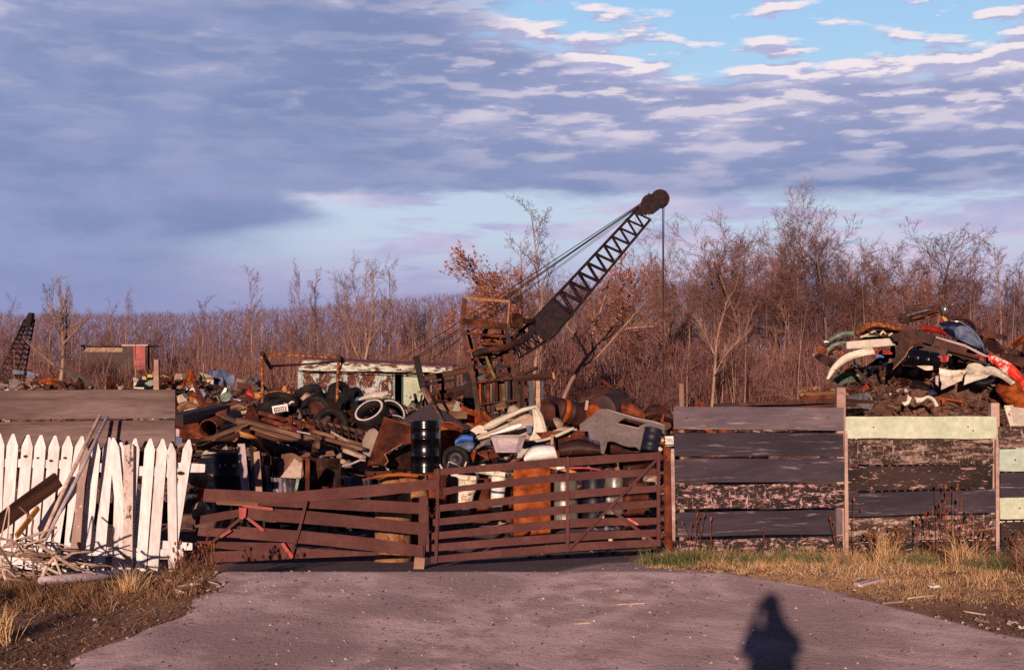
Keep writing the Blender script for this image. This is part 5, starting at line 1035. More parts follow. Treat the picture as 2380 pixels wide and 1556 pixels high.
mid_junk()
def pale_sheets():
    q = [([(560, 955), (600, 948)], [(566, 966), (604, 960)], 30.5, 'beige', 'small pale sheet by the foot of the pipe gantry'), ([(690, 1000), (722, 1006)], [(692, 1010), (724, 1018)], 27, 'log', 'pale grey strip on the slats of the sloping ladder'),
         ([(1092, 1000), (1112, 988), (1130, 992)], [(1096, 1012), (1116, 1006), (1134, 1008)], 28.5, 'cream', 'small cream sheet left of the cream car body'), ([(1285, 1000), (1310, 992), (1340, 996)], [(1288, 1010), (1314, 1006), (1344, 1010)], 28, 'beige', 'pale crumpled sheet between the barrels and grey panel'),
         ([(428, 952), (452, 946)], [(430, 962), (456, 958)], 30, 'concrete', 'light scrap sheet above the long channel beam'), ([(842, 905), (870, 898)], [(846, 914), (874, 908)], 32.5, 'log', 'grey white strip over the edge-on tyres'),
         ([(1150, 940), (1172, 932)], [(1154, 952), (1178, 946)], 33, 'old_wood', 'tan sheet above the cream car body'), ([(1010, 1060), (1030, 1056)], [(1012, 1072), (1034, 1070)], 26.2, 'rust_pale', 'pale rusty flap beside the black drum'),
         ([(1300, 1064), (1330, 1062), (1350, 1066)], [(1302, 1076), (1332, 1078), (1352, 1078)], 25.5, 'grey_panel', 'small grey sheet just above the top gate rail'), ([(745, 1050), (775, 1046)], [(748, 1060), (780, 1058)], 25.2, 'old_wood', 'splintered pale board end over the drum row')]
    for a, b, Y, mt, lb in q: band('torn_sheet', a, b, Y, m[mt], lb, crumple=.06, th=.01)
    for i, (u0, v0, u1, v1, Y, mt, lb) in enumerate(((560, 1012, 640, 1040, 24.6, 'stick', 'pale splintered lath under the sloping timbers'), (640, 1000, 700, 1032, 25.6, 'old_wood', 'short splintered board crossing the sloping timbers'), (470, 1060, 545, 1052, 24, 'stick', 'pale lath lying above the dark tank'), (770, 1004, 835, 1040, 26.5, 'stick', 'pale lath lying along the sloping ladder'),
                                                    (1100, 1046, 1140, 1020, 26, 'stick', 'pale stick crossing left of the grey tub'), (880, 935, 930, 955, 31, 'old_wood', 'greyish lath over the whitewall tyres'))):
        board('lath', P(u0, v0, Y), P(u1, v1, Y+.5), .045, .03, m[mt], None, label=lb, cat='lath', wob=.015)
pale_sheets()
# ------------------------------------------------------------------ shed, cage, racks, cranes
def shed():
    Y = 46; t = thing('shed', P(850, 960, Y), 'low shed with flaking pale blue walls and rusty roof behind the tyres', 'shed')
    zt = P(0, 862, Y).z; zb = T(0, Y)-.1; x = lambda u: P(u, 0, Y).x
    def wall(nm, u0, u1, mt, y0=Y, z0=zb, z1=zt):
        s = MB().box(((x(u0)+x(u1))/2, y0+.06, (z0+z1)/2), (x(u1)-x(u0), .12, z1-z0)); return obj(nm, s, mt, t)
    wall('wall', 699, 742, m['shed_wall']); wall('wall', 743, 915, m['shed_wall'], Y+.02); wall('wall', 936, 985, m['shed_wall2'], Y+.01)
    wall('door_frame', 914, 918, m['greenish'], Y-.04); wall('door_frame', 933.5, 937, m['teal'], Y-.04)
    obj('doorway_shade', MB().box((x(925), Y+.9, (zt+zb)/2), (.4, .06, zt-zb)), m['dark'], t)  # near-black panel standing in for the shade inside the open doorway
    obj('side_wall', MB().box((x(699)-.06, Y+1.6, (zt+zb)/2), (.1, 3, zt-zb)), m['shed_wall'], t); obj('side_wall', MB().box((x(985)-.06, Y+1.6, (zt+zb)/2), (.1, 3, zt-zb)), m['dark'], t); obj('back_wall', MB().box((x(842), Y+3.1, (zt+zb)/2), (x(985)-x(699), .1, zt-zb)), m['shed_wall2'], t)
    # roof slab with thick fascia
    A = [P(694, 843, Y-.3), P(1051, 857, Y-.3)]
    s = MB(); a, b = P(696, 837, Y-.35), P(1052, 855, Y-.35); c, d = P(694, 860, Y-.35), P(975, 868, Y-.35)
    obj('fascia', MB().surf(lambda p, q: a.lerp(b, p).lerp(c.lerp(P(1052, 866, Y-.35), p), q)+Vector((0, .01*noise.noise(Vector((p*30, q*3, 0))), .03*noise.noise(Vector((p*14, 0, 0)))*(q))), 30, 3, .05, False), m['shed_trim'], t)
    e, f = P(735, 835, Y-.3), P(1052, 853.5, Y-.3)
    s = MB().surf(lambda p, q: a.lerp(b, p)+Vector((0, q*3.8, .03+q*.13+.02*noise.noise(Vector((p*9, q*3, 2))))), 24, 6, .04, False); obj('roof', s, m['shed_roof'], t)
    obj('roof_edge', MB().tube([P(696, 861, Y-.38), P(800, 864, Y-.38), P(975, 871, Y-.38)], .018, 6), m['rust_dark'], t)
shed()
def cage():
    Y = 38; t = thing('steel_cage', P(1150, 975, Y), 'tall leaning rusty stake cage stuffed with slats in front of the crane boom', 'cage')
    def bar(nm, pts, w, mt, yo=0, d=.08):
        for a, b in zip(pts, pts[1:]): board(nm, P(*cH(*a), Y+yo), P(*cH(*b), Y+yo), w, d, m[mt], t, up=(1, 0, 0) if abs(b[1]-a[1]) > abs(b[0]-a[0]) else (0, 0, 1), wob=.008)
    bar('post', [(675, 155), (640, 430), (700, 740), (765, 1010), (825, 1410)], .13, 'rust_dark'); bar('post', [(1135, 180), (1108, 470), (1150, 720), (1195, 1000), (1250, 1300)], .12, 'rust_dark')
    bar('post', [(700, 480), (770, 760), (830, 1100), (850, 1380)], .08, 'rust_dark', 1.0); bar('post', [(1060, 480), (1120, 820), (1200, 1240)], .08, 'rust_dark', 1.0)
    bar('top_bar', [(680, 152), (1135, 186)], .075, 'rust_pale', -.05, .05); bar('side_bar', [(1135, 186), (1115, 420)], .05, 'rust_pale', -.07, .04); bar('cross_plate', [(645, 392), (1100, 440)], .17, 'rust', -.08); bar('cross_bar', [(640, 440), (1050, 475), (1105, 440)], .035, 'rust_dark', -.03, .03)
    bar('cross_bar', [(680, 515), (1110, 552)], .07, 'rust'); bar('cross_bar', [(800, 620), (1130, 640)], .05, 'rust'); bar('cross_bar', [(700, 700), (1050, 690)], .09, 'rust', -.06); bar('cross_bar', [(800, 1022), (1225, 972)], .06, 'rust', -.06); bar('cross_bar', [(845, 1250), (1330, 1195)], .05, 'rust_dark', -.06); bar('cross_bar', [(740, 870), (1180, 850)], .08, 'rust_dark', .3); bar('cross_bar', [(720, 790), (1150, 770)], .07, 'rust', .5)
    bar('diagonal_bar', [(880, 730), (985, 985)], .07, 'green_wood', -.1); bar('diagonal_bar', [(760, 520), (800, 690)], .07, 'rust_dark', -.05); bar('diagonal_bar', [(1040, 560), (1050, 640)], .06, 'rust_dark', -.05)
    bar('diagonal_bar', [(1030, 760), (1010, 960)], .10, 'rust_dark', .2); bar('diagonal_bar', [(1080, 720), (1190, 880)], .12, 'rust', .1)
    sl = [(790, 'rust_dark'), (1260, 'dark_wood'), (1300, 'rust_dark'), (848, 'crane'), (970, 'rust_dark'), (1130, 'crane'), (830, 'rust_orange'), (868, 'old_wood'), (905, 'rust'), (950, 'old_wood'), (990, 'dark_wood'), (1025, 'rust'), (1065, 'green_wood'), (1105, 'navy'), (1150, 'old_wood'), (1185, 'dark_wood'), (1230, 'rust_dark')]
    for i, (x, mt) in enumerate(sl): bar('slat', [(x, 1020-(i*4)), (x+R.uniform(-10, 30), 1400)], R.uniform(.06, .11), mt, R.uniform(.0, .5), .03)
    for i in range(58):                                    # jumble inside the cage
        x0 = R.uniform(760, 1150); y0 = R.uniform(540, 1000); a = R.gauss(0, .6); L = R.uniform(60, 190)
        mt = R.choice(('rust_dark', 'rust_dark', 'rust_dark', 'navy', 'dark_wood', 'rust', 'brown_drum', 'crane'))
        x1 = min(1190, x0+L*math.cos(a)); bar('loose_slat', [(x0, y0), (x1, y0+L*math.sin(a))], R.uniform(.05, .14), mt, R.uniform(.1, .9), .04)
    # long sticking beams
    board('timber', P(*cH(1205, 985), 37.6), P(*cH(1590, 955), 37.2), .165, .14, m['dark_wood'], None, label='long square timber sticking out right from the cage', cat='timber')
    one('timber_end', MB().box((0, 0, 0), (.05, .15, .165), along(P(*cH(1592, 955), 37.2), P(*cH(1610, 953), 37.2))), m['ochre'], 'bright sawn end block on the long square timber', 'timber')
    board('timber', P(*cH(1240, 955), 37.9), P(*cH(1420, 872), 37.5), .07, .12, m['dark_wood'], None, label='short dark board pointing up over the square timber', cat='timber')
    for x, mt, w, lb in ((1362, 'navy', .13, 'dark blue upright barrel-stave board right of the cage'), (1432, 'post', .11, 'tan upright post right of the cage'), (1475, 'deep_blue', .06, 'thin blue upright strip behind the tan post'), (1270, 'dark_wood', .12, 'dark upright board between cage and blue board')):
        g = P(*cH(x, 1010), 37.2); one('upright_board', board_mb(g.z-T(g.x, 37.2), w, .05), m[mt], lb, 'board', None, along(Vector((g.x, 37.2, T(g.x, 37.2))), g, (1, 0, 0)))
    # big curved rusty arm
    one('bent_pipe', MB().tube(cat_rom([P(*cH(x, y), y2) for x, y, y2 in ((760, 740, 37.5), (900, 690, 37.6), (1060, 672, 37.7), (1200, 620, 38.2), (1330, 550, 39), (1385, 450, 40))], 16), .088, 12), m['rust_dark'], 'thick curved rusty pipe reaching from the cage to the boom', 'pipe')
    # small uprights left: dark post and stake rack
    board('dark_post', P(*cH(165, 750), 36), P(*cH(240, 1090), 36), .16, .12, m['crane'], None, up=(1, 0, 0), label='thick dark leaning post at the shed end', cat='post')
    board('dark_post', P(*cH(235, 1090), 35.8), P(*cH(320, 1240), 35.6), .10, .08, m['old_wood'], None, up=(1, 0, 0), label='short greyish stub below the thick dark leaning post', cat='post')
    t = thing('stake_rack', P(1040, 930, 38.5), 'brown stake rack of rails and uprights left of the rusty cage', 'rack')
    for a, b, w in (((255, 985), (715, 895), .16), ((262, 1045), (560, 1000), .08), ((300, 1155), (720, 1062), .11), ((450, 952), (440, 1215), .08), ((575, 930), (572, 1195), .07), ((690, 900), (700, 1150), .08), ((150, 1140), (190, 1290), .08), ((230, 1150), (205, 1290), .05)):
        board('bar', P(*cH(*a), 38.5), P(*cH(*b), 38.5), w, .07, m['dark_wood' if w > .1 else 'crane'], t, up=(1, 0, 0) if abs(b[1]-a[1]) > abs(b[0]-a[0]) else (0, 0, 1), wob=.006)
    board('diag', P(*cH(620, 1080), 38.8), P(*cH(715, 985), 38.8), .05, .04, m['deep_blue'], t)
    one('cloth_bag', band_mb([cD(300, 565), cD(430, 510), cD(560, 490), cD(640, 480)], [cD(305, 585), cD(450, 560), cD(570, 560), cD(650, 515)], 31, bulge=.06, th=.03, crumple=.05), m['cream'], 'crumpled cream and white cloth lying over the tyres', 'cloth')
    rod('bottle', PP((828, 925, 31), (834, 929, 31)), .06, m['bright_blue'], 'small blue bottle left of the crumpled cloth', 'bottle')
    for i, (u, v, w, h, mt) in enumerate(((705, 900, 0, 0, 0),)): pass
cage()

def lattice(name, A, B, wa, wb, ha, hb, n, mat, t, cr=.045, lr=.022, side=Vector((0, 1, 0))):
    """box-section lattice from A to B with widths/heights at each end"""
    d = (B-A).normalized(); nrm = side.cross(d).normalized(); dep = d.cross(nrm).normalized()
    def pt(q, i, j): return A.lerp(B, q)+nrm*(lerp(ha, hb, q)/2*i)+dep*(lerp(wa, wb, q)/2*j)
    for i, j in ((1, 1), (1, -1), (-1, 1), (-1, -1)): obj('chord', MB().tube([pt(0, i, j), pt(1, i, j)], cr, 6, smooth=False), mat, t)
    s = MB(); q = 0; k = 0; qs = [0]
    while qs[-1] < .999: qs.append(min(1, qs[-1]+1/n*(1.18-.36*qs[-1])))
    for k in range(len(qs)-1):
        a, b = qs[k], qs[k+1]
        for j in (1, -1):
            s.tube([pt(a, 1, j), pt((a+b)/2, -1, j)], lr, 4, False, False); s.tube([pt((a+b)/2, -1, j), pt(b, 1, j)], lr, 4, False, False)
        for i in (1, -1):
            s.tube([pt(a, i, -1), pt((a+b)/2, i, 1)], lr, 4, False, False); s.tube([pt((a+b)/2, i, 1), pt(b, i, -1)], lr, 4, False, False)
    obj('lacing', s, mat, t); return pt, d, nrm, dep
def crane():
    Y = 58; k = spx(Y); t = thing('crane', P(1200, 900, Y), 'large dark lattice boom crane rising over the scrap heap in the centre', 'crane'); c = m['crane']
    A = P(1268, 757, Y); B = P(1497, 497, Y-1); foot = P(1196, 812, Y+.3)
    nA = P(1205, 800, Y)
    pt, d, nrm, dep = lattice('boom', A, B, 1.0, .62, 60*k, 38*k, 12, c, t, .055, .036)
    lattice('boom_foot', foot, A, .75, 1.0, 44*k, 60*k, 4, c, t, .055, .034)
    # box housing on the boom
    Mx = along(P(1247, 745, Y), P(1306, 694, Y-.3)); L = (P(1306, 694, Y-.3)-P(1247, 745, Y)).length
    s = MB(); 
    def bx(q, i, j, e=1.0): return pt(q, i*e, j*e)
    # housing straddles the boom from A backwards
    h0, h1 = A-d*.35, A+d*1.05
    def hb(P0, i, j, a, b): return P0+nrm*(a*i)+dep*(b*j)
    vs = [hb(h0, i, j, .50, .62) for i, j in ((1, 1), (1, -1), (-1, -1), (-1, 1))]+[hb(h1, i, j, .50, .62) for i, j in ((1, 1), (1, -1), (-1, -1), (-1, 1))]
    mbx = obj('machinery_box', MB().add(vs, [(4, 5, 6, 7), (0, 4, 7, 3), (1, 2, 6, 5), (0, 1, 5, 4), (3, 7, 6, 2)]), c, t)
    vs = [hb(h0-d*.28, i, j, .10, .66) for i, j in ((1, 1), (1, -1), (-1, -1), (-1, 1))]
    subp('box_lip', MB().add([hb(h0-d*.05, 1, 1, .53, .65), hb(h0-d*.05, 1, -1, .53, .65), hb(h1, 1, -1, .53, .65), hb(h1, 1, 1, .53, .65), hb(h0-d*.05, 1, 1, .56, .65), hb(h0-d*.05, 1, -1, .56, .65), hb(h1, 1, -1, .56, .65), hb(h1, 1, 1, .56, .65)], [(3, 2, 1, 0), (4, 5, 6, 7), (0, 1, 5, 4), (1, 2, 6, 5), (2, 3, 7, 6), (3, 0, 4, 7)]), c, mbx, t)
    # head
    hd = [(1335, 165), (1400, 100), (1480, 70), (1515, 74), (1540, 65), (1568, 105), (1552, 180), (1500, 215), (1440, 262), (1400, 262), (1300, 275), (1290, 250), (1312, 215), (1342, 192)]
    f = lambda x, y: (1123.3+x/3.652, 426.1+y/3.652)
    for yo in (-.38, .30): obj('head_plate', MB().plate([[P(*f(x, y), Y-1+yo) for x, y in hd]], .05), c, t)
    for i, (x, y, r) in enumerate(((1500, 132, .38), (1412, 165, .34))):
        for yo in (-.22, -.02, .18): obj('sheave', MB().lathe([(.06, -.05), (r*.9, -.04), (r, -.06), (r*.93, 0), (r, .06), (r*.9, .04), (.06, .05)], 28, basis(P(*f(x, y), Y-1+yo), (0, 1, 0)), closed=True), m['rust_dark'], t)
    obj('head_block', MB().box((0, 0, 0), (.7, .6, .5), along(P(*f(1345, 235), Y-1), P(*f(1400, 170), Y-1)) @ Matrix.Translation((.35, 0, 0))), m['rust_dark'], t)
    # winch wheel and axle
    wc = P(1200, 745, Y-1.2); obj('winch_wheel', MB().lathe([(.001, -.05), (.22, -.05), (.25, -.09), (.30, -.09), (.31, 0), (.30, .09), (.25, .09), (.22, .05), (.001, .05)], 28, basis(wc, (.55, -.8, .1))), m['rust_dark'], t)
    obj('winch_shaft', MB().tube([wc, P(1250, 747, Y-.4)], .11, 10), m['rust_dark'], t)
    obj('strut', MB().tube(PP((1185, 800, Y), (1215, 765, Y), (1262, 728, Y)), .07, 6), c, t); obj('strut', MB().tube(PP((1190, 826, Y), (1240, 760, Y)), .06, 6), c, t)
    # cables
    for (u0, v0, u1, v1, r) in ((1487, 474, 930, 836, .017), (1482, 480, 938, 850, .022), (1478, 484, 945, 852, .018), (1475, 488, 960, 866, .013), (1466, 500, 1000, 838, .010)):
        obj('boom_cable', MB().tube([P(u0, v0, Y-1), P((u0+u1)/2, (v0+v1)/2+1.5, Y+1), P(u1, v1, Y+3)], r, 4, False), m['cable'], t)
    for dx in (-1.6, 1.6): obj('hoist_cable', MB().tube([P(1541.5+dx, 482, Y-1), P(1541+dx*.3, 700, Y-1), P(1541.5, 895, Y-1)], .018, 4, False), m['cable'], t)
    # cab, turntable and crawler tracks behind the scrap
    zb = T(0, Y); x = lambda u: P(u, 0, Y).x
    cb = obj('cab', MB().box((x(1150), Y+1.2, 1.75), (2.6, 2.2, 1.5)), c, t); subp('cab_roof', MB().box((x(1150), Y+1.2, 2.53), (2.75, 2.4, .08)), m['rust_dark'], cb, t)
    obj('counterweight', MB().box((x(1095), Y+1.6, 1.5), (.6, 2.4, 1.0)), m['rust_dark'], t)
    obj('turntable', MB().lathe([(.001, .8), (.9, .8), (.9, 1.0), (.001, 1.0)], 24, Matrix.Translation((x(1160), Y+1.2, 0))), c, t)
    for yo in (-.3, 2.6):
        s = MB(); path = [(-1.7, .45), (-1.9, .2), (-1.6, .0), (1.6, .0), (1.9, .2), (1.7, .45), (1.2, .62), (-1.2, .62)]
        vs = [(x(1160)+a, Y+yo+e, zb+b) for e in (-.25, .25) for a, b in path]; n = len(path)
        s.add(vs, [tuple(range(n-1, -1, -1)), tuple(range(n, 2*n))]+[(i, (i+1) % n, n+(i+1) % n, n+i) for i in range(n)]); obj('track', s, m['rust_dark'], t)
    # gantry frame behind cab
    for a, b in (((1130, 862), (1112, 826)), ((1100, 862), (1112, 826))): obj('gantry_leg', MB().tube([P(*a, Y+2), P(*b, Y+2)], .06, 6), c, t)
crane()
def left_crane():
    Y = 75; t = thing('crane', P(25, 910, Y), 'small dark lattice crane boom at the far left edge', 'crane'); c = m['crane']; k = spx(Y)
    lattice('boom', P(31, 862, Y), P(69, 742, Y-1), 1.1, .5, 38*k, 14*k, 11, c, t, .045, .022)
    obj('head', MB().plate([PP((60, 752, Y-1.2), (63, 738, Y-1.2), (70, 726, Y-1.2), (78, 727, Y-1.2), (76, 742, Y-1.2), (72, 756, Y-1.2))], .4), c, t)
    obj('cab', MB().box(P(14, 884, Y+.5), (1.9, 2.2, .9)), c, t); obj('cab_roof', MB().box(P(14, 872, Y+.5)+Vector((0, 0, .28)), (2.0, 2.3, .07)), m['rust_dark'], t); obj('panel', MB().box(P(10, 898, Y-.75), (.4, .1, .6)), m['yellow'], t)
    obj('chassis', MB().box(P(14, 925, Y+.5), (2.2, 2.4, 1.0)), m['rust_dark'], t)
    for u0, v0, u1, v1 in ((62, 745, -40, 905), (64, 742, -30, 910)): obj('cable', MB().tube([P(u0, v0, Y-1), P(u1, v1, Y+2)], .018, 4, False), m['cable'], t)
left_crane()

# ------------------------------------------------------------------ far-left scrap and sheds
H2 = mound('ground_mound', [(-14.2, 62, 3.2, 4, 2.0), (-16.5, 60, 3, 3.5, 1.45), (-20, 62, 4, 4, 1.7), (-11.5, 60, 2.6, 4, 1.6), (-24, 66, 6, 5, 1.6), (-7, 60, 5, 5, 1.2), (-2, 60, 6, 4, 1.0)], m['dirt'], -31, 5, 55, 71, .4)
def Hl(x, y): return T(x, y)+H2(x, y)
debris('scrap_debris', 'small scrap pieces strewn over the distant heaps on the left', 2600, (-30, 4, 56, 69), .55, m['chips'], Hl, .25)
filler(60, (-29, -9, 57, 64), Hl, 'on the distant left heap', Mset=('rust', 'rust_dark', 'rust_orange', 'concrete', 'steel_blue', 'navy', 'grey_panel', 'white_rust', 'brown_drum'), size=(.6, 1.7), lift=.3)
filler(24, (-9, 4, 57, 64), Hl, 'on the low rise beyond the tyres', Mset=('rust', 'rust_dark', 'navy', 'grey_panel', 'brown_drum', 'beige'), size=(.6, 1.8), lift=.3)
def far_left():
    Y = 58.5
    for i, (x, y, r) in enumerate(((1672, 512, .17), (1800, 515, .21))): pipe(P(*cA(x, y), Y), P(*cA(x+60, y-20), Y+3), r, m['rust_pale'] if i == 0 else m['galv'], ['left one of two open pipe ends on the distant left heap', 'right larger one of two open pipe ends on the distant left heap'][i])
    for pts, mt, nm, lb in (([(1445, 545), (1450, 480), (1600, 475), (1600, 545)], 'rust_orange', 'metal_box', 'orange rusty box beside the distant pipe ends'), ([(1375, 545), (1375, 450), (1440, 440), (1420, 545)], 'rust_orange', 'metal_box', 'narrow orange plate left of the distant rusty box'), ([(1870, 545), (1875, 480), (1980, 520), (1975, 545)], 'rust_orange', 'metal_box', 'orange rusty plate just left of the round post'),
                        ([(1560, 430), (1610, 355), (1690, 410), (1680, 440), (1600, 455)], 'rust_pale', 'metal_sheet', 'pinkish tilted sheet above the distant pipe ends'), ([(1720, 320), (1740, 265), (1800, 265), (1805, 320)], 'concrete', 'block', 'pale square block on top of the distant heap'), ([(1430, 360), (1480, 330), (1580, 310), (1560, 360), (1480, 390)], 'greenish', 'metal_sheet', 'pale green crumple on top of the distant heap'),
                        ([(1405, 320), (1410, 290), (1440, 290), (1450, 325)], 'yellow', 'can', 'left yellow can on the distant heap'), ([(1455, 300), (1460, 272), (1500, 272), (1510, 300)], 'yellow', 'can', 'right yellow can on the distant heap'), ([(1325, 410), (1325, 398), (1425, 400), (1425, 415)], 'cream', 'strip', 'cream strip on the left flank of the distant heap'),
                        ([(785, 540), (810, 500), (900, 478), (945, 495), (870, 525)], 'cream', 'fender', 'cream fender lying just over the grey fence top'), ([(945, 500), (1130, 510), (1130, 525), (945, 512)], 'galv', 'strip', 'long thin light strip right of the cream fender'), ([(1225, 515), (1260, 500), (1300, 525), (1240, 528)], 'log', 'metal_sheet', 'small grey white sheet right of the long thin strip'),
                        ([(250, 465), (280, 425), (325, 430), (320, 465)], 'steel_blue', 'metal_sheet', 'pale blue bag beside the small crane'), ([(320, 465), (350, 400), (400, 385), (450, 420), (450, 468)], 'navy', 'metal_sheet', 'dark blue hump right of the small crane'), ([(250, 545), (255, 470), (440, 470), (430, 550)], 'rust_dark', 'metal_box', 'dark rusty block under the dark blue hump'),
                        ([(265, 300), (275, 230), (395, 275), (320, 310)], 'steel_blue', 'tarp', 'light blue triangular tarp right of the small crane'), ([(125, 270), (130, 225), (240, 235), (240, 270)], 'steel_blue', 'tarp', 'light blue strip at the foot of the small crane boom'), ([(250, 380), (270, 335), (350, 350), (345, 395)], 'rust_pale', 'metal_sheet', 'tan patch under the light blue tarp'),
                        ([(1040, 440), (1045, 385), (1065, 378), (1065, 440)], 'post_pink', 'can', 'pinkish upright can in the low scrub'), ([(1070, 400), (1075, 375), (1100, 380), (1098, 402)], 'white', 'can', 'white scrap beside the pinkish can'), ([(2185, 470), (2225, 400), (2245, 410), (2215, 500)], 'white', 'metal_sheet', 'white curled scrap right of the round post'),
                        ([(1870, 430), (1900, 398), (1950, 420), (1955, 470), (1930, 450), (1910, 425)], 'cream', 'metal_sheet', 'cream curved scrap left of the round post'), ([(2235, 520), (2240, 500), (2380, 520), (2380, 545)], 'log', 'metal_sheet', 'long grey board beyond the fence end'), ([(2100, 560), (2110, 480), (2190, 470), (2200, 560)], 'navy', 'metal_box', 'dark block right of the round post')):
        yy = Y-R.uniform(0, 1.5) if pts[0][0] > 760 else 72
        one(nm, MB().plate([[P(*cA(x, y), yy) for x, y in pts]], .09), m[mt], lb, 'scrap metal')
    yy = 34
    for pts, mt, lb in (([(412, 921), (424, 916), (437, 931), (414, 936)], 'beige', 'pale triangular scrap right of the grey fence end'), ([(411, 950), (414, 940), (436, 936), (450, 941), (430, 950)], 'rust_pale', 'pale orange scrap low right of the grey fence end'), ([(450, 935), (452, 926), (466, 930), (462, 940)], 'concrete', 'pale lump on the heap above the channel beam'),
                        ([(456, 912), (470, 903), (480, 915), (474, 925)], 'steel_blue', 'grey blue sheet on the heap above the channel beam'), ([(492, 927), (505, 920), (530, 928), (528, 934), (496, 932)], 'rust_pale', 'pinkish board on the heap above the channel beam'), ([(570, 896), (575, 890), (600, 893), (600, 899)], 'rust_dark', 'dark flat plate beyond the red panel'),
                        ([(655, 905), (660, 896), (664, 896), (668, 912)], 'ochre', 'small orange yellow upright between the frame legs'), ([(620, 911), (640, 908), (690, 910), (688, 914)], 'ochre', 'thin orange yellow strip between the frame legs')):
        one('metal_scrap', MB().plate([[P(*q, yy) for q in pts]], .06), m[mt], lb, 'scrap metal')
    # far sheds beyond the scrub
    Y = 80; t = thing('shed', P(247, 880, Y), 'distant long grey shed behind the trees on the left', 'shed')
    a, b = P(196, 806, Y), P(293, 826, Y); obj('wall', MB().box(((a.x+b.x)/2, Y, (a.z+1.2)/2), (b.x-a.x, .2, a.z-1.2)), m['concrete'], t); obj('roof', MB().box(((a.x+b.x)/2, Y+1.5, a.z+.05), (b.x-a.x+.3, 3.6, .1)), m['rust_dark'], t); obj('lower_wall', MB().box(((a.x+b.x)/2, Y-.06, 2.9), (b.x-a.x, .1, 1.9)), m['brown_drum'], t)
    t = thing('container', P(317, 880, Y), 'distant bright red and dark box container behind the trees', 'container')
    a, b = P(312, 803, Y-1), P(339, 860, Y-1); obj('red_side', MB().box(((a.x+b.x)/2, Y-1, (a.z+b.z)/2), (b.x-a.x, .2, a.z-b.z)), m['red'], t); c = P(296, 804, Y); obj('dark_side', MB().box(((a.x+c.x)/2, Y-.9, (a.z+b.z)/2), (a.x-c.x, .2, a.z-b.z-.05)), m['brown_drum'], t)
    c = P(352, 804, Y); obj('end_frame', MB().box(((b.x+c.x)/2, Y-.5, (a.z+b.z)/2), (c.x-b.x, .2, a.z-b.z-.1)), m['dark_wood'], t); obj('roof', MB().box(((P(296, 0, Y).x+c.x)/2, Y+.5, a.z+.03), (c.x-P(296, 0, Y).x+.1, 3, .08)), m['log'], t)
far_left()

# ------------------------------------------------------------------ right-hand heap
H3 = mound('ground_mound', [(13.3, 45.5, 4.1, 5, 3.0), (16.5, 45.5, 3.6, 5, 3.2), (11.2, 44.5, 2.7, 4, 2.3), (19.5, 46, 4, 5, 2.9), (9.2, 44, 3, 3.5, 1.2), (14, 41.5, 5, 3, 1.4), (6.5, 44, 4, 3, 1.05)], m['dirt'], 2.5, 24, 38, 51, .22, rough=.35)
def Hr(x, y): return T(x, y)+H3(x, y)
debris('heap_debris', 'earth and tiny scrap bits covering the tall right heap', 5200, (4, 22, 39, 48), .26, m['chips_dirt'], Hr, .10)
debris('scrap_debris', 'small bright scrap bits on the tall right heap', 420, (7, 20, 39.5, 46), .26, m['chips'], Hr, .10)
filler(40, (9.3, 20, 42, 45), Hr, 'on the tall right heap', Mset=('rust', 'rust_dark', 'rust_dark', 'rust_orange', 'brown_drum', 'dark_wood', 'navy'), size=(.35, .95), lift=.15)
wires(60, (8.8, 19, 40.5, 44), Hr, 'on the tall right heap', (.5, 1.5))
filler(40, (10.5, 19, 43.2, 45.5), lambda x, y: Hr(x, y)+.3, 'high on the tall right heap', Mset=('rust_dark', 'rust_dark', 'rust', 'brown_drum', 'navy', 'rust_orange', 'cream', 'greenish'), size=(.5, 1.3), lift=.35)
wires(40, (-28, -8, 57, 62), Hl, 'on the distant left heap', (.8, 2.2))
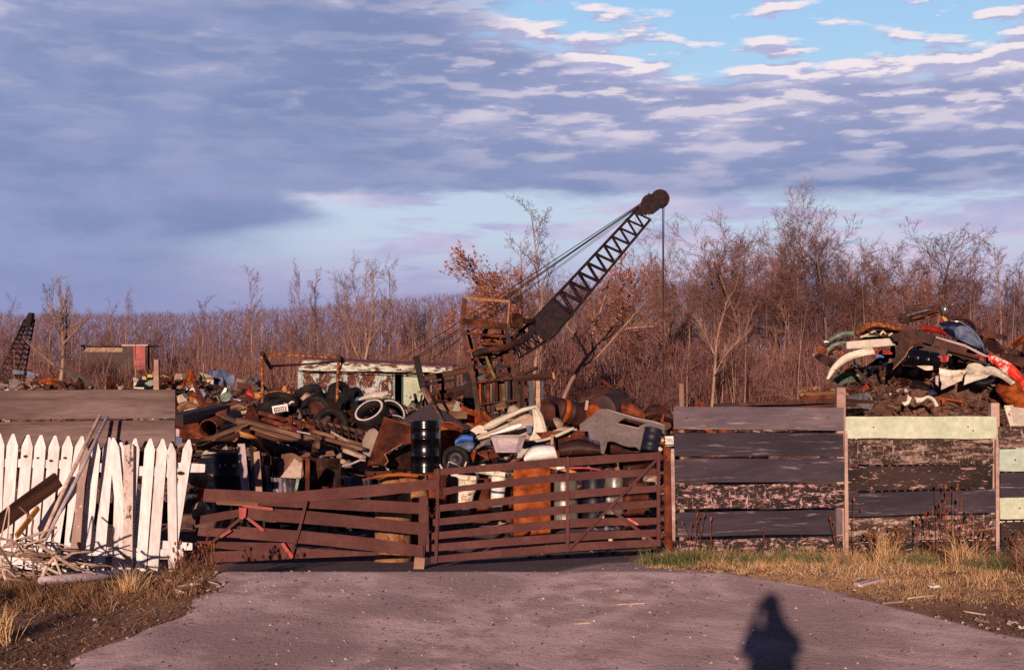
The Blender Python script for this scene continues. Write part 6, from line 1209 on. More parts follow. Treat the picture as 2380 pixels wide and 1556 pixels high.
def right_heap():
    def rb(nm, top, bot, Y, mt, lb, **kw):
        c = kw.pop('cat', 'scrap metal'); return band(nm, [cR(*p) for p in top], [cR(*p) for p in bot], Y, m[mt], lb, c, **kw)
    t = thing('truck_frame', P(*cR(1300, 320), 44), 'long dark slotted steel frame on top of the right heap', 'frame')
    for a, b, h, mt in (((1040, 262), (1530, 130), .16, 'rust_dark'), ((1060, 300), (1560, 185), .14, 'rust_dark'), ((1080, 250), (1380, 172), .05, 'galv')): board('rail', P(*cR(*a), 43), P(*cR(*b), 42.4), h, .2, m[mt], t)
    for a, b in (((1195, 262), (1320, 228)), ((1372, 210), (1475, 182)), ((1340, 258), (1380, 248)), ((1450, 228), (1490, 218)), ((1072, 292), (1105, 284))): board('slot_strip', P(*cR(*a), 42.25), P(*cR(*b), 42.2), .04, .03, m['rust_orange'], t, seg=3)
    obj('end_cap', MB().lathe([(.001, .03), (.12, .03), (.15, 0), (.14, -.15), (.001, -.15)], 14, basis(P(*cR(1555, 165), 42.3), (1, -.3, .2))), m['chrome'], t)
    for x in (1060, 1180, 1300, 1420, 1520): q = 1-(x-1040)/500; board('cross_member', P(*cR(x, 262-(x-1040)*.27), 43.2), P(*cR(x+14, 306-(x-1040)*.25), 42.4), .08, .1, m['rust_dark'], t, up=(1, 0, 0), seg=3)
    rb('strip', [(1500, 235), (1540, 250)], [(1540, 300), (1580, 290)], 42.6, 'yellow', 'small bright yellow strip under the long slotted frame')
    rb('strip', [(1470, 250), (1500, 260)], [(1490, 300), (1525, 305)], 42.7, 'red', 'small red patch beside the bright yellow strip', crumple=.03)
    t = thing('loose_car_door', P(*cR(1760, 560), 42.5), 'curved blue grey car door with a dark frame leaning on the right heap', 'car door')
    obj('frame', band_mb([cR(1480, 320), cR(1620, 285), cR(1780, 320), cR(1880, 420), cR(1960, 560), cR(1960, 640)], [cR(1520, 410), cR(1600, 450), cR(1700, 505), cR(1800, 550), cR(1880, 590), cR(1945, 640)], 42.6, bulge=.18, th=.03, crumple=.03), m['deep_blue'], t)
    obj('skin', band_mb([cR(1630, 400), cR(1700, 345), cR(1800, 370), cR(1880, 450), cR(1940, 545)], [cR(1640, 460), cR(1700, 495), cR(1780, 530), cR(1850, 560), cR(1910, 585)], 42.35, bulge=.10, th=.02, crumple=.03), m['steel_blue'], t)
    obj('edge_trim', MB().tube([P(*cR(x, y), 42.3) for x, y in ((1600, 290), (1700, 300), (1800, 360), (1880, 440), (1940, 540), (1958, 620))], .03, 6), m['chrome'], t)
    rb('roof_arch', [(1560, 262), (1700, 245), (1820, 290), (1890, 380)], [(1570, 290), (1700, 275), (1800, 320), (1860, 390)], 43.5, 'rust_dark', 'dark arched rim behind the blue grey car door', bulge=.1)
    rb('bent_sheet', [(1280, 345), (1400, 345), (1500, 380), (1560, 430)], [(1290, 400), (1380, 410), (1460, 425), (1550, 445)], 42.4, 'red', 'bright red crumpled sheet left of the blue grey car door', bulge=.08, crumple=.06)
    board('trim_bar', P(*cR(1275, 425), 42.1), P(*cR(1760, 555), 41.8), .075, .05, m['log'], None, label='long silvery trim bar sloping across the right heap', cat='trim'); board('trim_bar', P(*cR(1760, 556), 41.8), P(*cR(2010, 685), 41.6), .07, .05, m['log'], None, label='lower end of silvery trim meeting the red fender', cat='trim')
    for i, (a, b, h, mt, lb) in enumerate((((1250, 460), (1760, 620), .22, 'rust_dark', 'long dark plank-like sheet under the silvery trim bar'), ((1260, 540), (1560, 640), .26, 'brown_drum', 'brown sloping sheet above the black drum'), ((1560, 600), (1990, 720), .18, 'rust_dark', 'dark sloping sheet right of the brown one'), ((1100, 400), (1420, 500), .3, 'rust_dark', 'dark angled slab in the middle of the right heap'),
                                               ((1430, 560), (1900, 690), .07, 'dark_wood', 'thin dark lath under the sloping sheets'))):
        board('slab', P(*cR(*a), 42.2-i*.06), P(*cR(*b), 41.9-i*.06), h, .5, m[mt], None, label=lb, cat='scrap metal', wob=.03)
    # truss top left
    t = thing('tubular_truss', P(*cR(760, 460), 42.5), 'rusty tubular truss bridging the left shoulder of the right heap', 'truss')
    for pts, r, mt in (([(590, 435), (735, 330), (900, 335), (1080, 385)], .085, 'frame_rust'), ([(640, 470), (800, 395), (830, 450), (640, 455)], .03, 'cream'), ([(850, 440), (880, 400), (910, 430)], .035, 'cream'), ([(940, 450), (980, 420)], .03, 'cream'), ([(700, 390), (1000, 380)], .03, 'rust_dark'), ([(720, 420), (1000, 470)], .035, 'rust_dark')):
        obj('tube', MB().tube([P(*cR(*p), 42.6) for p in pts], r, 8), m[mt], t)
    board('dark_sheet', P(*cR(640, 480), 43), P(*cR(1060, 450), 43), .6, .1, m['rust_dark'], None, label='dark backing sheet behind the tubular truss', cat='scrap metal', wob=.03)
    rb('beam', [(485, 512), (700, 492), (965, 474)], [(492, 590), (700, 580), (1015, 550)], 42, 'cream', 'straight cream white beam on the left of the right heap', th=.12, cat='beam')
    rb('fender', [(762, 578), (620, 600), (470, 655), (350, 760), (278, 905)], [(795, 640), (660, 662), (530, 705), (400, 790), (300, 912)], 41.5, 'white_rust', 'long curved white fender drooping left on the right heap', bulge=.06, th=.02, crumple=.05, cat='fender')
    for i, (tp, bt, mt, lb) in enumerate((([(260, 520), (360, 450), (460, 405), (560, 400)], [(280, 545), (370, 480), (470, 440), (575, 450)], 'greenish', 'topmost grey green bent strip at the left tip of the heap'), ([(200, 590), (300, 530), (420, 480), (520, 470)], [(205, 610), (310, 560), (430, 515), (530, 500)], 'navy', 'dark bent strip under the topmost green one'),
                                         ([(270, 600), (330, 545), (400, 515), (470, 505)], [(290, 620), (340, 575), (410, 545), (475, 530)], 'greenish', 'second grey green bent strip at the left tip of the heap'), ([(180, 570), (240, 560), (290, 600)], [(190, 620), (240, 640), (280, 630)], 'rust', 'rusty crumple at the left tip of the heap'),
                                         ([(290, 640), (350, 590), (440, 560)], [(300, 665), (370, 630), (450, 600)], 'rust_dark', 'dark curved strip above the white fender'), ([(150, 650), (220, 640), (380, 700)], [(160, 680), (240, 740), (330, 790)], 'rust_dark', 'dark sagging sheet under the left tip of the heap'),
                                         ([(340, 625), (390, 600), (430, 640)], [(350, 640), (395, 620), (420, 655)], 'rust_pale', 'pinkish curl above the white fender'))):
        rb('bent_strip', tp, bt, 42.2-i*.08, mt, lb, bulge=.03, crumple=.06)
    for i, (x0, y0, x1, y1, mt, lb) in enumerate(((415, 620, 480, 665, 'red', 'red patch left over the white fender'), (790, 590, 832, 640, 'red', 'small red patch at the right end of the white fender'), (868, 600, 975, 645, 'red', 'red triangular patch right of the white fender'), (805, 650, 890, 680, 'bright_blue', 'blue strip under the red triangular patch'), (1355, 1020, 1450, 1075, 'deep_blue', 'deep blue scrap low on the right heap'),
                                               (130, 640, 178, 662, 'cream', 'pale bar end at the far left tip of the heap'), (250, 500, 300, 520, 'white', 'white bit on the left tip of the heap'), (1105, 1010, 1145, 1045, 'log', 'small grey scrap low on the right heap'), (1500, 1110, 1550, 1180, 'rust_orange', 'orange scrap low on the right heap'))):
        rb('patch', [(x0, y0+6), ((x0+x1)/2, y0), (x1, y0+(y1-y0)*.6)], [(x0+5, y1), ((x0+x1)/2, y1), (x1, y1)], 41.9, mt, lb, crumple=.05)
    t = thing('brown_sheet', P(*cR(1080, 720), 41.2), 'dark brown star-shaped torn sheet hanging in the middle of the right heap', 'scrap metal')
    obj('sheet', MB().plate([[P(*cR(x, y), 41.3) for x, y in ((1080, 420), (1130, 470), (1190, 480), (1252, 520), (1180, 570), (1130, 660), (1060, 730), (985, 812), (1000, 700), (1030, 600), (1045, 510))]], .04), m['rust_dark'], t)
    obj('folded_edge', MB().tube([P(*cR(x, y), 41.22) for x, y in ((1205, 560), (1160, 590), (1120, 665), (985, 808))], .022, 6), m['rust_pale'], t); obj('sheet', MB().plate([[P(*cR(x, y), 41.5) for x, y in ((960, 440), (1100, 400), (1260, 470), (1330, 560), (1180, 560), (1000, 500))]], .05), m['rust_dark'], t)
    drum(P(*cR(1112, 672), 41.4), (1, .12, -.13), .26, .98, m['black'], 'black drum lying on its side in the right heap', dent=.01)
    rb('sheet', [(1455, 662), (1520, 655), (1580, 650)], [(1462, 705), (1520, 730), (1572, 722)], 41.3, 'red', 'bright red square sheet right of the lying black drum', crumple=.03)
    rb('sheet', [(1800, 655), (1900, 650), (2010, 690)], [(1850, 680), (1920, 710), (2005, 740)], 41.6, 'red', 'red wedge at the upper end of the long fender', crumple=.03)
    rb('fender', [(1990, 642), (2150, 700), (2290, 790), (2390, 940), (2440, 1080)], [(1995, 710), (2130, 800), (2260, 900), (2350, 1000), (2400, 1120)], 41.2, 'red_white', 'long red and white worn fender sloping down at the right edge', bulge=.07, th=.02, crumple=.07, cat='fender', n=24)
    t = thing('car_body_panel', P(*cR(1750, 900), 41), 'crumpled white car panels hanging over the right heap', 'car body')
    for tp, bt, mt, bl, cr in (([(1480, 790), (1600, 815), (1760, 805)], [(1480, 850), (1600, 875), (1740, 850)], 'white_rust', .03, .10), ([(1485, 855), (1600, 875), (1735, 850)], [(1500, 1020), (1600, 975), (1720, 925)], 'cream', -.06, .12), ([(1765, 850), (1900, 860), (2052, 848)], [(1740, 972), (1860, 925), (1990, 890)], 'cream', -.05, .05),
                               ([(1750, 800), (1800, 745), (1900, 745), (1960, 790)], [(1760, 850), (1840, 855), (1920, 860), (1990, 850)], 'cream', .06, .09), ([(1960, 775), (2060, 780), (2180, 860), (2280, 945)], [(1960, 850), (2050, 860), (2150, 910), (2240, 970)], 'cream', .06, .09)):
        obj('panel', band_mb([cR(*p) for p in tp], [cR(*p) for p in bt], 40.9, bulge=bl, th=.02, crumple=cr), m[mt], t)
    rb('sheet', [(1240, 768), (1330, 765), (1410, 770)], [(1280, 790), (1340, 815), (1410, 810)], 41.1, 'cream', 'cream flap under the lying black drum', crumple=.03)
    rb('sheet', [(1440, 880), (1470, 870)], [(1440, 960), (1470, 985)], 41, 'log', 'narrow pale flap left of the crumpled white panels')
    rb('bent_sheet', [(1860, 900), (1960, 905), (2060, 900)], [(1850, 970), (1950, 1000), (2050, 940)], 41.4, 'navy', 'dark rounded sheet under the crumpled white panels', bulge=.15)
    rb('scrap', [(1080, 1155), (1130, 1140), (1135, 1075)], [(1105, 1190), (1150, 1170), (1182, 1105)], 40.4, 'cream', 'bright cream torn scrap low on the right heap', crumple=.06)
    rb('arch_strip', [(1212, 1100), (1290, 1105), (1360, 1080), (1430, 1115), (1470, 1190)], [(1235, 1160), (1290, 1150), (1350, 1115), (1410, 1140), (1440, 1200)], 40.3, 'white_rust', 'rust-stained white arch strip low on the right heap', bulge=.04, crumple=.04)
    drum(P(*cR(2200, 960), 41.3), (.65, .3, -.8), .36, 1.2, m['rust_orange'], 'large orange brown tank lying at the lower right of the heap', dent=.05, name='tank', cat='tank')
    drum(P(*cR(500, 1190), 39.5), (.5, -.7, .15), .26, .7, m['galv'], 'greyish barrel lying behind the second fence post', dent=.05)
    for a, b, c_, lb in (((1905, 400), (2180, 465), .16, 'dark flap sticking out top right of the heap'), ((2060, 545), (2330, 640), .12, 'dark bar right below the top flap'), ((2140, 660), (2400, 740), .25, 'dark sheet behind the red and white fender'), ((2000, 500), (2130, 620), .2, 'short dark slab right of the car door')):
        board('slab', P(*cR(*a), 43), P(*cR(*b), 42.6), c_, .4, m['rust_dark'], None, label=lb, cat='scrap metal', wob=.04)
    for a, b, w, mt, lb in (((2265, 1402), (2200, 1195), .13, 'white_rust', 'left white board standing behind the last fence post'), ((2290, 1402), (2245, 1190), .07, 'cream', 'thin cream board between the two white boards'), ((2335, 1402), (2315, 1215), .24, 'cream', 'wide white board standing behind the last fence post')):
        pa_ = P(*cR(*a), 24); pb_ = P(*cR(*b), 24.3); dn = (pa_-pb_).normalized(); board('plank', pa_+dn*((pa_.z-T(pa_.x, 24))/max(.2, -dn.z)), pb_, w*.9, .03, m[mt], None, up=(1, 0, 0), label=lb, cat='board')
    # low rails and scrap row behind the fence
    for i, (u0, v0, u1, v1, mt, lb) in enumerate(((1660, 942, 1962, 929, 'rust_dark', 'long dark rail lying behind the right fence'), (1700, 944, 1990, 940, 'dark_wood', 'dark timber lying below the long rail'), (1860, 924, 1960, 921, 'rust', 'short brown rail on the low pile behind the fence'), (1870, 914, 1962, 912, 'old_wood', 'pale rail on the low pile behind the fence'), (1966, 930, 2030, 934, 'dark_wood', 'dark timber right of the second fence post'))):
        board('rail', P(u0, v0, 36+i*.3), P(u1, v1, 36+i*.3), .1, .12, m[mt], None, label=lb, cat='rail', wob=.02)
    for i in range(16):
        u = R.uniform(1850, 1960); v = R.uniform(905, 922); s_ = R.uniform(8, 30); Y = 37.5
        one('metal_scrap', MB().tube(cat_rom([P(u, v, Y), P(u+s_*.5, v-R.uniform(-2, 7), Y), P(u+s_, v+R.uniform(-4, 4), Y)], 5), R.uniform(.015, .05), 6), m[R.choice(('rust_pale', 'rust', 'old_wood', 'rust_dark'))], 'curled bit of metal on the low pile behind the second fence post', 'scrap metal', 'curled bits behind the second post')
right_heap()
# ------------------------------------------------------------------ trees
def grow(seed, h, r0, style):
    """bare tree: returns trunk MB and crown MB (limbs and twigs)"""
    rr = random.Random(seed); tr = MB(); cr = MB(); tips = []
    def dirj(d, s):
        v = Vector((d.x+rr.gauss(0, s), d.y+rr.gauss(0, s), d.z+rr.gauss(0, s))); return v.normalized()
    def off(d, ang):
        a = d.orthogonal().normalized(); a.rotate(Matrix.Rotation(rr.uniform(0, 2*PI), 3, d)); return (d*math.cos(ang)+a*math.sin(ang)).normalized()
    def branch(p, d, L, r, lv, tropism):
        n = (9, 6, 4, 3, 2)[lv]; pts = [p]; q = p.copy(); dd = d.copy(); rad = [r]
        for i in range(n):
            dd = dirj(dd, (style['wob']*.5, .13, .16, .2, .25)[lv]); dd = (dd+Vector((0, 0, tropism))).normalized(); q = q+dd*L/n; pts.append(q.copy()); rad.append(r*(1-(i+1)/n*(.80 if lv == 0 else .85)))
        (tr if lv == 0 else cr).tube(pts, rad, (8, 5, 4, 3, 3)[lv], False, lv < 2)
        if lv >= style['lv']: tips.append(pts[-1]); return
        k = style['n'][lv]; lo = style['lo'][lv]
        for i in range(k):
            t = lo+(1-lo)*(i+rr.random())/k; j = min(int(t*n), n-1); f = t*n-j; bp = pts[j].lerp(pts[j+1], f); br = lerp(rad[j], rad[j+1], f)
            bd = (pts[j+1]-pts[j]).normalized(); ang = rr.uniform(*style['ang'][lv])
            LL = L*style['len'][lv]*(1-.55*((t-lo)/(1-lo)) if lv == 0 and style.get('cone') else rr.uniform(.6, 1.1)*(1.1-.35*t))
            branch(bp, off(bd, ang), LL*rr.uniform(.8, 1.2), max(br*.55, .007), lv+1, style['tro'])
    branch(Vector((0, 0, -.2)), Vector((style.get('lean', 0)+rr.gauss(0, .03), rr.gauss(0, .04), 1)).normalized(), h, r0, 0, style['tro']*.3)
    return tr, cr, tips
POLE = dict(wob=.05, lv=4, n=(20, 6, 5, 3), lo=(.30, .15, .1, .1), ang=((.55, .95), (.5, .9), (.5, 1.), (.4, 1.1)), len=(.22, .50, .55, .6), tro=.10, cone=True)
OPEN = dict(wob=.10, lv=4, n=(18, 9, 7, 6), lo=(.28, .2, .1, .1), ang=((.6, 1.1), (.5, .9), (.5, 1.), (.4, 1.1)), len=(.42, .50, .5, .5), tro=.06)
VASE = dict(wob=.09, lv=4, n=(22, 10, 8, 6), lo=(.30, .15, .1, .1), ang=((.35, .75), (.4, .8), (.5, .9), (.4, 1.1)), len=(.44, .48, .48, .5), tro=.10)
SAPL = dict(wob=.05, lv=3, n=(14, 5, 4, 0), lo=(.35, .2, .1, .1), ang=((.5, .9), (.5, .9), (.5, 1.), (.4, 1.)), len=(.26, .5, .5, .5), tro=.10, cone=True)
BUSH = dict(wob=.2, lv=3, n=(12, 7, 6, 0), lo=(.08, .1, .1, .1), ang=((.4, 1.0), (.5, .9), (.5, 1.), (.4, 1.)), len=(.6, .55, .5, .5), tro=.05)
PRO = {}
def proto(key, seed, h, r, style, tm, cm):
    a, b, tips = grow(seed, h, r, style); hh = max(q[2] for q in b.v); PRO[key] = (a, b, tips, m[tm], m[cm], hh, {})
for i in range(3): proto('pole%d' % i, 11+i, 9., .085, POLE, 'bark', 'twig')
for i in range(3): proto('open%d' % i, 31+i, 9., .13, OPEN, 'bark_dark', 'twig_dark' if i == 1 else 'twig')
for i in range(2): proto('vase%d' % i, 51+i, 9., .13, VASE, 'bark_dark' if i else 'bark', 'twig')
for i in range(3): proto('sapl%d' % i, 71+i, 5., .035, SAPL, 'bark', 'twig')
for i in range(2): proto('bush%d' % i, 91+i, 3., .03, BUSH, 'bark_dark', 'twig')
TN = [0]
def plant(key, u, vtop, Y, label, group=None, name='bare_tree', cat='tree', rot=None, lean=0, wide=1., leaves=None, mats=None, vbase=None):
    a, b, tips, tm, cm, h, cache = PRO[key]; x = P(u, 0, Y).x; z = T(x, Y)-.05 if vbase is None else P(u, vbase, Y).z; H = P(u, vtop, Y).z-z; k = H/h/.99; TN[0] += 1
    o = thing(name, Vector((x, Y, z)), label, cat, group); o.rotation_euler = (0, lean, R.uniform(0, 2*PI) if rot is None else rot); o.scale = (k*wide, k*wide, k)
    mk = tuple(mats) if mats else ()
    if mk not in cache:
        q1 = obj('trunk', a, m[mats[0]] if mats else tm, None, Matrix()); q2 = obj('crown', b, m[mats[1]] if mats else cm, None, Matrix()); cache[mk] = (q1, q2); pr = (q1, q2)
    else:
        pr = [c.copy() for c in cache[mk]]; [COL.objects.link(c) for c in pr]
    for c in pr: c.parent = o; c.matrix_basis = Matrix()
    if leaves:
        n, sz, lo = leaves; s = MB(); rr = random.Random(TN[0])
        cand = [t for t in tips if t.z > h*.75*lo]
        for i in range(n):
            t = rr.choice(cand); c = t+Vector((rr.gauss(0, .13), rr.gauss(0, .13), rr.gauss(0, .13))); n_ = Vector((rr.gauss(0, 1), rr.gauss(0, 1), rr.gauss(0, 1))).normalized(); q = n_.orthogonal().normalized(); w = n_.cross(q)
            e = sz*rr.uniform(.6, 1.3); s.add([c-q*e, c-w*e*.5, c+q*e, c+w*e*.5+n_*e*.25], [(0, 1, 2, 3)])
        l = obj('leaves', s, m['leaf'], None, Matrix()); l.parent = o; l.matrix_basis = Matrix()
    return o
def trees():
    # trees one can tell apart
    plant('vase0', 1838, 392, 88, 'tallest bare tree, broad twiggy crown, above the right fence', wide=1.25, rot=.4)
    plant('open1', 1938, 498, 84, 'dark bare tree with steep branches right of the tallest tree', wide=1.15, rot=2.)
    plant('open0', 1745, 470, 86, 'bare tree with wide crooked limbs left of the tallest tree', wide=1.3, rot=1., lean=-.08)
    plant('open2', 1690, 520, 92, 'crooked bare tree leaning left of the crooked-limbed one', wide=1.3, rot=4., lean=-.1)
    plant('open1', 2150, 505, 84, 'bare tree with a flat windswept top above the right scrap heap', wide=1.3, rot=5., lean=.05)
    plant('open0', 2040, 560, 86, 'bare tree holding scattered brown leaves behind the heap', wide=.9, rot=3., leaves=(900, .085, .3))
    plant('open2', 2090, 640, 82, 'low bare tree with brown leaves just left of the heap top', wide=1.1, leaves=(700, .085, .25))
    plant('pole0', 2255, 556, 90, 'slender pale bare tree nearest the right frame edge, left one', wide=1.15); plant('pole1', 2320, 548, 92, 'slender pale bare tree near the right frame edge, middle one', wide=1.15); plant('pole2', 2368, 580, 90, 'slender pale bare tree at the right frame edge', wide=1.15)
    plant('pole1', 1256, 452, 82, 'tall slender pale tree standing just left of the crane boom', wide=1.05, rot=1.2)
    plant('pole2', 1212, 520, 86, 'slender pale tree behind the russet-leaved oak', wide=1.1)
    plant('vase0', 1575, 525, 84, 'pinkish bare tree behind the hoist cable of the crane', wide=1.1, rot=3.)
    plant('open0', 1155, 578, 80, 'oak with russet leaves left of the crane boom', name='oak_tree', wide=1.1, leaves=(4200, .115, .2), rot=2.2)
    plant('open2', 1238, 610, 83, 'russet-leaved oak right behind the boom cables', name='oak_tree', wide=.6, leaves=(2000, .11, .25))
    plant('open1', 1455, 590, 88, 'rounded russet oak right of the crane boom', name='oak_tree', wide=1.0, leaves=(3600, .105, .25), rot=.5)
    plant('open2', 1418, 640, 86, 'lower russet oak partly behind the crane boom', name='oak_tree', wide=.8, leaves=(2000, .10, .25))
    for u, v, Y, key, w, lb in ((590, 612, 92, 'pole1', .8, 'tall bare tree with drooping twigs above the rusty pipe frame'), (693, 600, 88, 'pole0', .8, 'tall pale bare tree left above the shed'), (732, 622, 92, 'pole2', 1.1, 'bare tree close right of the tall pale one above the shed'), (800, 584, 90, 'open0', .8, 'knotty bare tree with crooked top above the shed'), (858, 598, 88, 'pole1', .85, 'bare tree with pale trunk above the shed middle'), (905, 600, 92, 'pole2', .9, 'thin crooked bare tree right above the shed'),
                                (112, 640, 84, 'pole1', .85, 'bare poplar behind the small crane boom'), (168, 655, 92, 'pole0', .75, 'bare poplar right of the small crane'), (30, 680, 88, 'pole2', .8, 'bare poplar at the left frame edge'), (292, 665, 96, 'pole0', .9, 'thin bare poplar above the distant red container'), (258, 690, 100, 'pole2', .9, 'thin bare poplar above the distant grey shed'), (470, 682, 96, 'pole1', .9, 'thin bare tree between red container and pipe frame')):
        plant(key, u, v, Y, lb, wide=w)
    # pale leaning tree by the left crane and the big pale leaning tree in the middle
    def bent(label, Y, limbs, r, mt='bark', name='bare_tree'):
        b0 = P(*limbs[0][0], Y); t = thing(name, Vector((b0.x, Y, T(b0.x, Y))), label, 'tree'); tr = MB(); cr = MB(); rr = random.Random(len(label))
        for i, l in enumerate(limbs):
            pts = cat_rom([P(*q, Y+(rr.uniform(-.5, .5) if i else 0)) for q in l], 12); k0 = r*(1 if i == 0 else .55)
            if i == 0:
                dn = (pts[0]-pts[2]).normalized(); pts[0] = pts[0]+dn*max(0, (pts[0].z-T(pts[0].x, Y)+.15)/max(.3, -dn.z))
            (tr if i == 0 else cr).tube(pts, [k0*(1-.8*j/12)+.006 for j in range(13)], 7)
            for j in range(3, 13):
                for _ in range(3):
                    L = rr.uniform(.4, 1.3)*(1.1-j/16); d = (Vector((rr.gauss(0, .8), rr.gauss(0, .6), rr.uniform(.1, 1.2)))+(pts[min(j+1, 12)]-pts[j-1]).normalized()).normalized(); q = pts[j]
                    e = q+d*L; cr.tube([q, q.lerp(e, .5)+Vector((0, 0, -.03)), e], [.016, .011, .006], 3, False)
                    for _ in range(3): f = q.lerp(e, rr.uniform(.3, .9)); g = f+(d+Vector((rr.gauss(0, .6), rr.gauss(0, .6), rr.gauss(.2, .5)))).normalized()*L*.45; cr.tube([f, g], [.009, .005], 3, False)
        obj('trunk', tr, m[mt], t); obj('crown', cr, m[mt if mt == 'bark' else 'twig'], t)
    bent('pale forked tree in front of the wood near the small crane', 66, [[(137, 905), (145, 860), (147, 800), (144, 740), (142, 690), (140, 660)], [(153, 800), (156, 760), (152, 720), (155, 680)], [(146, 800), (175, 770), (205, 735)], [(142, 862), (110, 835), (62, 795)], [(147, 790), (130, 760), (124, 720)]], .105)
    bent('pale forked tree leaning right below the crane boom', 66, [[(1308, 930), (1330, 880), (1363, 830), (1400, 790), (1430, 750), (1478, 660)], [(1400, 790), (1450, 765), (1520, 758)], [(1378, 815), (1378, 770), (1400, 710), (1415, 640)], [(1365, 828), (1345, 790), (1320, 760)], [(1345, 850), (1380, 835), (1440, 770), (1500, 700)]], .10)
    bent('pale trunk tree with light bark behind the boom foot', 70, [[(1236, 925), (1243, 860), (1250, 800), (1256, 740), (1262, 660)], [(1247, 820), (1230, 780), (1215, 750)], [(1250, 800), (1275, 760), (1285, 700)]], .10)
    bent('pale forked tree behind the shed roof', 72, [[(838, 890), (850, 830), (862, 770), (866, 700), (868, 640)], [(843, 850), (820, 800), (806, 740), (800, 690)], [(855, 800), (880, 760), (900, 700)]], .085)
    bent('pale slim tree standing left of the right fence top', 68, [[(1655, 940), (1662, 850), (1668, 780), (1690, 700)], [(1660, 870), (1690, 820), (1740, 770)], [(1664, 830), (1640, 780), (1620, 740)]], .07)
    # repeats
    g = {'a': ('slim bare tree standing in the wood behind the yard', 'bare trees in the wood'), 'b': ('broad bare tree standing in the wood behind the yard', 'broad bare trees in the wood'), 's': ('pale bare sapling at the edge of the wood', 'pale saplings at the wood edge'), 'h': ('reddish leafless bush in front of the wood', 'leafless bushes before the wood')}
    def zone(u):
        for lim, t in ((120, 'behind the small left crane'), (300, 'behind the grey fence, left of the red container'), (420, 'around the distant red container'), (600, 'left of the pipe gantry'), (790, 'behind the pipe gantry'), (930, 'above the pale blue shed'), (1070, 'between shed and steel cage'), (1200, 'behind the steel cage'),
                       (1330, 'behind the foot of the crane boom'), (1550, 'under the crane boom head'), (1700, 'left of the first fence panel'), (1830, 'behind the first fence panel'), (1960, 'below the tallest tree'), (2100, 'behind the left shoulder of the right heap'), (2260, 'behind the right heap'), (9999, 'at the right frame edge')):
            if u < lim: return t
    def two(k, u, pre=''):
        a, b = g[k]; a = {'a': 'slim bare tree', 'b': 'broad bare tree', 's': 'pale bare sapling', 'h': 'reddish leafless bush'}[k]; a = pre+a; return '%s %s' % (a, zone(u)), '%ss %s' % (a, zone(u))
    def topline(u): return pw(u, [(-60, 728), (380, 728), (480, 715), (620, 712), (700, 705), (830, 690), (1000, 672), (1150, 655), (1500, 600), (1650, 555), (2150, 560), (2250, 610), (2450, 640)])
    for i in range(62):
        u = -50+i*41+R.uniform(-20, 20); Y = R.uniform(88, 118); key = R.choice(('pole0', 'pole1', 'pole2')) if u < 1100 or R.random() < .4 else R.choice(('vase0', 'vase1', 'open0', 'open2', 'open1'))
        lb, gr = two('a' if 'pole' in key else 'b', u, 'tall '); plant(key, u, topline(u)+R.uniform(-8, 40), Y, lb, gr, wide=R.uniform(.8, 1.1) if u < 1100 else R.uniform(.9, 1.25))
    for i in range(58):
        u = -60+i*43+R.uniform(-20, 20); Y = R.uniform(84, 108); key = R.choice(('vase0', 'open0', 'open2', 'vase1', 'pole1'))
        lb, gr = two('a' if 'pole' in key else 'b', u, 'shorter '); plant(key, u, topline(u)+R.uniform(20, 85), Y, lb, gr, wide=R.uniform(.85, 1.25), mats=('bark', 'twig') if R.random() < .4 else None)
    for i in range(64):
        u = R.uniform(-40, 2420); Y = R.uniform(70, 86); lb, gr = two('s', u)
        if 1880 < u: Y += 4
        plant(R.choice(('sapl0', 'sapl1', 'sapl2')), u, R.uniform(715, 815) if u < 1300 else R.uniform(690, 800), Y, lb, gr, wide=R.uniform(.8, 1.2))
    for i in range(60):
        u = R.uniform(-40, 2420); Y = R.uniform(70, 80); lb, gr = two('h', u)
        plant(R.choice(('bush0', 'bush1')), u, R.uniform(800, 875), Y, lb, gr, name='bush', cat='bush', wide=R.uniform(1.0, 1.7))
trees()
